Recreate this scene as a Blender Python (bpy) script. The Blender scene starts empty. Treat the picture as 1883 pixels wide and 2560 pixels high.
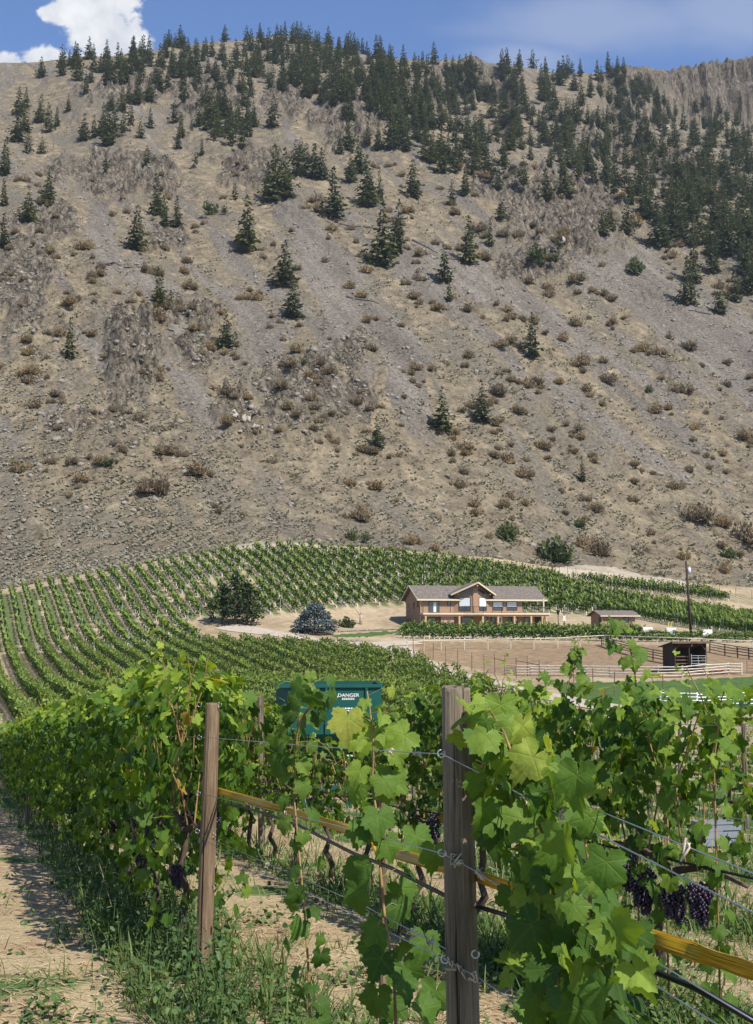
import bpy, math, random
import numpy as np
from mathutils import Vector, Matrix

SC = bpy.context.scene
rnd = random.Random(7)
RS = np.random.RandomState(11)

# ------------------------------------------------------------------ camera
F, CX, CY = 3000.0, 941.5, 1280.0          # focal length and centre in photo pixels
PITCH = math.atan(280.0 / F)
cp, sp = math.cos(PITCH), math.sin(PITCH)
cam = bpy.data.objects.new("camera", bpy.data.cameras.new("camera"))
SC.collection.objects.link(cam)
cam.location = (0, 0, 0)                    # eye level is z = 0
cam.rotation_euler = (math.pi / 2 + PITCH, 0, 0)
cam.data.sensor_fit = 'VERTICAL'
cam.data.sensor_height = 36.0
cam.data.sensor_width = 36.0
cam.data.lens = 36.0 * F / 2560.0
cam.data.clip_start = 0.1
cam.data.clip_end = 20000
SC.camera = cam

# ------------------------------------------------------------------ sun and sky
SUN_H = Vector((0.63, -0.777)).normalized()
SUN_EL = math.radians(48)
sun_dir = Vector((SUN_H.x * math.cos(SUN_EL), SUN_H.y * math.cos(SUN_EL), math.sin(SUN_EL)))
sl = bpy.data.lights.new("sun", 'SUN')
sl.energy = 5.0
sl.angle = math.radians(0.55)
sl.color = (1.0, 0.955, 0.88)
so = bpy.data.objects.new("sun", sl)
SC.collection.objects.link(so)
so.rotation_euler = (-sun_dir).to_track_quat('-Z', 'Y').to_euler()

world = bpy.data.worlds.new("World")
SC.world = world
world.use_nodes = True
nt = world.node_tree
nt.nodes.clear()


class NT:
    """tiny helper for node trees"""
    def __init__(s, tree):
        s.t = tree

    def n(s, typ, **kw):
        nd = s.t.nodes.new(typ)
        for k, v in kw.items():
            setattr(nd, k, v)
        return nd

    def put(s, sock, v):
        if v is None:
            return
        if isinstance(v, bpy.types.NodeSocket):
            s.t.links.new(v, sock)
        elif isinstance(v, bpy.types.Node):
            s.t.links.new(v.outputs[0], sock)
        else:
            if hasattr(sock, 'default_value'):
                try:
                    sock.default_value = v
                except Exception:
                    sock.default_value = (*v, 1.0)

    def math(s, op, a, b=None, c=None, clamp=False):
        nd = s.n('ShaderNodeMath', operation=op)
        nd.use_clamp = clamp
        for i, v in enumerate((a, b, c)):
            s.put(nd.inputs[i], v) if v is not None else None
        return nd.outputs[0]

    def mix(s, f, a, b, blend='MIX'):
        nd = s.n('ShaderNodeMix', data_type='RGBA', blend_type=blend)
        s.put(nd.inputs[0], f)
        for i, v in ((6, a), (7, b)):
            if isinstance(v, (tuple, list)):
                v = (*v[:3], 1.0)
            s.put(nd.inputs[i], v)
        return nd.outputs[2]

    def noise(s, vec, scale, detail=3.0, rough=0.55, dist=0.0, out='Fac'):
        nd = s.n('ShaderNodeTexNoise')
        s.put(nd.inputs['Vector'], vec)
        nd.inputs['Scale'].default_value = scale
        nd.inputs['Detail'].default_value = detail
        nd.inputs['Roughness'].default_value = rough
        nd.inputs['Distortion'].default_value = dist
        return nd.outputs[out]

    def voro(s, vec, scale, feature='F1', out='Distance'):
        nd = s.n('ShaderNodeTexVoronoi', feature=feature)
        s.put(nd.inputs['Vector'], vec)
        nd.inputs['Scale'].default_value = scale
        return nd.outputs[out]

    def ramp(s, f, stops):
        nd = s.n('ShaderNodeValToRGB')
        s.put(nd.inputs[0], f)
        el = nd.color_ramp.elements
        while len(el) < len(stops):
            el.new(0.5)
        for e, (p, c) in zip(el, stops):
            e.position = p
            e.color = (*c[:3], 1.0) if not isinstance(c, (int, float)) else (c, c, c, 1)
        return nd.outputs[0]

    def rng(s, f, a, b, lo=0.0, hi=1.0):
        nd = s.n('ShaderNodeMapRange')
        nd.interpolation_type = 'SMOOTHSTEP'
        s.put(nd.inputs[0], f)
        for i, v in enumerate((a, b, lo, hi)):
            nd.inputs[i + 1].default_value = v
        return nd.outputs[0]

    def mapv(s, vec, scale=(1, 1, 1), rot=(0, 0, 0), loc=(0, 0, 0)):
        nd = s.n('ShaderNodeMapping')
        s.put(nd.inputs[0], vec)
        nd.inputs['Scale'].default_value = scale
        nd.inputs['Rotation'].default_value = rot
        nd.inputs['Location'].default_value = loc
        return nd.outputs[0]

    def attr(s, name):
        return s.n('ShaderNodeAttribute', attribute_name=name).outputs['Fac']

    def objco(s):
        return s.n('ShaderNodeTexCoord').outputs['Object']

    def genco(s):
        return s.n('ShaderNodeTexCoord').outputs['Generated']

    def pos(s):
        return s.n('ShaderNodeNewGeometry').outputs['Position']


w = NT(nt)
sky = w.n('ShaderNodeTexSky', sky_type='NISHITA')
sky.sun_disc = False
sky.sun_elevation = SUN_EL
sky.sun_rotation = math.atan2(sun_dir.x, sun_dir.y)
sky.altitude = 400
sky.air_density = 1.0
sky.dust_density = 0.35
sky.ozone_density = 2.2
# clouds: one tall cumulus behind the left ridge, a low bank beside it, a thin veil on the right
dirv = w.n('ShaderNodeTexCoord').outputs['Generated']
sep = w.n('ShaderNodeSeparateXYZ')
w.put(sep.inputs[0], dirv)
ax = w.math('DIVIDE', sep.outputs[0], sep.outputs[1])      # tangent of azimuth
ez = w.math('DIVIDE', sep.outputs[2], sep.outputs[1])
front = w.rng(sep.outputs[1], 0.05, 0.15)
comb = w.n('ShaderNodeCombineXYZ')
w.put(comb.inputs[0], ax)
w.put(comb.inputs[1], ez)
cv = comb.outputs[0]


def blob(cx, cz, rx, rz):
    a = w.math('DIVIDE', w.math('SUBTRACT', ax, cx), rx)
    b = w.math('DIVIDE', w.math('SUBTRACT', ez, cz), rz)
    return w.math('SUBTRACT', 1.0, w.math('SQRT', w.math('ADD', w.math('MULTIPLY', a, a), w.math('MULTIPLY', b, b))))


def smax(*l):
    r = l[0]
    for v in l[1:]:
        r = w.math('SMOOTH_MAX', r, v, 0.15)
    return r


def skyxy(px, py):
    a = (px - CX) / F
    b = (CY - py) / F
    d = cp - b * sp
    return a / d, (sp + b * cp) / d


def blobpx(px, py, rpx, rpy):
    x, z = skyxy(px, py)
    return blob(x, z, rpx / F * 1.05, rpy / F * 1.2)


cum = smax(blobpx(235, -10, 125, 85), blobpx(255, 70, 100, 90), blobpx(290, 130, 105, 80), blobpx(150, 30, 60, 35),
           blobpx(330, 100, 50, 60), blobpx(110, 150, 70, 35), blobpx(10, 165, 70, 36), blobpx(200, -90, 150, 90))
nz = w.noise(cv, 42.0, 6.0, 0.62)
nz2 = w.noise(cv, 16.0, 3.0, 0.5)
dens = w.math('ADD', cum, w.math('ADD', w.math('MULTIPLY', w.math('SUBTRACT', nz, 0.5), 1.5),
                                 w.math('MULTIPLY', w.math('SUBTRACT', nz2, 0.5), 0.9)))
cmask = w.math('MULTIPLY', w.rng(dens, 0.05, 0.34), front)
veil = smax(blobpx(1500, 60, 420, 95), blobpx(1900, 40, 420, 120), blobpx(1300, 150, 200, 60))
vz = w.noise(w.mapv(cv, (6, 14, 1), (0, 0, 0.25)), 1.6, 4.0, 0.55)
vmask = w.math('MULTIPLY', w.math('MULTIPLY', w.rng(w.math('ADD', veil, w.math('MULTIPLY', w.math('SUBTRACT', vz, 0.5), 0.9)), -0.05, 0.75), 0.30), front)
ccol = w.ramp(w.math('ADD', w.math('MULTIPLY', nz, 0.55), w.math('MULTIPLY', nz2, 0.45)), [(0.36, (4.3, 4.6, 5.3)), (0.64, (6.7, 6.8, 6.9))])
skyc = w.mix(1.0, sky.outputs[0], (0.84, 0.98, 1.22), 'MULTIPLY')
c1 = w.mix(vmask, skyc, (5.0, 5.2, 5.6))
c2 = w.mix(cmask, c1, ccol)
bg = w.n('ShaderNodeBackground')
w.put(bg.inputs[0], c2)
bg.inputs[1].default_value = 0.10
out = w.n('ShaderNodeOutputWorld')
nt.links.new(bg.outputs[0], out.inputs[0])

SC.render.engine = 'CYCLES'
SC.view_settings.view_transform = 'Standard'
SC.view_settings.look = 'None'
SC.view_settings.exposure = 0.50
SC.view_settings.gamma = 1.0
SC.cycles.max_bounces = 6
SC.cycles.transparent_max_bounces = 6

# ------------------------------------------------------------------ projection helpers
def proj(P):
    P = np.asarray(P, float)
    X, Y, Z = P[..., 0], P[..., 1], P[..., 2]
    zc = np.maximum(Y * cp + Z * sp, 1e-3)
    yc = -Y * sp + Z * cp
    return CX + F * X / zc, CY - F * yc / zc


def at(px, py, Y):
    a = (px - CX) / F
    b = (CY - py) / F
    d = cp - b * sp
    return np.array([a * Y / d, Y, (sp + b * cp) * Y / d])


def zat(py, Y):
    b = (CY - py) / F
    return (sp + b * cp) / (cp - b * sp) * Y


# ------------------------------------------------------------------ numpy noise
def _h(ix, iy, seed):
    n = (ix.astype(np.int64) * 374761393 + iy.astype(np.int64) * 668265263 + seed * 144665) & 0xffffffff
    n = ((n ^ (n >> 13)) * 1274126177) & 0xffffffff
    n = (n ^ (n >> 16)) & 0xffffffff
    return n.astype(np.float64) / 4294967295.0


def perlin(x, y, seed=0):
    x = np.asarray(x, float)
    y = np.asarray(y, float)
    x0 = np.floor(x)
    y0 = np.floor(y)
    fx, fy = x - x0, y - y0
    ux = fx * fx * fx * (fx * (fx * 6 - 15) + 10)
    uy = fy * fy * fy * (fy * (fy * 6 - 15) + 10)

    def g(dx, dy):
        a = _h(x0 + dx, y0 + dy, seed) * 2 * np.pi
        return np.cos(a) * (fx - dx) + np.sin(a) * (fy - dy)
    a = g(0, 0) * (1 - ux) + g(1, 0) * ux
    b = g(0, 1) * (1 - ux) + g(1, 1) * ux
    return (a * (1 - uy) + b * uy) * 1.5


def fbm(x, y, oct=4, seed=0, gain=0.5):
    s = 0
    a = 1.0
    for i in range(oct):
        s = s + a * perlin(x * 2 ** i, y * 2 ** i, seed + i * 17)
        a *= gain
    return s


def ridged(x, y, oct=4, seed=0):
    s = 0
    a = 1.0
    for i in range(oct):
        s = s + a * (1 - 2 * np.abs(perlin(x * 2 ** i, y * 2 ** i, seed + i * 31)))
        a *= 0.55
    return s


def sstep(a, b, x):
    t = np.clip((x - a) / (b - a), 0, 1)
    return t * t * (3 - 2 * t)


def inpoly(px, py, poly):
    px = np.asarray(px, float)
    py = np.asarray(py, float)
    r = np.zeros(px.shape, bool)
    n = len(poly)
    for i in range(n):
        x1, y1 = poly[i]
        x2, y2 = poly[(i + 1) % n]
        c = (y1 > py) != (y2 > py)
        with np.errstate(divide='ignore', invalid='ignore'):
            xi = (x2 - x1) * (py - y1) / (y2 - y1 + 1e-12) + x1
        r ^= c & (px < xi)
    return r


def polyd(px, py, line):
    """distance in photo px to a polyline"""
    d = np.full(np.shape(px), 1e9)
    for (x1, y1), (x2, y2) in zip(line[:-1], line[1:]):
        L2 = (x2 - x1) ** 2 + (y2 - y1) ** 2
        t = np.clip(((px - x1) * (x2 - x1) + (py - y1) * (y2 - y1)) / L2, 0, 1)
        d = np.minimum(d, np.hypot(px - x1 - t * (x2 - x1), py - y1 - t * (y2 - y1)))
    return d


# ------------------------------------------------------------------ terrain height
#        px    house line      vineyard top    mountain foot   ridge py   valley py at 118 m and 150 m
COL = [(-900, (165, 1640), (215, 1530), (228, 1525), 200, 1745, 1680),
       (-300, (168, 1637), (222, 1505), (236, 1500), 175, 1742, 1676),
       (0,    (173, 1631), (230, 1482), (246, 1474), 158, 1740, 1672),
       (240,  (178, 1618), (240, 1443), (251, 1432), 146, 1738, 1668),
       (480,  (182, 1598), (250, 1398), (261, 1388), 112, 1738, 1662),
       (700,  (190, 1575), (262, 1371), (275, 1358), 96, 1738, 1655),
       (950,  (203, 1573), (270, 1385), (286, 1370), 150, 1738, 1668),
       (1200, (205, 1573), (275, 1412), (296, 1392), 160, 1742, 1688),
       (1450, (205, 1574), (277, 1465), (310, 1425), 188, 1745, 1675),
       (1700, (200, 1578), (266, 1519), (320, 1455), 180, 1748, 1660),
       (1883, (200, 1588), (260, 1548), (326, 1470), 150, 1750, 1660),
       (2300, (200, 1600), (258, 1570), (330, 1485), 150, 1752, 1664),
       (2900, (200, 1610), (256, 1580), (330, 1490), 190, 1752, 1668)]
SLOPE = 0.65
CU, CYK, CZK, CRIDGE = [], [], [], []
for (px, h, v, m, rg, v118, v150) in COL:
    u = (px - CX) / F
    z8 = zat(m[1], m[0])
    er = zat(rg, 1.0)
    Yr = (SLOPE * m[0] - z8) / (SLOPE - er)
    ks = [(-60, -1.3), (0, -2.0), (35, -4.95), (65, -7.0), (118, zat(v118, 118)), (150, zat(v150, 150)),
          (h[0], zat(h[1], h[0])), (v[0], zat(v[1], v[0])), (m[0], z8)]
    for t in (0.12, 0.3, 0.65, 0.93):
        Y = m[0] + (Yr - m[0]) * t
        sag = -6 * math.sin(min(t, 0.4) / 0.4 * math.pi)      # slightly gentler foot
        ks.append((Y, z8 + SLOPE * (Y - m[0]) + sag))
    ks.append((Yr, er * Yr - 2))
    ks.append((Yr + 120, er * Yr - 40))
    ks.append((Yr + 900, er * Yr - 260))
    CU.append(u)
    CYK.append([k[0] for k in ks])
    CZK.append([k[1] for k in ks])
    CRIDGE.append(Yr)
CU, CYK, CZK, CRIDGE = map(np.array, (CU, CYK, CZK, CRIDGE))
NK = CYK.shape[1]
ALPHA = math.radians(24)
ca, sa = math.cos(ALPHA), math.sin(ALPHA)


def colw(u):
    u = np.clip(u, CU[0], CU[-1])
    i = np.clip(np.searchsorted(CU, u, side='right') - 1, 0, len(CU) - 2)
    t = (u - CU[i]) / (CU[i + 1] - CU[i])
    return i, t * t * (3 - 2 * t) * 0.5 + t * 0.5


def knots(u):
    i, t = colw(u)
    t = t[:, None]
    return CYK[i] * (1 - t) + CYK[i + 1] * t, CZK[i] * (1 - t) + CZK[i + 1] * t


def base_z(X, Y):
    X = np.asarray(X, float).ravel()
    Y = np.asarray(Y, float).ravel()
    u = X / np.maximum(Y, 3.0)
    yk, zk = knots(u)
    h = np.diff(yk, axis=1)
    dl = np.diff(zk, axis=1) / h
    d = np.zeros_like(yk)
    w1 = 2 * h[:, 1:] + h[:, :-1]
    w2 = h[:, 1:] + 2 * h[:, :-1]
    same = dl[:, :-1] * dl[:, 1:] > 0
    with np.errstate(divide='ignore', invalid='ignore'):
        hm = (w1 + w2) / (w1 / dl[:, :-1] + w2 / dl[:, 1:])
    d[:, 1:-1] = np.where(same, np.nan_to_num(hm), 0)
    d[:, 0] = dl[:, 0]
    d[:, -1] = dl[:, -1]
    k = np.clip((Y[:, None] >= yk).sum(1) - 1, 0, NK - 2)
    r = np.arange(len(Y))
    hh = h[r, k]
    t = np.clip((Y - yk[r, k]) / hh, 0, 1)
    z = ((1 + 2 * t) * (1 - t) ** 2 * zk[r, k] + t * (1 - t) ** 2 * hh * d[r, k] +
         t * t * (3 - 2 * t) * zk[r, k + 1] + t * t * (t - 1) * hh * d[r, k + 1])
    return z, yk[:, 8], yk[:, 13]


# rock outcrops in photo px: centre, radii, height of the relief in metres
OUTC = [(325, 890, 95, 150, 3.4), (490, 790, 75, 55, 2.6), (600, 1040, 75, 75, 3.6), (790, 1010, 190, 150, 1.9),
        (340, 235, 150, 45, 4.0), (520, 235, 110, 70, 3.5), (1010, 240, 130, 70, 4.0), (1180, 195, 130, 50, 3.0),
        (1400, 540, 190, 140, 3.6), (1330, 660, 120, 60, 2.2), (1545, 330, 110, 80, 4.5), (700, 1010, 60, 40, 1.6), (420, 770, 50, 60, 2.2), (880, 880, 70, 60, 1.2), (1250, 470, 90, 60, 3.0), (120, 560, 100, 60, 2.0), (420, 590, 70, 40, 1.6), (720, 250, 80, 50, 3.5), (1700, 420, 90, 60, 3.0), (1580, 215, 110, 62, 3.0), (1800, 215, 170, 95, 3.0),
        (300, 440, 200, 70, 2.8), (880, 300, 120, 90, 4.0), (640, 420, 120, 60, 3.0), (230, 1120, 190, 130, 1.5), (480, 880, 60, 80, 1.5),
        (60, 700, 90, 160, 1.3), (560, 1200, 170, 60, 1.0), (100, 1330, 150, 90, 1.0)]
SCREE = [([(700, 470), (800, 640), (870, 830), (900, 930)], 42), ([(470, 960), (545, 1130), (730, 1270), (880, 1380)], 46),
         ([(1500, 640), (1690, 770), (1883, 930), (2050, 1050)], 85), ([(1010, 980), (1090, 1160), (1150, 1350)], 50),
         ([(1060, 620), (1180, 720), (1300, 760)], 26), ([(250, 520), (262, 660)], 30), ([(1380, 960), (1600, 1130), (1883, 1300)], 26),
         ([(0, 1440), (260, 1400)], 50), ([(-40, 1230), (150, 1310), (330, 1370)], 60), ([(0, 1060), (90, 1180)], 30), ([(900, 1300), (1200, 1360)], 40), ([(1240, 700), (1500, 880), (1700, 1010)], 24), ([(420, 700), (455, 900)], 22)]


def G(X, Y, parts=False):
    sh = np.shape(X)
    X = np.asarray(X, float).ravel()
    Y = np.asarray(Y, float).ravel()
    z, y8, yr = base_z(X, Y)
    s = X * ca + Y * sa
    t = -X * sa + Y * ca
    m = sstep(8, 120, Y - y8)
    m2 = sstep(30, 300, Y - y8)
    rk = 1 - 0.75 * sstep(0.72, 1.0, (Y - y8) / (yr - y8))
    und = perlin(s / 47 + 0.35 * perlin(s / 90, t / 90, 5), t / 300, 1) * 7.5 * m * (0.5 + 0.5 * m2) + perlin(s / 150, t / 420, 2) * 14 * m2
    und = und + perlin(s / 16, t / 70, 3) * 1.5 * m + fbm(s / 9, t / 11, 3, 4) * 0.6 * m + np.maximum(ridged(s / 6.5, t / 8.5, 3, 7) - 0.55, 0) * 1.25 * m * sstep(-0.15, 0.35, fbm(s / 42, t / 60, 2, 6))
    z = z + und * rk
    # rock walls under the crest
    uu_ = X / np.maximum(Y, 3.0)
    for u0, u1, hc, back_ in ((0.197, 0.262, 40.0, 40.0), (0.262, 0.40, 62.0, 30.0), (0.055, 0.118, 24.0, 60.0)):
        wv_ = perlin(s / 60, s * 0 + hc, 33) * 0.012
        wc = sstep(u0 - 0.008, u0 + 0.008, uu_ + wv_) * (1 - sstep(u1 - 0.008, u1 + 0.008, uu_ + wv_))
        yc_ = yr - back_ + 34 * perlin(s / 42, s * 0 + 3.3, 34) + 26 * np.abs(perlin(s / 17, s * 0 + 1.7, 35)) + 9 * perlin(s / 8, z / 12, 36) + 4 * perlin(s / 3.5, z / 5, 37)
        q_ = Y - yc_
        led = 0.55 * sstep(-16, -4, q_) + 0.45 * sstep(2, 14, q_)
        z = z - hc * wc * (1 - led) * sstep(-330, -70, q_)
    z = z + fbm(X / 1.3, Y / 1.3, 3, 9) * 0.028 * (1 - sstep(20, 60, Y)) + fbm(X / 23, Y / 23, 2, 8) * 0.12 * sstep(50, 110, Y) * (1 - m)
    px, py = proj(np.stack([X, Y, z], -1))
    rock = np.zeros_like(z)
    hgt = np.zeros_like(z)
    wob = fbm(px / 55, py / 55, 3, 40) * 0.35
    for (cx, cy, rx, ry, hh) in OUTC:
        q = 1 - np.hypot((px - cx) / rx, (py - cy) / ry) + wob
        f = sstep(0.0, 0.45, q)
        rock = np.maximum(rock, f)
        hgt = np.maximum(hgt, f * hh)
    rock *= m
    hgt *= m
    sel = hgt > 0.01
    if sel.any():
        ss, tt = s[sel], t[sel]
        r1 = ridged(ss / 11 + 0.4 * perlin(tt / 14, ss / 20, 21), tt / 17, 4, 22)
        r2 = np.abs(perlin(ss / 4.2, tt / 6.5, 23))
        big = sstep(4.5, 7.0, hgt[sel])
        r3 = 0.55 * np.abs(perlin(ss / 30, tt / 90, 24)) + 0.35 * np.abs(perlin(ss / 11, tt / 60, 25)) + 0.15 * r2 + 0.1
        z[sel] = z[sel] + hgt[sel] * 1.5 * ((0.65 * r1 + 1.1 * r2 - 0.2) * (1 - big) + r3 * 0.75 * big)
    if parts:
        scree = np.zeros_like(z)
        wv = fbm(px / 40, py / 40, 3, 50) * 18
        for line, wd in SCREE:
            scree = np.maximum(scree, 1 - sstep(wd * 0.55, wd * 1.25, polyd(px, py, line) + wv))
        st = fbm(s / 13 + perlin(s / 60, t / 80, 60) * 1.2, t / 170, 4, 61)
        scree = np.clip(scree + sstep(0.12, 0.42, st) * 0.85, 0, 1) * (1 - rock)
        return z.reshape(sh), rock.reshape(sh), (scree * m).reshape(sh), px.reshape(sh), py.reshape(sh), m.reshape(sh)
    return z.reshape(sh)


def g1(x, y):
    return float(G(np.array([x]), np.array([y]))[0])


def hit(px, py, y0=3.0, y1=1500.0, n=520):
    """ground points under photo pixels (first crossing along each ray)"""
    px = np.atleast_1d(np.asarray(px, float))
    py = np.atleast_1d(np.asarray(py, float))
    a = (px - CX) / F
    b = (CY - py) / F
    d = cp - b * sp
    ux, uz = a / d, (sp + b * cp) / d
    ys = np.geomspace(y0, y1, n)
    out = np.full((len(px), 3), np.nan)
    for c in range(0, len(px), 300):
        sl_ = slice(c, c + 300)
        U = ux[sl_][:, None] * ys
        Z = uz[sl_][:, None] * ys
        Yv = np.broadcast_to(ys, U.shape)
        D = Z - G(U, Yv)
        neg = D < 0
        has = neg.any(1)
        k = np.clip(np.argmax(neg, 1), 1, n - 1)
        r = np.arange(len(k))
        t = D[r, k - 1] / (D[r, k - 1] - D[r, k] + 1e-9)
        Y = ys[k - 1] + (ys[k] - ys[k - 1]) * np.clip(t, 0, 1)
        P = np.stack([ux[sl_] * Y, Y, uz[sl_] * Y], -1)
        P[:, 2] = G(P[:, 0], P[:, 1])
        P[~has] = np.nan
        out[sl_] = P
    return out


# ------------------------------------------------------------------ object helpers
def tag(o, label=None, cat=None, group=None, kind=None):
    for k, v in (('label', label), ('category', cat), ('group', group), ('kind', kind)):
        if v:
            o[k] = v
    return o


def mesh(name, V, Fs, mats, smooth=False, attrs=None, mi=None):
    """V (N,3); Fs: array (M,k) or list of such arrays; attrs {name: per-vertex floats}; mi: material index per face"""
    me = bpy.data.meshes.new(name)
    V = np.asarray(V, np.float32).reshape(-1, 3)
    if isinstance(Fs, np.ndarray):
        Fs = [Fs]
    Fs = [np.asarray(f, np.int32) for f in Fs if len(f)]
    lv = np.concatenate([f.ravel() for f in Fs])
    lt = np.concatenate([np.full(len(f), f.shape[1], np.int32) for f in Fs])
    ls = np.concatenate([[0], np.cumsum(lt)[:-1]]).astype(np.int32)
    me.vertices.add(len(V))
    me.vertices.foreach_set('co', V.ravel())
    me.loops.add(len(lv))
    me.loops.foreach_set('vertex_index', lv)
    me.polygons.add(len(lt))
    me.polygons.foreach_set('loop_start', ls)
    if smooth:
        me.polygons.foreach_set('use_smooth', np.ones(len(lt), bool))
    if not isinstance(mats, (list, tuple)):
        mats = [mats]
    for m_ in mats:
        me.materials.append(m_)
    if mi is not None:
        me.polygons.foreach_set('material_index', np.asarray(mi, np.int32))
    for k, v in (attrs or {}).items():
        a = me.attributes.new(k, 'FLOAT', 'POINT')
        a.data.foreach_set('value', np.asarray(v, np.float32))
    me.update(calc_edges=True)
    return me


def obj(name, data, parent=None, loc=None, rotz=None, scale=None):
    o = bpy.data.objects.new(name, data)
    SC.collection.objects.link(o)
    if parent is not None:
        o.parent = parent
    if loc is not None:
        o.location = tuple(float(v) for v in loc)
    if rotz is not None:
        o.rotation_euler = (0, 0, rotz)
    if scale is not None:
        o.scale = (scale, scale, scale) if isinstance(scale, (int, float)) else tuple(scale)
    return o


def empty(name, loc, rotz=0.0):
    return obj(name, None, loc=loc, rotz=rotz)


def dup(root, loc, rotz, scale=1.0):
    """copy of a thing with copies of its parts and sub-parts"""
    def cpy(o, par):
        c = o.copy()
        SC.collection.objects.link(c)
        c.parent = par
        for ch in o.children:
            cpy(ch, c)
        return c
    c = cpy(root, None)
    c.location = tuple(float(v) for v in loc)
    c.rotation_euler = (0, 0, rotz)
    c.scale = (scale, scale, scale) if isinstance(scale, (int, float)) else tuple(scale)
    return c


class MB:
    """collects boxes, tubes and prisms into one mesh"""
    def __init__(s):
        s.V, s.Q, s.T, s.P = [], [], [], []
        s.n = 0

    def add(s, V, F):
        V = np.asarray(V, float)
        for f in F:
            s.P.append(tuple(int(i) + s.n for i in f))
        s.V.append(V)
        s.n += len(V)
        return s

    def box(s, x0, x1, y0, y1, z0, z1, M=None):
        V = np.array([(x, y, z) for z in (z0, z1) for y in (y0, y1) for x in (x0, x1)], float)
        if M is not None:
            V = V @ np.array(M.to_3x3()).T + np.array(M.translation)
        return s.add(V, [(0, 2, 3, 1), (4, 5, 7, 6), (0, 1, 5, 4), (2, 6, 7, 3), (0, 4, 6, 2), (1, 3, 7, 5)])

    def tube(s, pts, rad, n=8, caps=True):
        pts = [Vector(p) for p in pts]
        if not hasattr(rad, '__len__'):
            rad = [rad] * len(pts)
        V, Fc = [], []
        up = None
        for i, p in enumerate(pts):
            d = (pts[min(i + 1, len(pts) - 1)] - pts[max(i - 1, 0)])
            d = d.normalized() if d.length > 1e-9 else Vector((0, 0, 1))
            if up is None:
                up = d.orthogonal().normalized()
            up = (up - d * up.dot(d))
            up = up.normalized() if up.length > 1e-6 else d.orthogonal().normalized()
            b = d.cross(up)
            for j in range(n):
                a = 2 * math.pi * j / n
                V.append(p + (up * math.cos(a) + b * math.sin(a)) * rad[i])
        for i in range(len(pts) - 1):
            for j in range(n):
                k = (j + 1) % n
                Fc.append((i * n + j, i * n + k, (i + 1) * n + k, (i + 1) * n + j))
        if caps:
            Fc.append(tuple(range(n - 1, -1, -1)))
            Fc.append(tuple(range((len(pts) - 1) * n, len(pts) * n)))
        return s.add([tuple(v) for v in V], Fc)

    def prism(s, poly, d0, d1, axis='y'):
        """polygon in the two other axes, extruded along axis"""
        n = len(poly)
        mk = {'y': lambda a, b, c: (a, c, b), 'x': lambda a, b, c: (c, a, b), 'z': lambda a, b, c: (a, b, c)}[axis]
        V = [mk(a, b, d0) for a, b in poly] + [mk(a, b, d1) for a, b in poly]
        Fc = [tuple(range(n)), tuple(range(2 * n - 1, n - 1, -1))]
        for i in range(n):
            j = (i + 1) % n
            Fc.append((j, i, n + i, n + j))
        return s.add(V, Fc)

    def hexa(s, A, B):
        """two quads of 4 corners each joined to a solid"""
        return s.add(list(A) + list(B), [(3, 2, 1, 0), (4, 5, 6, 7), (0, 1, 5, 4), (1, 2, 6, 5), (2, 3, 7, 6), (3, 0, 4, 7)])

    def data(s, name, mat, smooth=False):
        me = bpy.data.meshes.new(name)
        me.from_pydata(np.concatenate(s.V).tolist(), [], s.P)
        me.materials.append(mat)
        if smooth:
            me.polygons.foreach_set('use_smooth', np.ones(len(me.polygons), bool))
        me.update()
        return me

    def build(s, name, mat, parent=None, smooth=False, **kw):
        return obj(name, s.data(name, mat, smooth), parent, **kw)


# ------------------------------------------------------------------ materials
def material(name, fn):
    m = bpy.data.materials.new(name)
    m.use_nodes = True
    t = NT(m.node_tree)
    b = m.node_tree.nodes['Principled BSDF']
    b.inputs['Specular IOR Level'].default_value = 0.25
    fn(t, b)
    return m


def plain(name, col, rough=0.7, var=0.12, scale=6.0, metal=0.0, bump=0.0, stretch=(1, 1, 1)):
    def fn(t, b):
        v = t.mapv(t.objco(), stretch)
        n = t.noise(v, scale, 4, 0.6)
        lo = tuple(max(0, c * (1 - var * 2)) for c in col)
        hi = tuple(min(1, c * (1 + var * 2)) for c in col)
        t.put(b.inputs['Base Color'], t.ramp(n, [(0.3, lo), (0.7, hi)]))
        b.inputs['Roughness'].default_value = rough
        b.inputs['Metallic'].default_value = metal
        if bump:
            bp = t.n('ShaderNodeBump')
            bp.inputs['Strength'].default_value = bump
            t.put(bp.inputs['Height'], n)
            t.put(b.inputs['Normal'], bp.outputs[0])
    return material(name, fn)


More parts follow.
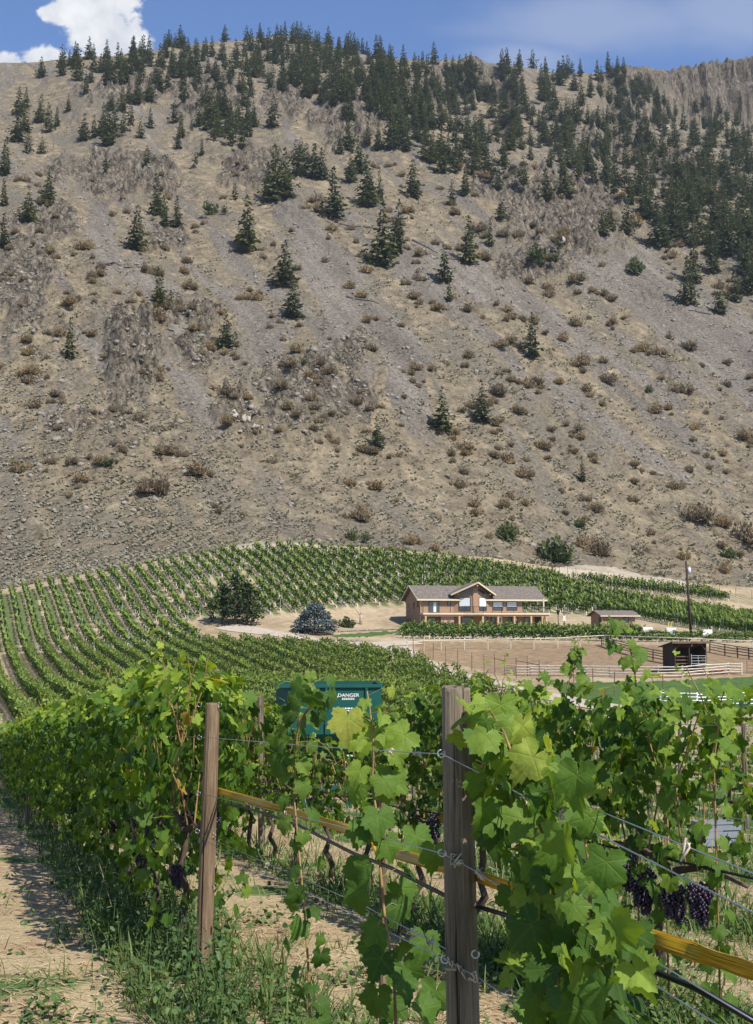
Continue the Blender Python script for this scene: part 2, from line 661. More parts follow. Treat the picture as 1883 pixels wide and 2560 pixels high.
def leafmat(name, dark, mid, light, trans=0.3, rough=0.5, spec=0.3, vein=False, tcol=(1.25, 1.2, 0.5), dry=None):
    def fn(t, b):
        c = t.ramp(t.attr('tint'), [(0.0, dark), (0.5, mid), (1.0, light)] if not dry else [(0.0, dark), (0.48, mid), (0.93, light), (0.985, dry)])
        if vein:
            v = t.math('POWER', t.attr('vein'), 5.0)
            c = t.mix(t.math('MULTIPLY', v, 0.22), c, light)
            n = t.noise(t.objco(), 60.0, 3)
            c = t.mix(t.math('MULTIPLY', t.rng(n, 0.35, 0.7), 0.35), c, t.mix(0.5, c, dark))
            n5 = t.noise(t.objco(), 22.0, 4, 0.6)
            bp = t.n('ShaderNodeBump')
            bp.inputs['Strength'].default_value = 0.5
            bp.inputs['Distance'].default_value = 0.012
            t.put(bp.inputs['Height'], t.math('ADD', n5, t.math('MULTIPLY', v, -0.25)))
            t.put(b.inputs['Normal'], bp.outputs[0])
        oi = t.n('ShaderNodeObjectInfo').outputs['Random']
        c = t.mix(1.0, c, t.ramp(oi, [(0.0, (0.78, 0.80, 0.86)), (0.5, (1.0, 1.0, 1.0)), (1.0, (1.22, 1.14, 0.95))]), 'MULTIPLY')
        t.put(b.inputs['Base Color'], c)
        b.inputs['Roughness'].default_value = rough
        b.inputs['Specular IOR Level'].default_value = spec
        tr = t.n('ShaderNodeBsdfTranslucent')
        t.put(tr.inputs[0], t.mix(1.0, c, tcol, 'MULTIPLY'))
        mx = t.n('ShaderNodeMixShader')
        mx.inputs[0].default_value = trans
        t.put(mx.inputs[1], b.outputs[0])
        t.put(mx.inputs[2], tr.outputs[0])
        t.put(t.t.nodes['Material Output'].inputs[0], mx.outputs[0])
    return material(name, fn)
# ------------------------------------------------------------------ plots, in photo pixels on the ground
HILL = [(-500, 1645), (-500, 1512), (0, 1487), (240, 1447), (480, 1403), (560, 1385), (700, 1376), (950, 1389), (1200, 1416), (1382, 1446), (1511, 1487),
        (1640, 1510), (1721, 1523), (1883, 1549), (2300, 1575), (2300, 1608), (1883, 1592), (1700, 1570), (1600, 1548), (1480, 1538), (1400, 1535), (1200, 1530),
        (1010, 1513), (860, 1520), (750, 1533), (680, 1537), (560, 1541), (500, 1543), (462, 1562), (528, 1604), (460, 1616), (300, 1624), (40, 1631)]
STRIP = [(1375, 1440), (1440, 1452), (1600, 1466), (1883, 1489), (2300, 1515), (2300, 1540), (1883, 1512), (1700, 1493), (1520, 1474)]
MID = [(-500, 1652), (40, 1636), (300, 1630), (460, 1622), (540, 1614), (700, 1622), (860, 1632), (1000, 1652), (1120, 1692), (1240, 1740), (1330, 1800), (1400, 1900), (-500, 1900)]
ARENA = [(1030, 1603), (1300, 1606), (1883, 1618), (2000, 1690), (1480, 1692), (1300, 1690), (1240, 1684), (1060, 1645)]
LAWN = [(1400, 1706), (1650, 1702), (1900, 1690), (2100, 1700), (2100, 1800), (1560, 1766), (1400, 1735)]
PALE = [(1375, 1420), (1450, 1412), (1540, 1418), (1600, 1436), (1700, 1450), (1760, 1470), (1720, 1474), (1600, 1464), (1440, 1448)]
TRACK = [(300, 1440), (450, 1402), (560, 1368), (650, 1352), (760, 1356), (880, 1378), (1000, 1388), (700, 1374), (560, 1384), (480, 1402), (240, 1450)]
GREENBIT = [(820, 1588), (900, 1582), (1000, 1576), (1010, 1582), (930, 1592), (840, 1594)]


def ground_mat():
    def fn(t, b):
        P = t.objco()
        n1 = t.noise(P, 0.9, 6, 0.62)
        n2 = t.noise(P, 7.0, 5, 0.65)
        n3 = t.noise(P, 34.0, 4, 0.7)
        n4 = t.noise(P, 0.13, 4, 0.6)
        soil = t.ramp(n2, [(0.25, (0.19, 0.122, 0.07)), (0.5, (0.33, 0.228, 0.135)), (0.75, (0.47, 0.35, 0.215))])
        straw = t.ramp(n3, [(0.3, (0.22, 0.16, 0.085)), (0.55, (0.42, 0.33, 0.19)), (0.8, (0.56, 0.46, 0.29))])
        tan = t.mix(t.rng(n1, 0.38, 0.62), soil, straw)
        far = t.ramp(t.math('ADD', t.math('MULTIPLY', n1, 0.5), t.math('MULTIPLY', n4, 0.5)),
                     [(0.35, (0.21, 0.155, 0.095)), (0.5, (0.33, 0.255, 0.16)), (0.65, (0.43, 0.34, 0.215))])
        tan = t.mix(t.attr('far'), tan, far)
        green = t.ramp(t.math('ADD', t.math('MULTIPLY', n2, 0.5), t.math('MULTIPLY', n1, 0.5)),
                       [(0.35, (0.035, 0.075, 0.018)), (0.55, (0.075, 0.125, 0.034)), (0.72, (0.16, 0.175, 0.065))])
        gn = t.rng(t.math('ADD', t.attr('green'), t.math('MULTIPLY', t.math('SUBTRACT', n1, 0.5), 1.1)), 0.42, 0.66)
        c = t.mix(gn, tan, green)
        # alleys of mown grass between the rows of the hill plot
        r = t.mapv(P, (1, 1, 1), (0, 0, ROWANG))
        sx = t.n('ShaderNodeSeparateXYZ')
        t.put(sx.inputs[0], r)
        ph = t.math('ABSOLUTE', t.math('SUBTRACT', t.math('FRACT', t.math('DIVIDE', t.math('SUBTRACT', sx.outputs[0], ROWOFF), 2.4)), 0.5))
        al = t.rng(t.math('ADD', ph, t.math('MULTIPLY', t.math('SUBTRACT', t.noise(P, 0.55, 4, 0.65), 0.5), 0.5)), 0.36, 0.16)
        al = t.math('MULTIPLY', al, t.attr('band'))
        c = t.mix(t.math('MULTIPLY', al, 0.9), c, t.ramp(n1, [(0.35, (0.05, 0.095, 0.03)), (0.7, (0.13, 0.155, 0.055))]))
        dirt = t.ramp(t.math('ADD', t.math('MULTIPLY', n1, 0.6), t.math('MULTIPLY', n2, 0.4)), [(0.35, (0.155, 0.105, 0.062)), (0.5, (0.235, 0.165, 0.098)), (0.66, (0.34, 0.245, 0.14))])
        c = t.mix(t.attr('dirt'), c, dirt)
        c = t.mix(t.math('MULTIPLY', t.attr('pale'), 0.85), c, t.ramp(n1, [(0.3, (0.33, 0.275, 0.205)), (0.7, (0.48, 0.41, 0.315))]))
        t.put(b.inputs['Base Color'], c)
        b.inputs['Roughness'].default_value = 0.95
        b.inputs['Specular IOR Level'].default_value = 0.1
        bp = t.n('ShaderNodeBump')
        bp.inputs['Strength'].default_value = 0.7
        bp.inputs['Distance'].default_value = 0.05
        t.put(bp.inputs['Height'], t.math('ADD', n2, t.math('MULTIPLY', n3, 0.4)))
        t.put(b.inputs['Normal'], bp.outputs[0])
    return material('ground', fn)


def mountain_mat():
    def fn(t, b):
        P = t.objco()
        rot = t.mapv(P, (1, 1, 1), (0, 0, -ALPHA))
        st = t.mapv(rot, (1, 0.16, 0.16))
        n0 = t.noise(P, 0.022, 4, 0.6)
        n1 = t.noise(P, 0.16, 6, 0.68)
        n2 = t.noise(P, 0.9, 5, 0.7)
        n3 = t.noise(st, 0.11, 5, 0.6)
        v = t.voro(P, 0.55)
        v2 = t.voro(P, 1.3)
        grass = t.ramp(t.math('ADD', t.math('MULTIPLY', n1, 0.6), t.math('MULTIPLY', n2, 0.4)),
                       [(0.35, (0.058, 0.047, 0.033)), (0.45, (0.140, 0.113, 0.076)), (0.55, (0.222, 0.179, 0.117)), (0.69, (0.40, 0.32, 0.205))])
        ero = t.ramp(n2, [(0.32, (0.075, 0.065, 0.050)), (0.68, (0.205, 0.175, 0.132))])
        c = t.mix(t.rng(t.math('ADD', t.math('MULTIPLY', n3, 0.7), t.math('MULTIPLY', n0, 0.3)), 0.46, 0.60), grass, ero)
        scr = t.ramp(t.math('ADD', t.math('MULTIPLY', n2, 0.65), t.math('MULTIPLY', n3, 0.35)),
                     [(0.36, (0.068, 0.058, 0.047)), (0.5, (0.142, 0.122, 0.098)), (0.64, (0.25, 0.218, 0.178))])
        scr = t.mix(t.rng(v2, 0.16, 0.08), scr, (0.42, 0.39, 0.35))
        sm = t.rng(t.math('ADD', t.attr('scree'), t.math('MULTIPLY', t.math('SUBTRACT', n1, 0.5), 0.7)), 0.38, 0.64)
        c = t.mix(sm, c, scr)
        rk = t.ramp(t.noise(t.mapv(rot, (1.0, 0.45, 0.35)), 0.42, 7, 0.74), [(0.34, (0.046, 0.038, 0.029)), (0.48, (0.122, 0.101, 0.075)), (0.61, (0.215, 0.180, 0.135)), (0.77, (0.39, 0.335, 0.255))])
        wp = t.mapv(rot, (1.0, 0.5, 0.4))
        k1 = t.math('ABSOLUTE', t.math('SUBTRACT', t.noise(wp, 0.16, 5, 0.6, 0.8), 0.5))
        k2 = t.math('ABSOLUTE', t.math('SUBTRACT', t.noise(wp, 0.5, 4, 0.6, 0.6), 0.5))
        crk = t.math('MULTIPLY', t.rng(k1, 0.0, 0.035, 0.30, 1.0), t.rng(k2, 0.0, 0.03, 0.55, 1.0))
        cc = t.n('ShaderNodeCombineXYZ')
        for q_ in range(3):
            t.put(cc.inputs[q_], crk)
        rk = t.mix(1.0, rk, cc.outputs[0], 'MULTIPLY')
        rm = t.rng(t.math('ADD', t.attr('rock'), t.math('MULTIPLY', t.math('SUBTRACT', n1, 0.5), 1.6)), 0.40, 0.72)
        c = t.mix(rm, c, rk)
        c = t.mix(t.math('MULTIPLY', t.attr('pale'), 0.85), c, t.ramp(n1, [(0.3, (0.33, 0.275, 0.205)), (0.7, (0.48, 0.41, 0.315))]))
        t.put(b.inputs['Base Color'], c)
        b.inputs['Roughness'].default_value = 0.95
        b.inputs['Specular IOR Level'].default_value = 0.08
        bp = t.n('ShaderNodeBump')
        bp.inputs['Strength'].default_value = 0.85
        bp.inputs['Distance'].default_value = 1.1
        hgt = t.math('ADD', t.math('MULTIPLY', n1, 1.5), t.math('ADD', t.math('MULTIPLY', n2, 0.8), t.math('MULTIPLY', v, 0.35)))
        t.put(bp.inputs['Height'], hgt)
        t.put(b.inputs['Normal'], bp.outputs[0])
    return material('mountain', fn)


# vineyard row frame: along D, across NN; row L passes P0
TH = math.radians(19.06)
D = np.array([-math.sin(TH), math.cos(TH)])
NN = np.array([math.cos(TH), math.sin(TH)])
P0 = np.array([0.30, 4.2])
ROWANG = -TH
ROWOFF = float(P0 @ NN)


def row(k, s):
    p = P0 + NN * 2.4 * k + D * s
    return p[0], p[1]


def grid_faces(nr, nc):
    i = np.arange(nr - 1)[:, None] * nc + np.arange(nc - 1)
    i = i.ravel()
    return np.stack([i, i + 1, i + nc + 1, i + nc], 1)


def soft(px, py, poly, w=5.0):
    """polygon mask with a slightly ragged, soft edge"""
    jx = fbm(px / 16, py / 9, 2, 71) * w
    jy = fbm(px / 16, py / 9, 2, 72) * w * 0.5
    acc = 0
    for dx, dy in ((0, 0), (w * 0.6, 0), (-w * 0.6, 0), (0, w * 0.3), (0, -w * 0.3)):
        acc = acc + inpoly(px + jx + dx, py + jy + dy, poly).astype(float)
    return acc / 5


ucol = np.concatenate([np.linspace(-0.62, -0.345, 50)[:-1], np.linspace(-0.345, 0.345, 620), np.linspace(0.345, 0.62, 50)[1:]])
nc = len(ucol)
Yf = np.full(nc, 280.0)
for _ in range(5):
    uu = ucol * (Yf + 12) / Yf
    Yf = knots(uu)[0][:, 8]
# near ground and valley floor
nr = 520
tt_ = np.linspace(0, 1, nr)[:, None]
Yg = 4.0 * ((Yf + 12) / 4.0)[None, :] ** tt_ - 12
Xg = ucol[None, :] * (Yg + 12)
Zg = G(Xg, Yg)
gpx, gpy = proj(np.stack([Xg, Yg, Zg], -1))
farw = sstep(28, 75, Yg)
band = np.maximum(soft(gpx, gpy, HILL, 3), soft(gpx, gpy, STRIP, 3) * 0.6) * (Yg > 120)
green = np.where(Yg < 70, 0.42 + 0.5 * fbm(Xg / 2.2, Yg / 2.2, 3, 80) - 0.12 * sstep(3, 12, Yg), 0.0)
u_ = (Xg - P0[0]) * NN[0] + (Yg - P0[1]) * NN[1]
k_ = u_ / 2.4
dk = np.abs(k_ - np.round(k_))
green = np.where(Yg < 70, green + np.where(dk < 0.22, 0.25, -0.08), green)
green = np.where((Yg < 70) & (k_ > 2.0), green + 0.22, green)
green = np.maximum(green, soft(gpx, gpy, MID, 3) * 0.36 * (Yg > 50))
green = np.maximum(green, soft(gpx, gpy, LAWN, 5) * 0.95 * (Yg > 70))
green = np.maximum(green, soft(gpx, gpy, GREENBIT, 4) * 0.9 * (Yg > 150))
green = np.maximum(green, 0.45 * inpoly(gpx, gpy, [(1250, 1740), (2100, 1770), (2100, 1900), (1250, 1900)]) * (Yg > 60))
green = np.maximum(green, 0.40 * inpoly(gpx, gpy, [(1690, 1600), (2000, 1610), (2000, 1660), (1700, 1655)]) * (Yg > 100))
dirt = soft(gpx, gpy, ARENA, 5) * (Yg > 110)
pale = np.maximum(soft(gpx, gpy, PALE, 4), 0.75 * soft(gpx, gpy, TRACK, 4)) * (Yg > 200)
mg = mesh('ground', np.stack([Xg, Yg, Zg], -1), grid_faces(nr, nc), ground_mat(), True,
          {'far': farw.ravel(), 'band': band.ravel(), 'green': np.clip(green, 0, 1).ravel(), 'dirt': dirt.ravel(), 'pale': pale.ravel()})
tag(obj('ground', mg), kind='structure')

# mountain
nr = 640
Xe, Ye = ucol * (Yf + 12), Yf
z8 = G(Xe, Ye)
Yr = np.full(nc, 1000.0)
for _ in range(6):
    Yr = knots(ucol * (Yr + 12) / Yr)[0][:, 13]
e8 = z8 / Yf
er = base_z(ucol * (Yr + 12), Yr)[0] / Yr
te = e8[None, :] + (er - e8)[None, :] * (1 - (1 - np.linspace(0, 1, nr)) ** 1.45)[:, None]
Ssl = (er * Yr - z8) / (Yr - Yf)
Ym = (Ssl * Yf - z8)[None, :] / (Ssl[None, :] - te)
Ym[0] = Yf
back = Yr[None, :] + np.array([15, 40, 90, 200, 500, 900])[:, None]
Ym = np.concatenate([Ym, back], 0)
Xm = ucol[None, :] * (Ym + 12)
Zm, rock, scree, mpx, mpy, _m = G(Xm, Ym, True)
mpale = np.maximum(soft(mpx, mpy, PALE, 4), 0.75 * soft(mpx, mpy, TRACK, 4))
mm = mesh('mountain', np.stack([Xm, Ym, Zm], -1), grid_faces(len(Ym), nc), mountain_mat(), False,
          {'rock': rock.ravel(), 'scree': scree.ravel(), 'pale': mpale.ravel()})
tag(obj('mountain', mm), kind='structure')


def strip(name, line, width, mat, lift=0.07):
    P = hit([p[0] for p in line], [p[1] for p in line])
    pts = []
    for i in range(len(P) - 1):
        n = max(2, int(np.hypot(*(P[i + 1] - P[i])[:2]) / 1.5))
        for j in range(n):
            q = P[i] + (P[i + 1] - P[i]) * j / n
            pts.append(q[:2])
    pts.append(P[-1][:2])
    pts = np.array(pts)
    for _ in range(6):
        pts[1:-1] = (pts[:-2] + 2 * pts[1:-1] + pts[2:]) / 4
    d = np.gradient(pts, axis=0)
    d /= np.linalg.norm(d, axis=1)[:, None]
    nrm = np.stack([-d[:, 1], d[:, 0]], 1)
    wj = width * (1 + 0.12 * np.sin(np.arange(len(pts)) * 0.7))
    rows = [pts + nrm * (wj * f)[:, None] for f in (-0.5, -0.25, 0, 0.25, 0.5)]
    V = np.stack(rows, 1)
    Z = G(V[..., 0], V[..., 1]) + lift
    V = np.concatenate([V, Z[..., None]], -1)
    return tag(obj(name, mesh(name, V, grid_faces(len(pts), 5), mat, True)), kind='structure')


M_GRAVEL = plain('gravel', (0.40, 0.335, 0.265), 0.95, 0.10, 1.2)
strip('driveway', [(560, 1566), (640, 1577), (720, 1590), (790, 1603), (880, 1611), (960, 1611), (1040, 1606)], 4.6, M_GRAVEL)
strip('gravel_road', [(985, 1616), (1030, 1648), (1100, 1676), (1190, 1700), (1290, 1724), (1400, 1748), (1520, 1770), (1660, 1790)], 4.2, M_GRAVEL)

# ------------------------------------------------------------------ scattering helpers
def frames(n, tip):
    n = n / np.maximum(np.linalg.norm(n, axis=-1, keepdims=True), 1e-9)
    tip = tip - (tip * n).sum(-1, keepdims=True) * n
    tip = tip / np.maximum(np.linalg.norm(tip, axis=-1, keepdims=True), 1e-9)
    return np.cross(tip, n), tip, n


def place(T, Fc, P, n, tip, size):
    """many copies of a small template (x across, y along, z normal) as one vertex/face array"""
    x, y, z = frames(n, tip)
    size = np.broadcast_to(np.asarray(size, float), (len(P),))
    V = P[:, None, :] + size[:, None, None] * (T[None, :, 0:1] * x[:, None, :] + T[None, :, 1:2] * y[:, None, :] + T[None, :, 2:3] * z[:, None, :])
    Fa = (np.asarray(Fc)[None] + (np.arange(len(P)) * len(T))[:, None, None]).reshape(-1, np.asarray(Fc).shape[1])
    return V.reshape(-1, 3), Fa


def tile(T, Fc, loc, ang, scale, tint=None, dt=None):
    """merge transformed copies of a template mesh: returns V, F(list per template face array), tint"""
    c, s_ = np.cos(ang), np.sin(ang)
    sc_ = np.asarray(scale, float)
    if sc_.ndim == 1:
        sc_ = np.stack([sc_] * 3, 1)
    q = T[None] * sc_[:, None, :]
    V = np.stack([q[..., 0] * c[:, None] - q[..., 1] * s_[:, None], q[..., 0] * s_[:, None] + q[..., 1] * c[:, None], q[..., 2]], -1) + loc[:, None, :]
    Fa = (Fc[None] + (np.arange(len(loc)) * len(T))[:, None, None]).reshape(-1, Fc.shape[1])
    ti = None
    if tint is not None:
        ti = np.broadcast_to(tint[None], (len(loc), len(T)))
        if dt is not None:
            ti = np.clip(ti + dt[:, None], 0, 1)
        ti = ti.ravel()
    return V.reshape(-1, 3), Fa, ti


QUAD = np.array([(-0.5, 0, 0), (0.5, 0, 0), (0.42, 0.95, -0.12), (-0.42, 0.95, -0.12)])
SPRAY = np.array([(0, 0, 0), (0.34, 0.34, -0.05), (0.26, 0.86, -0.16), (0, 1.0, -0.24), (-0.26, 0.86, -0.16), (-0.34, 0.34, -0.05)])
SPRAYF = np.array([(0, 1, 2, 3), (0, 3, 4, 5)])
LANCE = np.array([(-0.12, 0, 0), (0.12, 0, 0), (0.0, 1.0, 0)])
LANCEF = np.array([(0, 1, 2)])

M_CONIFER = leafmat('conifer_needles', (0.050, 0.062, 0.032), (0.095, 0.115, 0.056), (0.17, 0.185, 0.09), 0.25, 0.75, 0.15, tcol=(1, 1.05, 0.6))
M_SPRUCE = leafmat('blue_spruce_needles', (0.045, 0.064, 0.062), (0.105, 0.138, 0.132), (0.27, 0.32, 0.305), 0.1, 0.7, 0.2, tcol=(0.9, 1.0, 1.0))
M_PINE = leafmat('pine_needles', (0.013, 0.028, 0.010), (0.028, 0.052, 0.018), (0.065, 0.095, 0.034), 0.08, 0.75, 0.15, tcol=(1, 1.05, 0.6))
M_BARK = plain('bark', (0.10, 0.075, 0.055), 0.9, 0.2, 3.0, bump=0.5, stretch=(1, 1, 0.2))
M_DEAD = plain('dead_wood', (0.13, 0.11, 0.095), 0.9, 0.2, 2.0)
M_SHRUB = leafmat('dry_shrub', (0.16, 0.122, 0.076), (0.25, 0.193, 0.120), (0.34, 0.265, 0.17), 0.3, 0.9, 0.05, tcol=(1, 0.95, 0.7))
M_SHRUBG = leafmat('green_shrub', (0.04, 0.055, 0.022), (0.075, 0.095, 0.035), (0.13, 0.15, 0.055), 0.15, 0.8, 0.1)
M_SAGE = leafmat('sagebrush', (0.14, 0.128, 0.094), (0.23, 0.213, 0.158), (0.33, 0.305, 0.225), 0.2, 0.9, 0.05)


def conifer_mesh(seed, H=15.0, R=2.7, base=0.05, dens=1.0, taper=0.85, spray=1.45):
    r = np.random.RandomState(seed)
    P, Nm, Tp, S, Ti = [], [], [], [], []
    nl = int(30 * dens)
    for i in range(nl):
        z = base + (1 - base) * (i + r.uniform(0, 0.9)) / nl
        L0 = R * ((1 - z) ** taper) * (0.72 + 0.28 * math.sin(i * 1.7 + seed)) + 0.10
        if z < base + 0.12:
            L0 *= 0.55 + 0.45 * (z - base) / 0.12
        L0 *= (1 + 0.18 * r.normal())
        nb = int(5 + 5 * (1 - z))
        a0 = r.uniform(0, 6.28)
        for b in range(nb):
            if r.rand() < 0.17:
                continue
            a = a0 + b * 6.283 / nb + r.normal(0, 0.25)
            L = L0 * r.uniform(0.45, 1.3)
            dr = r.uniform(-0.05, 0.35)
            ns = max(1, int(L / 0.6))
            bt = r.uniform(-0.12, 0.12)
            for q in range(ns):
                f = (q + 0.7) / (ns + 0.3)
                rr = L * f
                P.append((math.cos(a) * rr, math.sin(a) * rr, z * H - dr * rr + 0.25 * f * f * L * 0.4))
                aa = a + r.normal(0, 0.75)
                Tp.append((math.cos(aa), math.sin(aa), r.uniform(-0.65, 0.15)))
                Nm.append((r.normal(0, 0.4), r.normal(0, 0.4), 1))
                S.append(spray * r.uniform(0.65, 1.15) * (0.55 + 0.45 * (1 - z)))
                Ti.append(np.clip(0.42 + bt + r.normal(0, 0.2), 0, 1))
    for q in range(4):
        P.append((0, 0, H * (0.955 + 0.01 * q)))
        a = r.uniform(0, 6.28)
        Tp.append((math.cos(a) * 0.4, math.sin(a) * 0.4, 1))
        Nm.append((math.cos(a), math.sin(a), 0.2))
        S.append(0.8)
        Ti.append(0.5)
    V, Fc = place(SPRAY, SPRAYF, np.array(P, float), np.array(Nm, float), np.array(Tp, float), np.array(S))
    return V, Fc, np.repeat(np.array(Ti), len(SPRAY))


def trunk_mb(H, r0, r1, n=7, lean=0.0):
    return MB().tube([(0, 0, -0.6), (lean * 0.3, 0, H * 0.35), (lean * 0.7, 0, H * 0.7), (lean, 0, H)], [r0, r0 * 0.75, r0 * 0.45, r1], n)


CON = []
for i, (R, bs, tp, de) in enumerate([(3.7, 0.03, 0.85, 1.1), (4.3, 0.04, 0.75, 1.2), (3.2, 0.03, 0.9, 1.1), (4.0, 0.07, 0.62, 1.0), (3.0, 0.04, 0.8, 1.1), (4.9, 0.03, 0.85, 1.25), (3.4, 0.10, 0.55, 0.95), (3.6, 0.22, 0.42, 0.8), (3.0, 0.3, 0.38, 0.6), (4.6, 0.08, 0.6, 0.8)]):
    V, Fc, ti = conifer_mesh(100 + i, 15, R, bs, de, tp)
    CON.append((V, Fc, ti, mesh('conifer_crown', V, Fc, M_CONIFER, False, {'tint': ti})))
TRUNK_ME = trunk_mb(14.2, 0.22, 0.04).data('conifer_trunk', M_BARK, True)

# ------------------------------------------------------------------ conifers on the mountain
S_ = 1883 / 1652.0          # the lists below were read in a 1652 px wide view: (x, base y, top y)
LONE = [(970, 945, 847, 'lone conifer on the dry lower slope left of the wider one with forked trunks'),
        (1057, 925, 832, 'broad round topped conifer with forked trunk on the dry lower slope'),
        (830, 985, 912, 'small slim conifer standing low on the slope left of the two big ones'),
        (1170, 785, 685, 'lone pointed conifer in the middle of the dry slope right of centre'),
        (985, 660, 605, 'small ragged conifer with bare stem just below the slim mid slope conifer'),
        (977, 620, 528, 'slim conifer at mid slope left of the grey rock outcrop'),
        (1028, 580, 470, 'tall thin conifer at the lower left edge of the grey rock outcrop'),
        (838, 584, 440, 'tallest conifer of the pair standing at mid slope in the picture centre'),
        (868, 556, 432, 'slimmer right hand conifer of the tall pair at mid slope'),
        (643, 697, 612, 'spreading conifer directly below the dense oval one on the left slope'),
        (625, 625, 525, 'dense oval conifer directly above the spreading one on the left slope'),
        (497, 765, 680, 'bushy conifer beside the lower rock knob on the left slope'),
        (153, 788, 695, 'narrow dark conifer low on the far left slope'),
        (350, 672, 585, 'conifer on top of the lower left rock knob'),
        (297, 548, 445, 'lone conifer beside the grey scree patch on the left slope'),
        (540, 555, 425, 'conifer with dead spike above its top on the left slope'),
        (345, 472, 378, 'tall conifer above the two leaning ones on the left slope'),
        (362, 499, 425, 'left of the two sparse conifers above the scree patch'),
        (388, 497, 427, 'right of the two sparse conifers above the scree patch'),
        (1510, 667, 560, 'lowest tall conifer in the line on the right slope'),
        (1520, 620, 510, 'conifer just above the lowest tall one on the right slope'),
        (1580, 688, 612, 'conifer on the bare ground beside the big scree fan at right'),
        (1612, 662, 580, 'conifer behind the one beside the big scree fan'),
        (1565, 598, 520, 'sparse conifer above the scree fan near the right rim'),
        (1278, 1055, 1003, 'short dark conifer alone near the foot of the slope above the house'),
        (735, 477, 362, 'slim conifer at the head of the scree chute left of centre'),
        (605, 442, 312, 'tall conifer at the left end of the cluster on the rock shoulder'),
        (627, 432, 322, 'second conifer of the cluster on the rock shoulder'),
        (585, 437, 352, 'lower conifer at the left foot of the rock shoulder cluster'),
        (905, 434, 345, 'pyramid shaped conifer above the tall mid slope pair'),
        (103, 452, 362, 'wide dense conifer at the far left of the middle slope'),
        (62, 486, 405, 'conifer below and left of the wide dense one at far left'),
        (10, 542, 465, 'conifer cut by the left picture edge at mid slope'),
        (1640, 642, 560, 'conifer at the right picture edge above the scree fan')]
OTHER = [(10, 452, 385), (38, 312, 232), (62, 337, 280), (92, 337, 295), (125, 277, 230), (10, 385, 300), (238, 320, 205), (225, 300, 220), (285, 290, 220), (330, 282, 232), (383, 270, 215), (420, 293, 262),
         (322, 366, 316), (232, 380, 332), (268, 300, 240), (480, 300, 220), (505, 320, 240), (530, 325, 260), (545, 300, 240), (470, 310, 250), (443, 340, 300), (595, 280, 205), (515, 440, 395), (430, 370, 320),
         (805, 452, 305), (790, 380, 300), (650, 385, 300), (672, 388, 310), (690, 392, 310), (708, 394, 320), (660, 350, 300), (835, 440, 370), (815, 455, 380), (765, 330, 255), (745, 340, 285), (770, 400, 330),
         (1450, 542, 430), (1480, 522, 430), (1525, 512, 420), (1375, 515, 430), (1340, 505, 440), (1398, 592, 555), (1600, 560, 470), (1640, 540, 430), (1645, 452, 380), (1075, 540, 480), (1020, 430, 360), (990, 450, 390), (1100, 480, 420),
         (860, 330, 235), (880, 320, 250), (930, 350, 280), (970, 380, 300), (1000, 350, 290), (1060, 340, 280), (1150, 420, 340), (1200, 440, 360), (1240, 430, 340), (1165, 580, 530), (1225, 560, 500), (1325, 520, 450), (1560, 470, 380), (1420, 480, 400), (1500, 480, 400), (1550, 560, 500)]
LONE_XY = [(a * S_, b * S_, c * S_, l) for a, b, c, l in LONE]
cand = [(a * S_, b * S_, (b - c) * S_) for a, b, c in OTHER]
FOREST = [([(70, 168), (130, 140), (300, 112), (370, 92), (440, 88), (520, 92), (600, 82), (700, 92), (720, 160), (640, 200), (540, 215), (440, 200), (350, 200), (200, 185), (90, 182)], 150, 7.5),
          ([(560, 84), (700, 86), (850, 130), (960, 138), (1010, 162), (1000, 300), (900, 290), (800, 250), (700, 230), (620, 180)], 185, 9),
          ([(960, 150), (1100, 140), (1200, 150), (1360, 150), (1420, 200), (1490, 240), (1660, 270), (1660, 420), (1540, 470), (1400, 440), (1260, 400), (1120, 330), (990, 290)], 330, 9.5),
          ([(1380, 430), (1660, 400), (1660, 640), (1560, 560), (1450, 520), (1380, 480)], 60, 10),
          ([(720, 240), (1000, 290), (1120, 350), (1100, 420), (960, 370), (850, 340), (740, 300)], 34, 14),
          ([(0, 215), (180, 190), (440, 215), (560, 240), (500, 330), (300, 330), (0, 330)], 26, 16),
          ([(430, 210), (560, 215), (560, 300), (440, 290)], 16, 12)]
pts_all = [(a, b) for a, b, _ in cand] + [(a, b) for a, b, _, _ in LONE_XY]
for poly, cnt, dmin in FOREST:
    poly = [(x * S_, y * S_) for x, y in poly]
    xs, ys = [p[0] for p in poly], [p[1] for p in poly]
    tries = 0
    got = 0
    while got < cnt and tries < 14000:
        tries += 1
        x, y = rnd.uniform(min(xs), max(xs)), rnd.uniform(min(ys), max(ys))
        if not inpoly(np.array([x]), np.array([y]), poly)[0]:
            continue
        if perlin(np.array([x / 70]), np.array([y / 45]), 90)[0] < -0.75 + 0.6 * rnd.random():
            continue
        if any(abs(px_ - x) < dmin and abs(py_ - y) < dmin * 0.9 for px_, py_ in pts_all):
            continue
        pts_all.append((x, y))
        cand.append((x, y, None))
        got += 1
CX_ = np.array([c[0] for c in cand])
CY_ = np.array([c[1] for c in cand])
HP = hit(CX_, CY_, 150, 1700, 700)
trees = []
for (x, y, hpx), P in zip(cand, HP):
    if np.isnan(P[0]):
        # stands on the skyline: put it on the crest under that pixel column
        Yc = float(np.interp((x - CX) / F, CU, CRIDGE)) - 5
        X0 = at(x, y, Yc)[0]
        P = np.array([X0, Yc, g1(X0, Yc)])
    h = hpx / F * P[1] * 1.02 if hpx else rnd.uniform(12, 21) * (1 if P[1] < 900 else 1.05)
    trees.append((P, min(h, 27), x, y))
LP = hit([a for a, *_ in LONE_XY], [b for _, b, *_ in LONE_XY], 150, 1500, 900)


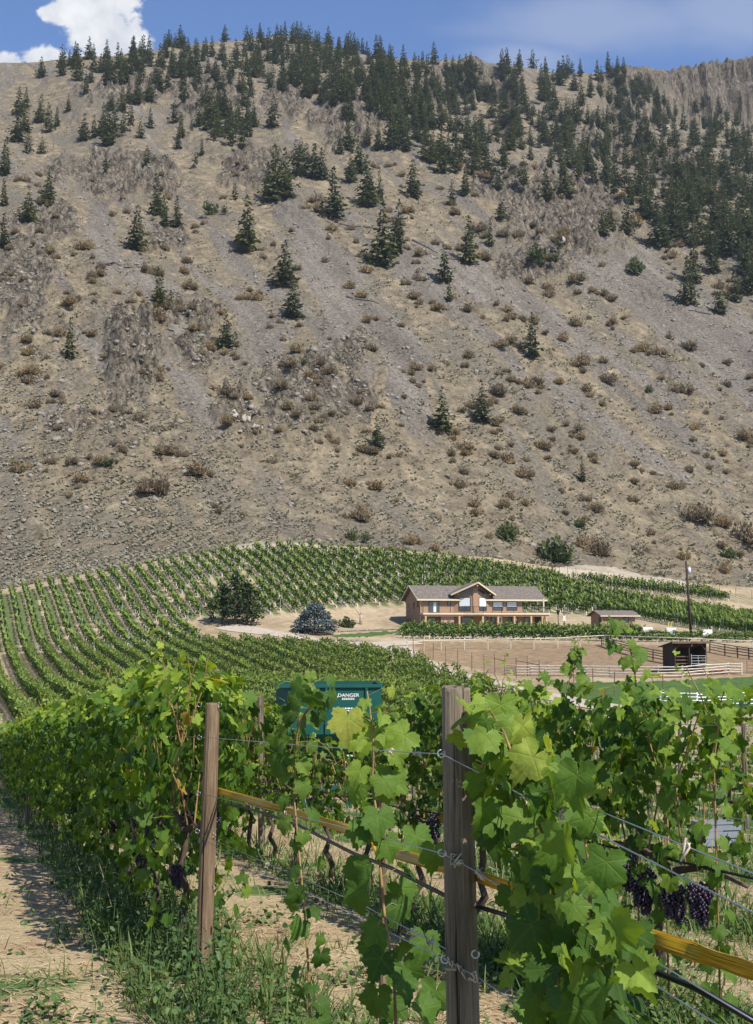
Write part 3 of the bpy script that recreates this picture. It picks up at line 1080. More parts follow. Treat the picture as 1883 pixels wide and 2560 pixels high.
def put_conifer(P, h, v, label, group):
    o = empty('conifer', P, rnd.uniform(0, 6.28))
    o.rotation_euler = (rnd.gauss(0, 0.03), rnd.gauss(0, 0.03), rnd.uniform(0, 6.28))
    k = h / 15.0
    wv = rnd.uniform(0.85, 1.2)
    o.scale = (k * wv, k * wv, k)
    obj('trunk', TRUNK_ME, o)
    obj('crown', CON[v][3], o)
    tag(o, label, 'tree', group)
    return o


for (x, y, top, lab), P in zip(LONE_XY, LP):
    h = (y - top) / F * P[1] * 1.03
    v = 5 if 'round' in lab or 'wide' in lab or 'bushy' in lab or 'spreading' in lab else rnd.choice([0, 1, 2, 4])
    put_conifer(P - np.array([0, 0, 0.4]), h, v, lab, 'conifers on the mountain slope')


def column(x):
    for lim, txt in ((235, 'near the left edge'), (470, 'left of the yard pines'), (680, 'straight above the yard pines'), (850, 'straight above the blue spruce'), (1015, 'just left of the house'),
                     (1200, 'above the left half of the house'), (1400, 'above the right half of the house'), (1620, 'above the outbuilding'), (1780, 'above the dark shelter')):
        if x < lim:
            return txt
    return 'near the right edge'


def zone(x, y):
    lift = 50 if x > 1100 else 0
    vz = 'on the skyline ridge' if y < 150 + lift else 'just below the ridge' if y < 210 + lift else 'in the dense upper forest' if y < 330 else 'in the thinning forest' if y < 430 else 'at mid slope' if y < 540 else 'low on the slope'
    return 'conifer %s, %s' % (vz, column(x))


trees.sort(key=lambda t: -(t[1] / t[0][1]))
NIND = 300 - len(LONE)
for P, h, x, y in trees[:NIND]:
    ad = 'short' if h < 14 else 'tall' if h > 18 else 'middling'
    v_ = rnd.randrange(10)
    ad += ' ' + ('full', 'broad', 'slim', 'open', 'slim', 'very broad', 'bare footed', 'round topped', 'thin crowned', 'loose')[v_]
    put_conifer(P - np.array([0, 0, 0.5]), h, v_, ad + ' ' + zone(x, y), 'conifers on the mountain slope')
rest = trees[NIND:]
Vs, Fs, Ts, off = [], [], [], 0
for v in range(10):
    sel = [t for i, t in enumerate(rest) if i % 10 == v]
    if not sel:
        continue
    V, Fc, ti = CON[v][:3]
    loc = np.array([t[0] for t in sel]) - [0, 0, 0.5]
    k = np.array([t[1] / 15.0 for t in sel])
    a, b, c = tile(V, Fc, loc, RS.uniform(0, 6.28, len(sel)), k, ti, RS.uniform(-0.1, 0.1, len(sel)))
    Vs.append(a)
    Fs.append(b + off)
    Ts.append(c)
    off += len(a)
if Vs:
    o = obj('conifer_forest', mesh('conifer_forest', np.concatenate(Vs), np.concatenate(Fs), M_CONIFER, False, {'tint': np.concatenate(Ts)}))
    tag(o, 'small far conifers of the ridge forest below the skyline', 'forest', kind='stuff')
print('trees', len(trees) + len(LONE))

# ------------------------------------------------------------------ dry shrubs on the slope
def shrub_mesh(seed, mat, n=210, green=False):
    r = np.random.RandomState(seed)
    a = r.uniform(0, 6.28, n)
    sp_ = r.uniform(0.05, 0.95, n) ** 0.8
    P = np.stack([np.cos(a) * sp_ * 0.42, np.sin(a) * sp_ * 0.42, np.zeros(n)], 1)
    tip = np.stack([np.cos(a) * sp_ * 0.9, np.sin(a) * sp_ * 0.9, np.full(n, 1.0)], 1) + r.normal(0, 0.22, (n, 3))
    nn = r.normal(0, 1, (n, 3))
    L = r.uniform(0.5, 1.05, n) * (1 - 0.3 * sp_)
    V, Fc = place(LANCE * np.array([0.9, 1, 1]), LANCEF, P, nn, tip, L)
    ti = np.repeat(np.clip(r.normal(0.45, 0.2, n), 0, 1), 3)
    m_ = int(n * 1.1)
    a = r.uniform(0, 6.28, m_)
    sp_ = r.uniform(0, 1, m_) ** 0.6
    zz = r.uniform(0.12, 1, m_)
    P = np.stack([np.cos(a) * sp_ * (0.35 + 0.5 * zz * (1.25 - zz)) * 1.15, np.sin(a) * sp_ * (0.35 + 0.5 * zz * (1.25 - zz)) * 1.15, zz * (1 - 0.35 * sp_ ** 2) * 0.9], 1)
    V2, F2 = place(SPRAY, SPRAYF, P, r.normal(0, 1, (m_, 3)), r.normal(0, 0.6, (m_, 3)) + [0, 0, 0.9], r.uniform(0.09, 0.24 if not green else 0.3, m_))
    ti2 = np.repeat(np.clip(r.normal(0.5, 0.22, m_), 0, 1), len(SPRAY))
    Fq = F2 + len(V)
    V = np.concatenate([V, V2])
    ti = np.concatenate([ti, ti2])
    return mesh('shrub', V, [Fc, Fq], mat, False, {'tint': ti}), V, Fc, Fq, ti


def ragged(seed, mat, n, green=False):
    r = np.random.RandomState(seed)
    Vs, A, B, T_, off = [], [], [], [], 0
    for c in range(r.randint(3, 6)):
        me_, V, Fc, Fq, ti = shrub_mesh(seed * 7 + c, mat, int(n * 0.4), green)
        bpy.data.meshes.remove(me_)
        k = r.uniform(0.45, 0.95) if c else 0.95
        V = V * np.array([k * r.uniform(0.6, 1.0), k * r.uniform(0.6, 1.0), k]) + np.array([r.normal(0, 0.38), r.normal(0, 0.38), 0]) * (c > 0)
        Vs.append(V)
        A.append(Fc + off)
        B.append(Fq + off)
        T_.append(np.clip(ti + r.normal(0, 0.12), 0, 1))
        off += len(V)
    V, Fc, Fq, ti = np.concatenate(Vs), np.concatenate(A), np.concatenate(B), np.concatenate(T_)
    return mesh('shrub', V, [Fc, Fq], mat, False, {'tint': ti}), V, Fc, Fq, ti


SHB = [ragged(200 + i, M_SHRUB, 210) for i in range(7)]
SHG = [ragged(230 + i, M_SHRUBG, 170, True) for i in range(3)]
sx, sy = [], []
pts = []
tries = 0
while len(pts) < 560 and tries < 30000:
    tries += 1
    x, y = rnd.uniform(-20, 1900), rnd.uniform(400, 1440)
    dn = 0.2 + 1.5 * perlin(np.array([x / 110 + y / 160]), np.array([y / 70 - x / 260]), 95)[0]
    lim = 0.4 if y > 520 else 0.2
    if x < 560 and y > 1180:
        lim = 0.12
    if x > 1000:
        lim += 0.12
    if y > 1290 - (x < 500) * 20 and not (x > 900 and y < 1400 and rnd.random() < 0.5):
        continue
    if rnd.random() > dn + lim - 0.25:
        continue
    sc_ = max([1 - sstep(wd * 0.5, wd * 0.9, polyd(np.array([x]), np.array([y]), ln))[0] for ln, wd in SCREE])
    if rnd.random() < sc_ * 0.92:
        continue
    if any(abs(a - x) < 11 and abs(b - y) < 7 for a, b in pts):
        continue
    pts.append((x, y))
SPt = hit([p[0] for p in pts], [p[1] for p in pts], 200, 1400, 700)
shr = []
for (x, y), P in zip(pts, SPt):
    if np.isnan(P[0]) or P[1] < 240:
        continue
    hpx = rnd.choice([rnd.uniform(9, 17), rnd.uniform(12, 22), rnd.uniform(18, 32)]) * (0.75 + 0.25 * min(1, y / 900))
    shr.append((P, hpx / F * P[1], hpx, x, y))
BIGSH = [(430, 1040, 46), (1218, 1230, 58), (1110, 1180, 40), (775, 1185, 34), (790, 1140, 44), (1280, 1200, 34), (1390, 600, 40), (1180, 580, 46), (465, 470, 30), (345, 1080, 50), (1515, 1140, 46), (1640, 1190, 60), (1310, 1215, 46), (1590, 1255, 30)]
for bx, by, bh in BIGSH:
    P = hit([bx * S_], [by * S_], 200, 1400, 700)[0]
    shr.append((P, bh * 1.15 / F * P[1], bh * 1.15, bx * S_, by * S_))
shr.sort(key=lambda t: -t[2])
GREENS = {(1218, 1230), (1110, 1180), (775, 1185), (1180, 580), (465, 470), (1390, 600)}
for i, (P, h, hpx, x, y) in enumerate(shr[:300]):
    gr = any(abs(a * S_ - x) < 2 and abs(b * S_ - y) < 2 for a, b in GREENS) or (y > 1150 and rnd.random() < 0.10) or rnd.random() < 0.02
    me_ = rnd.choice(SHG if gr else SHB)[0]
    o = obj('shrub', me_, loc=P - np.array([0, 0, 0.15]), rotz=rnd.uniform(0, 6.28), scale=(h * rnd.uniform(0.8, 1.2), h * rnd.uniform(0.8, 1.2), h))
    vz_ = 'at the slope foot' if y > 1250 else 'on the lowest slope' if y > 1100 else 'on the lower slope' if y > 950 else 'at mid slope' if y > 780 else 'on the upper slope' if y > 600 else 'high on the slope'
    size = 'large' if hpx > 33 else 'medium' if hpx > 25 else 'small' if hpx > 17 else 'tiny'
    tag(o, '%s %s shrub %s, %s' % (size, 'green' if gr else 'brown twiggy', vz_, column(x)), 'shrub', 'shrubs on the mountain slope')
rest = shr[300:]


def merged(name, tmpl, items, mat, label, cat):
    Vs, F3, F4, Ts, off = [], [], [], [], 0
    for v, (me_, V, Fc, Fq, ti) in enumerate(tmpl):
        sel = [t for i, t in enumerate(items) if i % len(tmpl) == v]
        if not sel:
            continue
        loc = np.array([t[0] for t in sel]) - [0, 0, 0.1]
        k = np.array([t[1] for t in sel])
        ang = RS.uniform(0, 6.28, len(sel))
        dt = RS.uniform(-0.15, 0.15, len(sel))
        a, b, c = tile(V, Fc, loc, ang, k, ti, dt)
        _, b4, _ = tile(V, Fq, loc, ang, k)
        Vs.append(a)
        F3.append(b + off)
        F4.append(b4 + off)
        Ts.append(c)
        off += len(a)
    o = obj(name, mesh(name, np.concatenate(Vs), [np.concatenate(F3), np.concatenate(F4)], mat, False, {'tint': np.concatenate(Ts)}))
    return tag(o, label, cat, kind='stuff')


if rest:
    merged('slope_brush', SHB, rest, M_SHRUB, 'small brown brush scattered over the dry mountain slope', 'brush')

# low sage tufts and loose stones, uncountable: scattered over the mountain surface
def mscatter(n, dens):
    """random points of the mountain sheet, thinned by dens(px, py, rock, scree)"""
    nrm_ = Zm.shape[0] - 7
    i = (1 - (1 - RS.rand(n)) ** (1 / 1.45)) * (nrm_ - 1.001)
    j = RS.uniform(40, nc - 41.0, n)
    i0, j0 = i.astype(int), j.astype(int)
    fi, fj = i - i0, j - j0

    def bl(A):
        return A[i0, j0] * (1 - fi) * (1 - fj) + A[i0 + 1, j0] * fi * (1 - fj) + A[i0, j0 + 1] * (1 - fi) * fj + A[i0 + 1, j0 + 1] * fi * fj
    q = np.stack([bl(Xm), bl(Ym), bl(Zm)], 1)
    x_, y_, rk_, sc_ = bl(mpx), bl(mpy), bl(rock), bl(scree)
    keep_ = RS.rand(n) < dens(x_, y_, rk_, sc_)
    bad = inpoly(x_, y_, HILL) | inpoly(x_, y_, STRIP) | inpoly(x_, y_, PALE) | inpoly(x_, y_, TRACK)
    return q[keep_ & ~bad]


P = mscatter(52000, lambda x, y, rk, sc: (0.42 + 0.8 * perlin(x / 60, y / 40, 97) + 0.4 * (x < 600) * (y > 1000)) * (1 - 0.8 * sc) * (0.35 + 0.65 * sstep(300, 900, y)))
tuft = []
r = np.random.RandomState(5)
nb = 9
a = r.uniform(0, 6.28, nb)
TV, TF = place(SPRAY, SPRAYF, np.stack([np.cos(a) * 0.35, np.sin(a) * 0.35, np.full(nb, 0.05)], 1), np.stack([np.cos(a + 1), np.sin(a + 1), r.uniform(0.2, 1, nb)], 1),
               np.stack([np.cos(a) * 0.7, np.sin(a) * 0.7, r.uniform(0.3, 0.9, nb)], 1), r.uniform(0.5, 0.85, nb))
tt2 = np.repeat(r.uniform(0.25, 0.75, nb), len(SPRAY))
size = RS.uniform(0.3, 1.05, len(P)) ** 1.2 * (0.7 + P[:, 1] / 900)
V, Fc, ti = tile(TV, TF, P - [0, 0, 0.05], RS.uniform(0, 6.28, len(P)), size, tt2, RS.uniform(-0.3, 0.3, len(P)))
o = obj('sagebrush', mesh('sagebrush', V, Fc, M_SAGE, False, {'tint': ti}))
tag(o, 'grey green sagebrush tufts dotted over the dry slope', 'sagebrush', kind='stuff')

# boulders
def stone_template(seed, sub=1):
    import bmesh
    bm = bmesh.new()
    bmesh.ops.create_icosphere(bm, subdivisions=sub, radius=1.0)
    r = np.random.RandomState(seed)
    V = np.array([v.co[:] for v in bm.verts])
    Fc = np.array([[v.index for v in f.verts] for f in bm.faces])
    bm.free()
    for _ in range(7):
        d = r.normal(0, 1, 3)
        d /= np.linalg.norm(d)
        h = r.uniform(0.45, 0.8)
        q = V @ d
        V = V - np.maximum(q - h, 0)[:, None] * d
    return V * np.array([1, r.uniform(0.6, 0.9), r.uniform(0.5, 0.8)]), Fc


def rockmat(name, lo, hi, sc=1.2):
    def fn(t, b):
        n = t.noise(t.objco(), sc, 6, 0.7)
        t.put(b.inputs['Base Color'], t.ramp(n, [(0.3, lo), (0.7, hi)]))
        b.inputs['Roughness'].default_value = 0.9
    return material(name, fn)


M_ROCK = rockmat('grey_rock', (0.12, 0.105, 0.09), (0.33, 0.29, 0.24))
M_PALEROCK = rockmat('pale_rock', (0.20, 0.175, 0.14), (0.50, 0.455, 0.385), 0.8)
P = mscatter(60000, lambda x, y, rk, sc: (0.02 + 0.55 * rk + 0.30 * sc) * 0.45)
print('stones', len(P))
Vs, Fs, off = [], [], 0
for v in range(4):
    V, Fc = stone_template(300 + v, 1)
    q = P[v::4]
    s3 = (0.22 + RS.uniform(0, 1.0, len(q)) ** 3.0 * 1.5)
    s3 = s3[:, None] * RS.uniform(0.7, 1.3, (len(q), 3))
    a, b, _ = tile(V, Fc, q, RS.uniform(0, 6.28, len(q)), s3)
    Vs.append(a)
    Fs.append(b + off)
    off += len(a)
o = obj('loose_rocks', mesh('loose_rocks', np.concatenate(Vs), np.concatenate(Fs), M_ROCK))
tag(o, 'loose grey stones lying on the outcrops and scree', 'rocks', kind='stuff')

PALEROCKS = [(585, 1030, 34, 'tall pale broken rock at the left end of the white outcrop'), (612, 1052, 30, 'pale broken rock in the middle of the white outcrop'),
             (640, 1068, 26, 'pale rock at the lower right end of the white outcrop'), (602, 1078, 24, 'low pale slab under the white outcrop'),
             (1395, 605, 28, 'pale boulder standing out in the grey outcrop right of centre'), (1378, 622, 20, 'smaller pale boulder left of the larger one'), (1672, 322, 26, 'pale rock face high on the right slope among the conifers')]
for i, (px_, py_, w_, lab) in enumerate(PALEROCKS):
    p = hit([px_], [py_], 200, 1500, 700)[0]
    Vp, Fp, o_ = [], [], 0
    k = w_ / F * p[1] * 0.62
    for q_ in range(5):
        V, Fc = stone_template(400 + i * 9 + q_, 2)
        for _ in range(9):
            d_ = RS.normal(0, 1, 3)
            d_ /= np.linalg.norm(d_)
            V = V - np.maximum(V @ d_ - RS.uniform(0.3, 0.55), 0)[:, None] * d_
        V = V * np.array([RS.uniform(0.5, 1.1), RS.uniform(0.5, 0.9), RS.uniform(0.4, 1.2)]) * (1.0 if q_ == 0 else 0.75) + np.array([RS.normal(0, 0.5), RS.normal(0, 0.3), RS.normal(0, 0.3)]) * (q_ > 0)
        Vp.append(V)
        Fp.append(Fc + o_)
        o_ += len(V)
    V, Fc = np.concatenate(Vp), np.concatenate(Fp)
    o = obj('pale_rock', mesh('pale_rock', V * k, Fc, M_PALEROCK), loc=p, rotz=rnd.uniform(0, 3))
    tag(o, lab, 'rock', 'pale rocks on the slope')

# fallen and standing dead trunks
LOGS = [((232, 582), (345, 597), 'long dark fallen log lying across the left slope'), ((745, 492), (832, 503), 'dark fallen log beside the tall mid slope pair'),
        ((905, 528), (960, 556), 'fallen trunk right of the tall mid slope pair'), ((760, 652), (832, 668), 'fallen trunk lying on the scree chute at mid slope'),
        ((690, 420), (722, 446), 'short fallen trunk at the head of the scree chute'), ((1560, 690), (1510, 682), 'fallen trunk by the lowest conifers at right')]
for (a, b, lab) in LOGS:
    p = hit([a[0] * S_, b[0] * S_], [a[1] * S_, b[1] * S_], 150, 1400, 700)
    n = 7
    q = [p[0] + (p[1] - p[0]) * i / (n - 1) for i in range(n)]
    q = [np.array([v[0], v[1], g1(v[0], v[1]) + 0.35]) for v in q]
    mb = MB().tube(q, [0.5 - 0.05 * i for i in range(n)], 7)
    for j in (2, 3, 4):
        mb.tube([q[j], q[j] + np.array([rnd.uniform(-1, 1), -0.8, rnd.uniform(0.8, 1.8)])], [0.12, 0.04], 5)
    tag(mb.build('fallen_log', M_DEAD, smooth=True), lab, 'log', 'fallen logs on the slope')
for (x, y, h, lab) in [(710, 727, 42, 'bare dead snag standing alone on the left middle slope'), (540, 440, 60, 'grey dead spike of a snag on the left slope'), (760, 400, 40, 'bare snag by the scree head'), (117, 330, 34, 'dead snag among the far left conifers')]:
    p = hit([x * S_], [y * S_], 150, 1400, 700)[0]
    H = h * S_ / F * p[1]
    mb = MB().tube([(0, 0, -0.5), (0.1, 0, H * 0.5), (0.0, 0, H)], [0.3, 0.2, 0.05], 6)
    for j in range(9):
        z = H * rnd.uniform(0.35, 0.95)
        a = rnd.uniform(0, 6.28)
        mb.tube([(0, 0, z), (math.cos(a) * 1.3, math.sin(a) * 1.3, z + 0.3)], [0.07, 0.02], 4)
    tag(mb.build('dead_snag', M_DEAD, loc=p), lab, 'dead tree', 'dead snags on the slope')
# ------------------------------------------------------------------ grape leaves
def leaf_template(nout, mid, seed, teeth=0.05, fold=0.22, droop=0.22, deep=0.0):
    r = np.random.RandomState(seed)
    key = [(-180, 0.08), (-168, 0.36), (-140, 0.66), (-116, 0.76), (-90, 0.68), (-58, 0.92), (-32, 0.78), (0, 1.0), (32, 0.78), (58, 0.92), (90, 0.68), (116, 0.76), (140, 0.66), (168, 0.36), (180, 0.08)]
    ka, kr = np.array(key).T
    kr = np.where(np.isin(np.abs(ka), (32, 90)), kr - deep, kr)
    th = np.linspace(-176, 176, nout)
    rr = np.interp(th, ka, kr) * r.uniform(0.94, 1.06, nout)
    if teeth:
        rr = rr * (1 + teeth * np.where(np.arange(nout) % 2 == 0, 1, -1))
    a = np.radians(th)
    out_ = np.stack([np.sin(a) * rr, np.cos(a) * rr], 1)
    vein = np.max([np.clip(1 - np.abs(th - c) / 16, 0, 1) for c in (-112, -58, 0, 58, 112)], 0)
    pts, vn, Fc = [(0, 0)], [1.0], []
    if mid:
        pts += [tuple(p) for p in out_ * 0.55]
        vn += list(vein)
        pts += [tuple(p) for p in out_]
        vn += list(vein)
        for i in range(nout - 1):
            Fc.append((0, 2 + i, 1 + i))
            a0, b0 = 1 + i, 2 + i
            Fc.append((a0, b0, b0 + nout))
            Fc.append((a0, b0 + nout, a0 + nout))
    else:
        pts += [tuple(p) for p in out_]
        vn += list(vein)
        for i in range(nout - 1):
            Fc.append((0, 2 + i, 1 + i))
    p = np.array(pts)
    R2 = (p ** 2).sum(1)
    ph = r.uniform(0, 6, 3)
    z = fold * np.abs(p[:, 0]) ** 1.2 - droop * p[:, 1] * np.abs(p[:, 1]) - 0.14 * R2 + 0.05 * np.sin(p[:, 0] * 6 + ph[0]) * p[:, 1] + 0.07 * np.sin(np.arctan2(p[:, 0], p[:, 1]) * 5 + ph[1]) * R2
    return np.stack([p[:, 0], p[:, 1], z], 1), np.array(Fc), np.array(vn)


LEAF0 = [leaf_template(46, True, 500 + i, 0.06, f, d, q) for i, (f, d, q) in enumerate([(0.25, 0.2, 0.05), (0.05, 0.3, 0.1), (0.45, 0.1, 0.02), (-0.12, 0.4, 0.12), (0.15, 0.55, 0.06), (0.6, 0.35, 0.1), (-0.25, 0.15, 0.03), (0.3, 0.7, 0.08)])]
LEAF1 = [leaf_template(27, False, 520 + i, 0.06, f, d, 0.14) for i, (f, d) in enumerate([(0.25, 0.2), (-0.05, 0.3), (0.4, 0.15), (0.1, 0.4)])]

M_LEAF = leafmat('grape_leaf', (0.022, 0.055, 0.010), (0.076, 0.145, 0.020), (0.245, 0.325, 0.045), 0.36, 0.6, 0.18, tcol=(1.95, 1.85, 0.42), dry=(0.30, 0.20, 0.05))
M_LEAFV = leafmat('grape_leaf_veined', (0.026, 0.062, 0.012), (0.078, 0.150, 0.022), (0.24, 0.325, 0.048), 0.36, 0.6, 0.18, True, tcol=(1.9, 1.8, 0.42), dry=(0.32, 0.22, 0.05))
M_VINEFAR = leafmat('vine_foliage', (0.024, 0.052, 0.011), (0.070, 0.120, 0.022), (0.22, 0.275, 0.062), 0.28, 0.55, 0.2, tcol=(1.6, 1.6, 0.55))
M_CANE = plain('vine_cane', (0.24, 0.15, 0.06), 0.7, 0.2, 14)
M_GREENCANE = plain('green_shoot', (0.20, 0.22, 0.06), 0.6, 0.15, 14)
M_VTRUNK = plain('vine_trunk', (0.085, 0.062, 0.045), 0.95, 0.25, 12, bump=0.6, stretch=(1, 1, 0.3))
def wood_nodes(t, b, c0, c1, c2):
    P = t.objco()
    v = t.mapv(P, (1, 1, 0.05))
    n = t.noise(v, 85, 6, 0.7, 0.6)
    n2 = t.noise(t.mapv(P, (1, 1, 0.25)), 5, 4, 0.6)
    crack = t.noise(t.mapv(P, (1, 1, 0.018)), 40, 3, 0.5)
    c = t.ramp(t.math('ADD', t.math('MULTIPLY', n, 0.6), t.math('MULTIPLY', n2, 0.4)), [(0.32, c0), (0.5, c1), (0.68, c2)])
    c = t.mix(t.rng(crack, 0.43, 0.37), c, tuple(x * 0.25 for x in c0))
    t.put(b.inputs['Base Color'], c)
    b.inputs['Roughness'].default_value = 0.88
    bp = t.n('ShaderNodeBump')
    bp.inputs['Strength'].default_value = 0.6
    bp.inputs['Distance'].default_value = 0.01
    t.put(bp.inputs['Height'], t.math('SUBTRACT', n, t.math('MULTIPLY', t.rng(crack, 0.45, 0.36), 0.8)))
    t.put(b.inputs['Normal'], bp.outputs[0])


M_WOOD = material('weathered_wood', lambda t, b: wood_nodes(t, b, (0.055, 0.036, 0.022), (0.175, 0.117, 0.068), (0.29, 0.215, 0.14)))


M_GREYWOOD = material('grey_wood', lambda t, b: wood_nodes(t, b, (0.06, 0.046, 0.032), (0.165, 0.13, 0.09), (0.29, 0.24, 0.175)))
M_STEEL = plain('galvanised_steel', (0.52, 0.54, 0.55), 0.4, 0.06, 8, metal=0.6)
M_WIRE = plain('wire', (0.42, 0.42, 0.42), 0.35, 0.05, 8, metal=0.8)
M_RUST = plain('rusty_steel', (0.16, 0.095, 0.06), 0.8, 0.2, 4)
M_BLACK = plain('black_plastic', (0.012, 0.012, 0.014), 0.4, 0.1, 5)
M_WHITE = plain('white_paint', (0.78, 0.77, 0.73), 0.6, 0.04, 2)


def tapemat(t, b):
    cx = t.n('ShaderNodeCombineXYZ')
    t.put(cx.inputs[0], t.math('MULTIPLY', t.attr('along'), 0.5))
    t.put(cx.inputs[1], t.math('MULTIPLY', t.attr('across'), 5.0))
    s_ = t.noise(cx.outputs[0], 3.0, 5, 0.6)
    c = t.ramp(s_, [(0.34, (0.16, 0.075, 0.006)), (0.5, (0.40, 0.215, 0.012)), (0.66, (0.66, 0.42, 0.03))])
    t.put(b.inputs['Base Color'], c)
    b.inputs['Roughness'].default_value = 0.42


M_TAPE = material('yellow_tape', tapemat)


def leafset(tmpl, P, n, tip, size, tint, r):
    """leaves from several templates: V, F, tint, vein"""
    Vs, Fs, Ts, Ve, off = [], [], [], [], 0
    P, n, tip = np.array(P, float), np.array(n, float), np.array(tip, float)
    size, tint = np.array(size, float), np.array(tint, float)
    which = r.randint(0, len(tmpl), len(P))
    for v, (T, Fc, vn) in enumerate(tmpl):
        q = which == v
        if not q.any():
            continue
        a, b = place(T, Fc, P[q], n[q], tip[q], size[q])
        Vs.append(a)
        Fs.append(b + off)
        Ts.append(np.repeat(tint[q], len(T)))
        Ve.append(np.tile(vn, q.sum()))
        off += len(a)
    return np.concatenate(Vs), np.concatenate(Fs), np.concatenate(Ts), np.concatenate(Ve)


def grape_cluster_mesh(seed, L=0.2, R=0.05):
    import bmesh
    r = np.random.RandomState(seed)
    bm = bmesh.new()
    bmesh.ops.create_icosphere(bm, subdivisions=1, radius=1.0)
    T = np.array([v.co[:] for v in bm.verts])
    Fc = np.array([[v.index for v in f.verts] for f in bm.faces])
    bm.free()
    n = 110
    P = []
    for i in range(n):
        z = -L * (i + 0.5) / n
        f = (1 - 0.72 * (-z / L) ** 1.5) * (0.6 + 0.4 * min(1, -z / L * 6)) * (1 + 0.15 * math.sin(-z * 60 + seed))
        a = i * 2.39996 + r.uniform(-0.3, 0.3)
        P.append((math.cos(a) * R * f * r.uniform(0.8, 1.1), math.sin(a) * R * f * r.uniform(0.8, 1.1), z))
    V, Fa, ti = tile(T, Fc, np.array(P), np.zeros(n), r.uniform(0.0105, 0.0135, n), np.full(len(T), 0.4), r.uniform(-0.4, 0.5, n))
    return mesh('grape_cluster', V, Fa, M_GRAPE, True, {'tint': ti})


def grapemat(t, b):
    t.put(b.inputs['Base Color'], t.ramp(t.attr('tint'), [(0.0, (0.008, 0.007, 0.018)), (0.6, (0.022, 0.014, 0.04)), (0.86, (0.06, 0.018, 0.035)), (1.0, (0.20, 0.075, 0.04))]))
    b.inputs['Roughness'].default_value = 0.38
    b.inputs['Specular IOR Level'].default_value = 0.5


M_GRAPE = material('dark_grapes', grapemat)
GRP = [grape_cluster_mesh(600 + i, L, R) for i, (L, R) in enumerate([(0.20, 0.05), (0.24, 0.06), (0.16, 0.055)])]


def vine_geo(seed, zlo, ztop, n, w, shoots, tmpl, size=(0.05, 0.085), half=0.75, drop=0.0, openness=0.0, lite=0.0):
    r = np.random.RandomState(seed)
    P, Nn, Tp, S, Ti = [], [], [], [], []
    canes = []
    gaps = [(r.uniform(-half, half), r.uniform(zlo, ztop - 0.4), r.uniform(0.1, 0.24)) for _ in range(int(5 * openness))]
    k = 0
    while k < n:
        k += 1
        x = r.uniform(-half, half)
        f = r.beta(1.25, 1.0)
        z = zlo + (ztop - zlo) * f
        if any(math.hypot(x - a, z - b) < c for a, b, c in gaps):
            continue
        side = r.choice([-1, 1])
        ww = w * (0.75 + 0.35 * math.sin(f * 2.6)) * (1 + 0.25 * math.sin(x * 9 + seed) * math.sin(z * 7))
        inside = r.rand() < 0.22
        y = side * ww * (r.uniform(0.1, 0.7) if inside else r.uniform(0.75, 1.15))
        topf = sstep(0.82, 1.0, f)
        P.append((x, y, z + 0.06 * r.normal()))
        Nn.append((r.normal(0, 0.65), side * (0.8 - 0.5 * topf) + r.normal(0, 0.5), 0.30 + 1.0 * topf + r.normal(0, 0.5)))
        Tp.append((r.normal(0, 0.6), side * 0.35, -0.9 + 0.6 * topf + r.normal(0, 0.3)))
        S.append(r.uniform(*size))
        Ti.append(np.clip(0.36 + 0.34 * topf + lite + r.normal(0, 0.21) + 0.0, 0, 0.93 if r.rand() > 0.012 else 1) if r.rand() > 0.012 else 1.0)  # tint rises towards the top, putting sunlight into the leaf colour
    for _ in range(shoots):
        p = np.array([r.uniform(-half, half), r.normal(0, w * 0.4), ztop - 0.15])
        d = np.array([r.normal(0, 0.3), r.normal(0, 0.32), 1.0])
        L = r.uniform(0.22, 0.58)
        st = [p.copy()]
        m_ = int(L / 0.07)
        for j in range(m_):
            d = d + np.array([r.normal(0, 0.12), r.normal(0, 0.12), -0.02 * j])
            p = p + d / np.linalg.norm(d) * L / m_
            st.append(p.copy())
            a = r.uniform(0, 6.28)
            o_ = np.array([math.cos(a), math.sin(a), 0.2])
            P.append(p + o_ * 0.05)
            Nn.append(o_ * 0.5 + np.array([0, 0, 0.8]) + r.normal(0, 0.35, 3))
            Tp.append(o_ + np.array([0, 0, -0.5]))
            S.append(r.uniform(*size) * (0.9 - 0.55 * j / m_))
            Ti.append(np.clip(0.52 + 0.36 * j / m_ + r.normal(0, 0.08), 0, 0.92))
        canes.append(st)
    V, Fc, ti, ve = leafset(tmpl, P, Nn, Tp, S, Ti, r)
    return V, Fc, ti, ve, canes


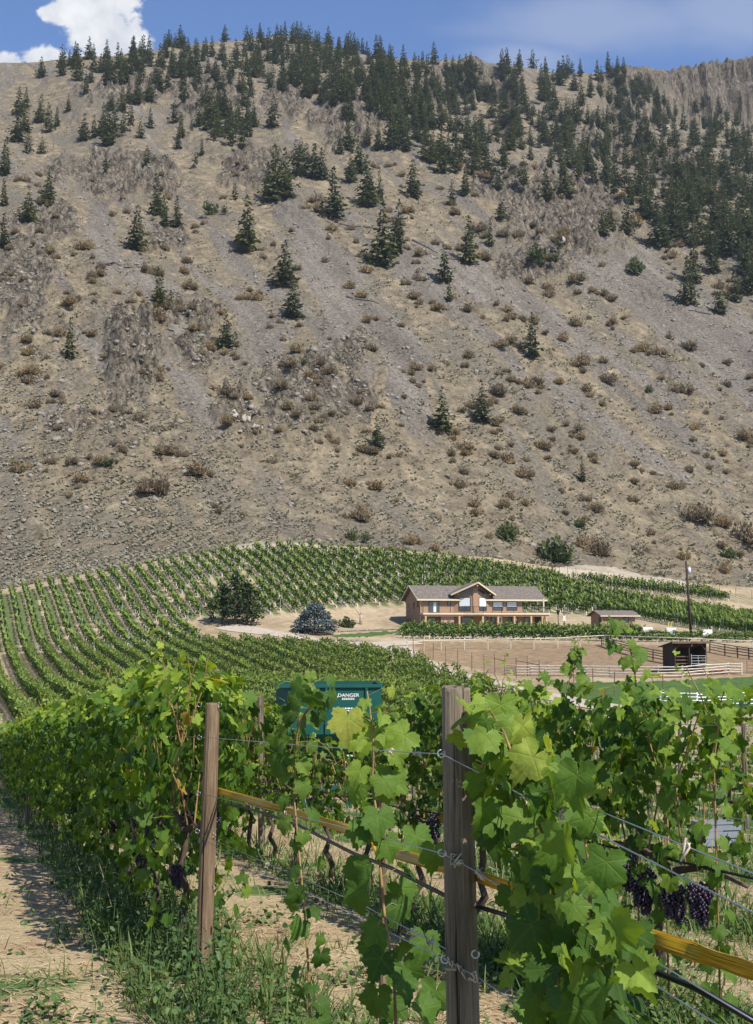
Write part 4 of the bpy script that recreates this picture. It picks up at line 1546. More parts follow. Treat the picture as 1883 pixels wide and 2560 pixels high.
def vine_proto(name, seed, zlo, ztop, n, w, shoots, clusters, openness=0.0, size=(0.05, 0.085), lite=0.0):
    """a grapevine thing: trunk, canes, foliage and its grape clusters"""
    r = np.random.RandomState(seed + 1)
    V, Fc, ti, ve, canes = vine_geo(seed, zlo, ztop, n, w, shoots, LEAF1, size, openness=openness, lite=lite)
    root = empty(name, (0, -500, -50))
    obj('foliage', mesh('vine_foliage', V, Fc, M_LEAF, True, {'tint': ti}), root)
    mb = MB()
    x = 0.0
    pts = [(0, 0, -0.1)]
    for i in range(1, 7):
        x += r.normal(0, 0.035)
        pts.append((x, r.normal(0, 0.03), 0.9 * i / 6))
    mb.tube(pts, [0.036, 0.03, 0.034, 0.026, 0.03, 0.026, 0.03], 7)
    mb.tube([(x, 0, 0.88), (x + 0.3, 0.02, 0.95), (x + 0.7, 0, 0.93)], [0.024, 0.018, 0.012], 6)
    mb.tube([(x, 0, 0.88), (x - 0.3, -0.02, 0.96), (x - 0.7, 0, 0.93)], [0.024, 0.018, 0.012], 6)
    mb.build('trunk', M_VTRUNK, root, True)
    mb = MB()
    for i in range(7):
        x0 = -0.65 + 1.3 * i / 6 + r.normal(0, 0.04)
        mb.tube([(x0, 0, 0.93), (x0 + r.normal(0, 0.06), r.normal(0, 0.08), 1.35), (x0 + r.normal(0, 0.1), r.normal(0, 0.1), ztop - 0.1)], [0.007, 0.006, 0.004], 5, False)
    for st in canes:
        mb.tube(st[::2] if len(st) > 4 else st, 0.0035, 4, False)
    mb.build('canes', M_CANE, root, True)
    for i in range(clusters):
        c = obj('grape_cluster', GRP[i % 3], root, loc=(r.uniform(-0.65, 0.65), r.choice([1, 1, 1, -1]) * r.uniform(0.06, w * 0.9), r.uniform(0.88, 1.12)), rotz=r.uniform(0, 6))
    return root


ROTV = math.pi / 2 + TH         # local x along the row, local +y towards the camera side
PROTO = {'dense': [vine_proto('grapevine', 700 + i, 0.38, 1.98, 760, 0.31, 6, 3, 0.7) for i in range(4)],
         'fruit': [vine_proto('grapevine', 720 + i, 0.82, 1.92, 600, 0.27, 1, 2, 0.6, (0.045, 0.075)) for i in range(4)],
         'low': [vine_proto('grapevine', 760 + i, 0.5, 1.38, 300, 0.24, 1, 1, 0.5, (0.045, 0.075)) for i in range(2)],
         'thin': [vine_proto('grapevine', 740 + i, 0.75, 1.75, 150, 0.18, 3, 0, 0.5, (0.045, 0.07), 0.06) for i in range(3)]}


def lod2(seed, n, zlo, ztop, w, half, size, shoots, lite=0.0, stem=True):
    r = np.random.RandomState(seed)
    x = r.uniform(-half, half, n)
    f = r.beta(1.3, 1.0, n)
    z = zlo + (ztop - zlo) * f
    side = r.choice([-1, 1], n)
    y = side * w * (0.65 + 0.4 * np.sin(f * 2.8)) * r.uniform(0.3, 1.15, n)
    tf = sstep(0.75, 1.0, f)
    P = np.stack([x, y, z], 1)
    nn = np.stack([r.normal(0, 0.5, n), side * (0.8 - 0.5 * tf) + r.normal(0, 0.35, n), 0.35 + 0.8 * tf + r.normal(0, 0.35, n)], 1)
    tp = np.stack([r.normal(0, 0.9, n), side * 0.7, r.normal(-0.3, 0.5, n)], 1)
    ti = np.clip(0.38 + 0.2 * tf + lite + r.normal(0, 0.2, n), 0, 1)  # upper leaves coloured lighter to paint in sunlit row tops
    sz = r.uniform(*size, n)
    m_ = shoots
    if m_:
        P2 = np.stack([r.uniform(-half, half, m_), r.normal(0, w * 0.6, m_), ztop - r.uniform(0.0, 0.25, m_)], 1)
        sd = r.choice([-1, 1], m_)
        nn2 = r.normal(0, 1, (m_, 3))
        tp2 = np.stack([r.normal(0, 0.5, m_), sd * r.uniform(0.1, 1.1, m_), r.uniform(0.25, 1.0, m_)], 1)
        P, nn, tp = np.concatenate([P, P2]), np.concatenate([nn, nn2]), np.concatenate([tp, tp2])
        sz = np.concatenate([sz, r.uniform(size[1] * 1.0, size[1] * 1.8, m_)])
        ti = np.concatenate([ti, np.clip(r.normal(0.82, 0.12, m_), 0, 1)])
    T = SPRAY * np.array([1.15, 1, 1])
    Tn = SPRAY * np.array([0.6, 1, 1])
    V, Fc = place(T, SPRAYF, P[:n], nn[:n], tp[:n], sz[:n])
    tt_ = np.repeat(ti[:n], len(T))
    if m_:
        V2, F2 = place(Tn, SPRAYF, P[n:], nn[n:], tp[n:], sz[n:])
        Fc = np.concatenate([Fc, F2 + len(V)])
        V = np.concatenate([V, V2])
        tt_ = np.concatenate([tt_, np.repeat(ti[n:], len(T))])
    return V, Fc, tt_


L2 = [lod2(800 + i, 240, 0.35, 1.85, 0.36, 0.72, (0.12, 0.20), 22) for i in range(4)]
L2ME = [mesh('vine_foliage', V, Fc, M_VINEFAR, False, {'tint': ti}) for V, Fc, ti in L2]
L3 = [lod2(820 + i, 84, 0.45, 1.8, 0.32, 0.7, (0.19, 0.31), 10) for i in range(4)]
HV = [lod2(840 + i, 44, 0.55, 1.75, 0.34, hf, (0.26, 0.42), 4, -0.02) for i, hf in enumerate((0.6, 0.5, 0.65, 0.35))]


def inframe(x, y, z, m=60):
    px, py = proj(np.array([[x, y, z]]))
    return -m < px[0] < 1883 + m and py[0] < 2560 + 400 and y > 1


# ------------------------------------------------------------------ which vine stands where
spots = []        # (distance, x, y, style, k, s)
BINX, BINY = float(at(825, 1800, 30.0)[0]), 30.0
for k in range(0, 40):
    s = (4.62 + 0.85) if k == 0 else 0.4 + rnd.uniform(0, 1.2)
    while s < 175:
        x, y = row(k, s + rnd.uniform(-0.1, 0.1))
        s += 1.36
        if y < 4.5 or y > 190:
            continue
        z = g1(x, y)
        if not inframe(x, y, z + 1.2):
            continue
        px, py = proj(np.array([[x, y, z]]))
        px, py = px[0], py[0]
        if y > 55 and not inpoly(np.array([px]), np.array([py]), MID)[0]:
            continue
        if y <= 60 and px > 1330 and y > 34:
            continue
        if math.hypot(x - BINX, y - BINY) < 2.6 or (650 < px < 985 and 17 < y < 32 and k >= 2):
            continue
        if k == 0:
            style = 'dense'
        elif k == 1:
            style = 'fruit' if y < 11.5 else (('low' if len(spots) % 2 else 'thin') if 660 < px < 1010 else 'dense')
        elif px > 980 and y < 60:
            style = 'thin'
            if rnd.random() < 0.45 or (px > 1250 and rnd.random() < 0.35):
                continue
        else:
            style = 'dense'
        if y > 60 and px > 950 and rnd.random() < 0.25 + 0.3 * (px > 1080):
            continue
        spots.append((y, x, y, z, style, k, px))
spots.sort()
print('vine spots', len(spots))


ORD = ['nearest', 'second', 'third', 'fourth', 'fifth', 'sixth', 'seventh', 'eighth', 'ninth', 'tenth', 'eleventh', 'twelfth']


def vine_label(k, px, y, style):
    far_ = 'closest part' if y < 11 else 'near part' if y < 16 else 'middle part' if y < 26 else 'far part' if y < 45 else 'farthest part'
    where = 'near the left edge' if px < 200 else 'left of the thinner post' if px < 500 else 'left of the green bin' if px < 690 else 'behind the green bin' if px < 960 else 'behind the thick post' if px < 1250 else 'right of the thick post' if px < 1600 else 'near the right edge'
    rowname = ORD[k] + ' row' if k < 12 else 'crowded valley rows'
    look = {'dense': 'dense leafy', 'fruit': 'open fruiting', 'low': 'low leafy', 'thin': 'thin young'}[style]
    return '%s grapevine, %s of the %s, %s' % (look, far_, rowname, where)


VTR = MB().tube([(0, 0, -0.1), (0.03, 0.02, 0.4), (-0.02, 0, 0.9)], [0.035, 0.03, 0.028], 6).data('vine_trunk', M_VTRUNK, True)
rest2, rest3 = [], []
cnt = 0
for i, (d_, x, y, z, style, k, px) in enumerate(spots):
    rz = ROTV + rnd.choice([0, math.pi]) * (0 if style == 'fruit' else 1)
    hs = rnd.uniform(0.92, 1.08)
    if cnt < 292:
        cnt += 1
        if y < 34 and k < 12:
            o = dup(rnd.choice(PROTO[style]), (x, y, z), rz, (1.0, 1.0, hs))
        elif style == 'thin':
            o = dup(PROTO['thin'][i % 3], (x, y, z), rz, (1.0, 1.0, hs))
        else:
            o = empty('grapevine', (x, y, z), rz)
            o.scale = (1.05, 1.0, hs)
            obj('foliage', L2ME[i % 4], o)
            obj('trunk', VTR, o)
        tag(o, vine_label(k, px, y, style), 'grapevine', 'grapevines in the trellis rows')
    elif y < 115:
        rest2.append((x, y, z, rz, hs))
    else:
        rest3.append((x, y, z, rz, hs))
for l in PROTO.values():
    for o in l:
        for ch in list(o.children):
            bpy.data.objects.remove(ch)
        bpy.data.objects.remove(o)

# the hill plot, the upper strip and the hedge rows before the house go with the rest
hill, hposts = [], []
for k in range(-4, 75):
    ss = np.arange(120, 330, 1.25)
    X = P0[0] + NN[0] * 2.4 * k + D[0] * ss
    Y = P0[1] + NN[1] * 2.4 * k + D[1] * ss
    Z = G(X, Y)
    px, py = proj(np.stack([X, Y, Z], -1))
    ins = (inpoly(px, py, HILL) | inpoly(px, py, STRIP)) & (px > -60) & (px < 1940)
    gapn = perlin(ss / 5.0, np.full_like(ss, k * 7.3), 120)
    for j in np.nonzero(ins)[0]:
        left = px[j] < 640
        if RS.rand() < (0.10 if not left else 0.12) or (left and gapn[j] < -0.45):
            pass
        else:
            hill.append((X[j], Y[j], Z[j], ROTV, RS.uniform(0.8, 1.15) * (1.0 if left else 1.18)))
        if j % 5 == (k * 2) % 5:
            hposts.append((X[j], Y[j], Z[j], px[j], py[j]))
for (a, b, Yd) in [((1012, 1581), (1883, 1592), 190), ((1005, 1588), (1883, 1599), 186), ((1010, 1596), (1883, 1607), 182)]:
    n = int((b[0] - a[0]) / F * Yd / 0.75)
    for i in range(n):
        f = i / (n - 1)
        p = hit([a[0] + (b[0] - a[0]) * f], [a[1] + (b[1] - a[1]) * f], 60, 400)[0]
        if rnd.random() < 0.06 or perlin(np.array([f * 9.0]), np.array([a[1] * 1.0]), 8)[0] < -0.5:
            continue
        hill.append((p[0], p[1], p[2], rnd.uniform(-0.1, 0.1), rnd.uniform(0.75, 1.1) * (0.5 if p[0] / p[1] > 0.218 else 1.0)))
Vs, Fs, Ts, off = [], [], [], 0
for lst, tm in ((rest2, [(a, b, c) for a, b, c in L2]), (rest3, L3), (hill, HV)):
    for v in range(4):
        q = np.array(lst[v::4])
        if not len(q):
            continue
        V, Fc, ti = tm[v]
        dt = RS.uniform(-0.12, 0.12, len(q))
        if lst is hill:
            qx, _ = proj(q[:, :3])
            dt = dt - 0.08 * sstep(600, 900, qx)
        sc3 = np.stack([np.ones(len(q)) * 1.05, np.ones(len(q)), q[:, 4]], 1)
        a, b, c = tile(V, Fc, q[:, :3], q[:, 3], sc3, ti, dt)
        Vs.append(a)
        Fs.append(b + off)
        Ts.append(c)
        off += len(a)
nleaf = sum(len(f) for f in Fs)
allq = np.array([h[:3] for h in hill])
# pale guards round the foot of each hill vine
GV, GF = [], []
MBg = MB().tube([(0, 0, -0.05), (0, 0, 0.62)], 0.085, 5)
gv = np.concatenate(MBg.V)
gf = np.array([f for f in MBg.P if len(f) == 4])
a, b, _ = tile(gv, gf, allq, RS.uniform(0, 6, len(allq)), RS.uniform(0.75, 1.2, len(allq)))
Vs.append(a)
Fs.append(b + off)
Ts.append(np.full(len(a), 0.5))
Vall, Fall = np.concatenate(Vs), np.concatenate(Fs)
mi = np.zeros(len(Fall), np.int32)
mi[nleaf:] = 1
M_GUARD = plain('vine_guard', (0.66, 0.62, 0.55), 0.7, 0.06, 2)
o = obj('vineyard_rows', mesh('vineyard_rows', Vall, Fall, [M_VINEFAR, M_GUARD], False, {'tint': np.concatenate(Ts)}, mi))
tag(o, 'far green vineyard rows on the valley floor and up the hill behind the house', 'vineyard', kind='stuff')
print('hill vines', len(hill), 'mid rest', len(rest2), len(rest3), 'posts', len(hposts))

# ------------------------------------------------------------------ trellis posts
def post_me(name, H, r0, r1, mat, seed, n=14):
    r = np.random.RandomState(seed)
    V, Fc = [], []
    rings = [(-0.3, r0), (0.3 * H, r0 * 0.97), (0.7 * H, (r0 + r1) / 2), (H - 0.012, r1), (H, r1 * 0.93)]
    wob = [1 + r.normal(0, 0.02) for _ in range(n)]
    for z, rr in rings:
        for j in range(n):
            a = 2 * math.pi * j / n
            V.append((math.cos(a) * rr * wob[j], math.sin(a) * rr * wob[j], z + (r.normal(0, 0.004) if z >= H - 0.02 else 0)))
    mb = MB()
    f = []
    for i in range(len(rings) - 1):
        for j in range(n):
            k = (j + 1) % n
            f.append((i * n + j, i * n + k, (i + 1) * n + k, (i + 1) * n + j))
    f.append(tuple((len(rings) - 1) * n + j for j in range(n)))
    return mb.add(V, f).data(name, mat, False)


def ring(c, rad, axis, wr=0.003):
    """small wire loop"""
    a = Vector(axis).normalized()
    u = a.orthogonal().normalized()
    v = a.cross(u)
    return MB().tube([Vector(c) + (u * math.cos(t) + v * math.sin(t)) * rad for t in np.linspace(0, 5.6, 13)], wr, 5)


def rowL(px):
    """depth of the nearest row under a pixel column"""
    return 8.57 * 570 / (px + 70)


zl, zr = g1(-1.21, 8.57), g1(0.30, 4.2)
lt, rt = zat(1757, 8.57), zat(1718, 4.2)
pl = empty('trellis_post', (at(517, 1800, 8.57)[0] - 0.005, 8.57, zl))
pl.rotation_euler = (0.0, math.radians(1.4), 0)
obj('shaft', post_me('post_shaft', lt - zl, 0.058, 0.049, M_WOOD, 1), pl)
for (pxx, pyy) in ((497, 1763), (547, 1762), (497, 1845), (494, 1985), (533, 2090), (537, 2215), (492, 2080)):
    w_ = at(pxx, pyy, 8.5)
    ring((w_[0] - pl.location.x - (w_[2] - zl) * 0.024, -0.04, w_[2] - zl), 0.016, (0.3, 1, 0.2), 0.0028).build('wire_loop', M_WIRE, pl, True)
tag(pl, 'thinner brown wooden trellis post with wire loops at the end of the leafy row', 'post', 'wooden posts of the nearest trellis row')
pr = empty('trellis_post', (at(1148, 1800, 4.2)[0] + 0.02, 4.2, zr))
pr.rotation_euler = (0.0, math.radians(-0.9), 0)
obj('shaft', post_me('post_shaft', rt - zr, 0.060, 0.050, M_GREYWOOD, 2, 18), pr)
for (pxx, pyy, ax_) in ((1104, 1884, (0.2, 1, 0.2)), (1106, 2133, (0.3, 1, 0.4)), (1113, 2400, (0.3, 1, 0.1)), (1189, 2388, (0.2, 1, 0.1))):
    w_ = at(pxx, pyy, 4.14)
    ring((w_[0] - pr.location.x + (w_[2] - zr) * 0.0157, -0.05, w_[2] - zr), 0.013, ax_, 0.0030).build('wire_loop', M_STEEL, pr, True)
tag(pr, 'thick grey wooden trellis post in the foreground dappled with leaf shade', 'post', 'wooden posts of the nearest trellis row')

PST = [post_me('post_shaft', 2.05, 0.05, 0.045, M_GREYWOOD, 10 + i, 9) for i in range(3)]
for (px_, Yd, H, lab) in [(128, 24.0, 2.1, 'weathered post standing in the leafy row near the left edge'), (104, 29.0, 2.1, 'dark post deeper in the leafy row near the left edge'), (75, 38, 2.1, 'farthest visible post of the leafy row at the left edge')]:
    x = at(px_, 1800, Yd)[0]
    o = obj('trellis_post', rnd.choice(PST), loc=(x - 0.36, Yd - 0.12, g1(x, Yd)))
    tag(o, lab, 'post', 'wooden posts of the nearest trellis row')
x, y = row(0, 2.85)
y = rowL(957)
x = at(957, 2000, y)[0]
ob = obj('trellis_post', post_me('post_shaft', 1.5, 0.017, 0.015, M_WOOD, 21, 9), loc=(x * 1.085, y * 1.085 + 0.03, g1(x * 1.085, y * 1.085)))
tag(ob, 'short brown stake behind the middle young vine where the yellow tape is knotted', 'post', 'wooden posts of the nearest trellis row')
npost = 0
for k in range(1, 24):
    s = rnd.uniform(0.5, 4.0) if k > 1 else 8.1
    while s < 62:
        x, y = row(k, s)
        s += 4.65
        if y < 6.3 or y > 62:
            continue
        z = g1(x, y)
        px, py = proj(np.array([[x, y, z + 1.6]]))
        px = px[0]
        if not (-20 < px < 1900) or math.hypot(x - BINX, y - BINY) < 2.2:
            continue
        if (px < 960 and y > 26) or (px > 1150 and y < 19) or (680 < px < 1000 and y < 31):
            continue
        npost += 1
        o = obj('trellis_post', PST[npost % 3], loc=(x, y, z), rotz=rnd.uniform(0, 6), scale=(1, 1, rnd.uniform(0.92, 1.07)))
        o.rotation_euler = (rnd.gauss(0, 0.018), rnd.gauss(0, 0.018), rnd.uniform(0, 6))
        wh = 'left of the green bin' if px < 690 else 'beside the green bin' if px < 1000 else 'between the thick post and the gravel road' if px < 1350 else 'in front of the white rail fence at right'
        tag(o, '%s grey wooden post %s' % ('near' if y < 18 else 'small' if y < 38 else 'tiny far', wh), 'post', 'grey wooden posts of the farther rows')
print('posts near', npost)
SPM = MB().box(-0.03, 0.03, -0.03, 0.03, -0.3, 2.1).data('steel_post', M_STEEL)
hposts.sort(key=lambda t: t[1])
for X_, Y_, Z_, px, py in hposts[:300]:
    o = obj('steel_post', SPM, loc=(X_, Y_, Z_), rotz=ROTV)
    wh = 'left part of the hill plot' if px < 450 else 'hill plot behind the pines' if px < 800 else 'hill plot behind the house' if px < 1400 else 'lower hill plot at right'
    tag(o, 'slim pale steel trellis post in the %s' % wh, 'post', 'steel posts of the hill vineyard')
if len(hposts) > 300:
    q = np.array([h[:3] for h in hposts[300:]])
    pv = np.array([v.co[:] for v in SPM.vertices])
    pf = np.array([list(p.vertices) for p in SPM.polygons])
    a, b, _ = tile(pv, pf, q, np.full(len(q), ROTV), np.ones(len(q)))
    tag(obj('steel_posts', mesh('steel_posts', a, b, M_STEEL)), 'far pale steel trellis posts at the top of the hill plot', 'posts', kind='stuff')

# ------------------------------------------------------------------ wires, hoses and the yellow tape of the nearest row
def P3(px, py, Y=None):
    return at(px, py, rowL(px) if Y is None else Y)


def wire(pts, r, lab, mat=None, name='trellis_wire', cat='wire', knots_=0):
    mb = MB().tube(pts, r, 6)
    o = mb.build(name, mat or M_WIRE, smooth=True)
    tag(o, lab, cat, 'wires of the nearest trellis row' if cat == 'wire' else None)
    for i in range(knots_):
        f = rnd.uniform(0.1, 0.95) * (len(pts) - 1)
        a = int(f)
        p = Vector(pts[a]).lerp(Vector(pts[a + 1]), f - a)
        kb = MB()
        q = []
        for j in range(9):
            q.append(p + Vector((rnd.gauss(0, 0.010), rnd.gauss(0, 0.010), rnd.gauss(-0.004, 0.012))))
        kb.tube(q, 0.0032, 4)
        kb.build('tendril', M_DRYT, o, True)
    return o


M_DRYT = plain('dry_tendril', (0.50, 0.42, 0.30), 0.8, 0.15, 20)
ext = lambda pxA, pyA: P3(pxA, pyA)
wire([P3(250, 1834), P3(520, 1844), P3(820, 1868), P3(1105, 1885, 4.14), P3(1190, 1928, 4.1), P3(1565, 2122, 2.93), P3(1883, 2281, 2.49), P3(2300, 2490, 1.95)], 0.0021, 'top trellis wire from the thinner post past the thick post to the right edge', knots_=9)
wire([P3(1190, 1900, 4.25), P3(1394, 1985, 3.33), P3(1883, 2184, 2.5), P3(2300, 2355, 2.0)], 0.0018, 'upper of the two wires running right from the thick post', knots_=3)
wire([P3(505, 1985), P3(820, 2058), P3(1108, 2134, 4.14), P3(1190, 2178, 4.1), P3(1345, 2279, 3.44), P3(1791, 2560, 2.62), P3(2100, 2760, 2.2)], 0.0021, 'middle trellis wire running just along the yellow tape', knots_=10)
wire([P3(1195, 2185, 4.2), P3(1473, 2312, 3.15), P3(1671, 2423, 2.8), P3(1900, 2560, 2.46)], 0.0018, 'middle right wire sloping down beside the yellow tape', knots_=3)
wire([P3(500, 2085), P3(914, 2266), P3(1115, 2372, 4.16)], 0.0017, 'thin lower wire between the two foreground posts', knots_=3)
wire([P3(500, 2095), P3(730, 2213), P3(1113, 2398, 4.14), P3(1205, 2450, 4.1), P3(1500, 2650, 3.05)], 0.0019, 'lowest trellis wire crossing the bottom of the thick post', knots_=3)
# tape: a flat yellow strap
def tape(line, lab):
    pts = []
    for (a, b) in zip(line[:-1], line[1:]):
        for j in range(14):
            f = j / 14
            pts.append([a[0] + (b[0] - a[0]) * f, a[1] + (b[1] - a[1]) * f])
    pts.append(line[-1])
    V, al, ac = [], [], []
    for i, (px, py) in enumerate(pts):
        p = P3(px, py, rowL(px) * 1.085)
        tw = 0.45 * math.sin(i * 0.31) + 0.25 * math.sin(i * 0.83)
        for j in range(5):
            f = (j - 2) / 4
            V.append((p[0] + NN[0] * f * 0.045 * math.sin(tw), p[1] + NN[1] * f * 0.045 * math.sin(tw), p[2] + f * 0.045 * math.cos(tw)))
            al.append(i * 0.12)
            ac.append(f)
    n = len(pts)
    me = mesh('tape', np.array(V), grid_faces(n, 5), M_TAPE, True, {'along': al, 'across': ac})
    o = obj('tape', me)
    md = o.modifiers.new('thick', 'SOLIDIFY')
    md.thickness = 0.0015
    return tag(o, lab, 'tape', 'yellow tape along the nearest row')


tape([(534, 1974), (700, 2020), (945, 2097), (1000, 2112)], 'flat yellow plastic tape stretched from the thinner post to the knot in the middle')
tape([(945, 2122), (1160, 2180), (1423, 2268), (1584, 2330), (1883, 2428), (2300, 2570)], 'flat yellow plastic tape widening from the middle knot to the right edge')
kb = MB()
pk = P3(950, 2120, rowL(950) * 1.085 - 0.02)
for i in range(5):
    q = [pk + np.array([rnd.gauss(0, 0.018), rnd.gauss(0, 0.015), rnd.gauss(0, 0.022)]) for _ in range(5)]
    kb.tube(q, [0.008, 0.011, 0.009, 0.011, 0.007], 5)
tag(kb.build('tape_knot', M_TAPE, smooth=True), 'crumpled knot of yellow tape tied round the short stake', 'knot')
wire([P3(a_, b_, rowL(a_) * 1.08) for a_, b_ in ((505, 1996), (560, 2010), (600, 2016), (650, 2030), (740, 2060), (883, 2133), (974, 2168), (1112, 2238), (1200, 2268), (1303, 2299), (1420, 2336), (1510, 2363), (1613, 2419), (1737, 2469), (1883, 2550), (2200, 2730))], 0.0085, 'black drip hose hung along the nearest row below the yellow tape', M_BLACK, 'drip_hose', 'hose')
gp = [hit([a], [b], 2.5, 30)[0] for a, b in ((470, 2330), (520, 2400), (560, 2470), (600, 2550), (640, 2660))]
wire([g + np.array([0, 0, 0.05]) for g in gp], 0.016, 'thick black hose lying on the ground beside the thinner post', M_BLACK, 'drip_hose', 'hose')
for (h_, r_, nm, lab) in [(0.95, 0.0085, 'drip_hose', 'black drip hose through the second row with the hanging grapes'), (1.25, 0.002, 'trellis_wire', 'wire through the fruit of the second row'), (1.75, 0.002, 'trellis_wire', 'upper wire of the second row among its leaves')]:
    pts = []
    for s in np.arange(0.2, 40, 2.3):
        x, y = row(1, s)
        pts.append((x - 0.02, y, g1(x, y) + h_ - (0.03 if nm == 'drip_hose' else 0) * math.sin(s * 1.3)))
    wire(pts, r_, lab, M_BLACK if nm == 'drip_hose' else None, nm, 'hose' if nm == 'drip_hose' else 'wire')

# ------------------------------------------------------------------ the young vines in front
def stem_leaves(P, Nn, Tp, S, Ti, stem, r, every, off, size, lite=0.0, tipn=4):
    """leaves on petioles along a stem polyline"""
    stem = np.array(stem)
    seg = np.linalg.norm(np.diff(stem, axis=0), axis=1)
    cum = np.concatenate([[0], np.cumsum(seg)])
    pet = []
    t = 0.02
    sd = 1
    while t < cum[-1]:
        p = np.array([np.interp(t, cum, stem[:, j]) for j in range(3)])
        f = t / cum[-1]
        a = sd * r.uniform(0.5, 1.25) + r.normal(0, 0.5)
        sd = -sd
        o_ = np.array([math.sin(a), -abs(math.cos(a)) * 0.55 + r.normal(0, 0.2), r.uniform(-0.25, 0.3)])
        L = off * r.uniform(0.5, 1.15)
        q = p + o_ * L
        pet.append((p, p + o_ * L * 0.6 + np.array([0, 0, 0.015]), q))
        P.append(q)
        Nn.append(np.array([o_[0] * 0.55, -0.75, 0.55]) + r.normal(0, 0.38, 3))
        Tp.append(np.array([o_[0] * 0.7, -0.15, -0.9]) + r.normal(0, 0.3, 3))
        S.append(r.uniform(*size) * (0.55 + 0.45 * min(1, f * 4)))
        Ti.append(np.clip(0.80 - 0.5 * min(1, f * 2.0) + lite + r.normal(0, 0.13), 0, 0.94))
        t += every * r.uniform(0.7, 1.3) * (0.6 if f < 0.1 else 1)
    return pet


def young_vine(label, stems, seed, every, off, size, extra=(), lite=0.0):
    r = np.random.RandomState(seed)
    P, Nn, Tp, S, Ti = [], [], [], [], []
    mb, pb = MB(), MB()
    base = Vector(stems[0][-1])
    for st in stems:
        pet = stem_leaves(P, Nn, Tp, S, Ti, st, r, every, off, size, lite)
        mb.tube(st, np.linspace(0.003, 0.0065, len(st)), 6)
        for a, b, c in pet:
            pb.tube([a, b, c], 0.0016, 4, False)
    for (p, n, tp, s, ti) in extra:
        P.append(p)
        Nn.append(n)
        Tp.append(tp)
        S.append(s)
        Ti.append(ti)
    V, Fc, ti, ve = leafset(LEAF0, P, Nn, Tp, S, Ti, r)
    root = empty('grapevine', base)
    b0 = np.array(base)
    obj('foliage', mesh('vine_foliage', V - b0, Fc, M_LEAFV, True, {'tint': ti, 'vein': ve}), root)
    mb.V = [v - b0 for v in mb.V]
    pb.V = [v - b0 for v in pb.V]
    mb.build('stem', M_CANE, root, True)
    pb.build('petioles', M_GREENCANE, root, True)
    tag(root, label, 'grapevine', 'young grapevines in front')
    return root


def XL(px, py, dpt, side, tpx, tpy, size, tint, up=0.35, out_=-0.9):
    """one hand placed leaf: junction pixel, tip pixel, depth"""
    p, q = at(px, py, dpt), at(tpx, tpy, dpt - 0.01)
    return (p, np.array([side, out_, up]), q - p, size, tint)


gA = hit([800], [2600], 2.5, 30)[0]
stA = [P3(742, 1684), P3(748, 1740), P3(746, 1800), P3(738, 1900), P3(736, 2000), P3(748, 2130), P3(760, 2260), P3(770, 2400), np.array([P3(785, 2560)[0], rowL(785), g1(P3(785, 2560)[0], rowL(785))])]
shA = [P3(768, 1690), P3(790, 1725), P3(805, 1745), P3(770, 1772), P3(745, 1815)]
dA = rowL(745)
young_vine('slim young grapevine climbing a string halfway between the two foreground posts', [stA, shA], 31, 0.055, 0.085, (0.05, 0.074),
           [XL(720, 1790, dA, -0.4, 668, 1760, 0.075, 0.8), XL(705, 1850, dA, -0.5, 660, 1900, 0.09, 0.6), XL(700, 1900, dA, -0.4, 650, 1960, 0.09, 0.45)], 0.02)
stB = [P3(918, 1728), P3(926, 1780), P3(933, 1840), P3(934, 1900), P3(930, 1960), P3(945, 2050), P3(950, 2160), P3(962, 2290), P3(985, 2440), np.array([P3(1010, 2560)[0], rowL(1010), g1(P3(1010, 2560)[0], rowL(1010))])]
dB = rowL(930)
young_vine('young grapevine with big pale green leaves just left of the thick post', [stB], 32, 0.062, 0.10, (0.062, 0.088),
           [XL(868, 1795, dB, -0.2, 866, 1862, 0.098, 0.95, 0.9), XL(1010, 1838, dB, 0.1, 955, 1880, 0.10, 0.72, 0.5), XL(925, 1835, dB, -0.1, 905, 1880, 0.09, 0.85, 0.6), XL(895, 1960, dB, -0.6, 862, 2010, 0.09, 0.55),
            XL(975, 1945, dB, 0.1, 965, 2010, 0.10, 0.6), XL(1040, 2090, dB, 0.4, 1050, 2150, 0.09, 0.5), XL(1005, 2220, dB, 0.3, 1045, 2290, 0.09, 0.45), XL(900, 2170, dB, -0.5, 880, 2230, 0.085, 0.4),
            XL(1060, 2350, dB, 0.2, 1050, 2420, 0.09, 0.4), XL(1010, 2420, dB, -0.1, 1030, 2500, 0.1, 0.35), XL(940, 2360, dB, -0.4, 920, 2430, 0.09, 0.35), XL(1090, 2480, dB, 0.1, 1075, 2550, 0.1, 0.4), XL(980, 2500, dB, 0.1, 960, 2570, 0.1, 0.3), XL(1085, 2130, dB - 0.4, 0.2, 1080, 2200, 0.075, 0.55), XL(900, 2075, dB - 0.1, -0.2, 885, 2130, 0.075, 0.5)])
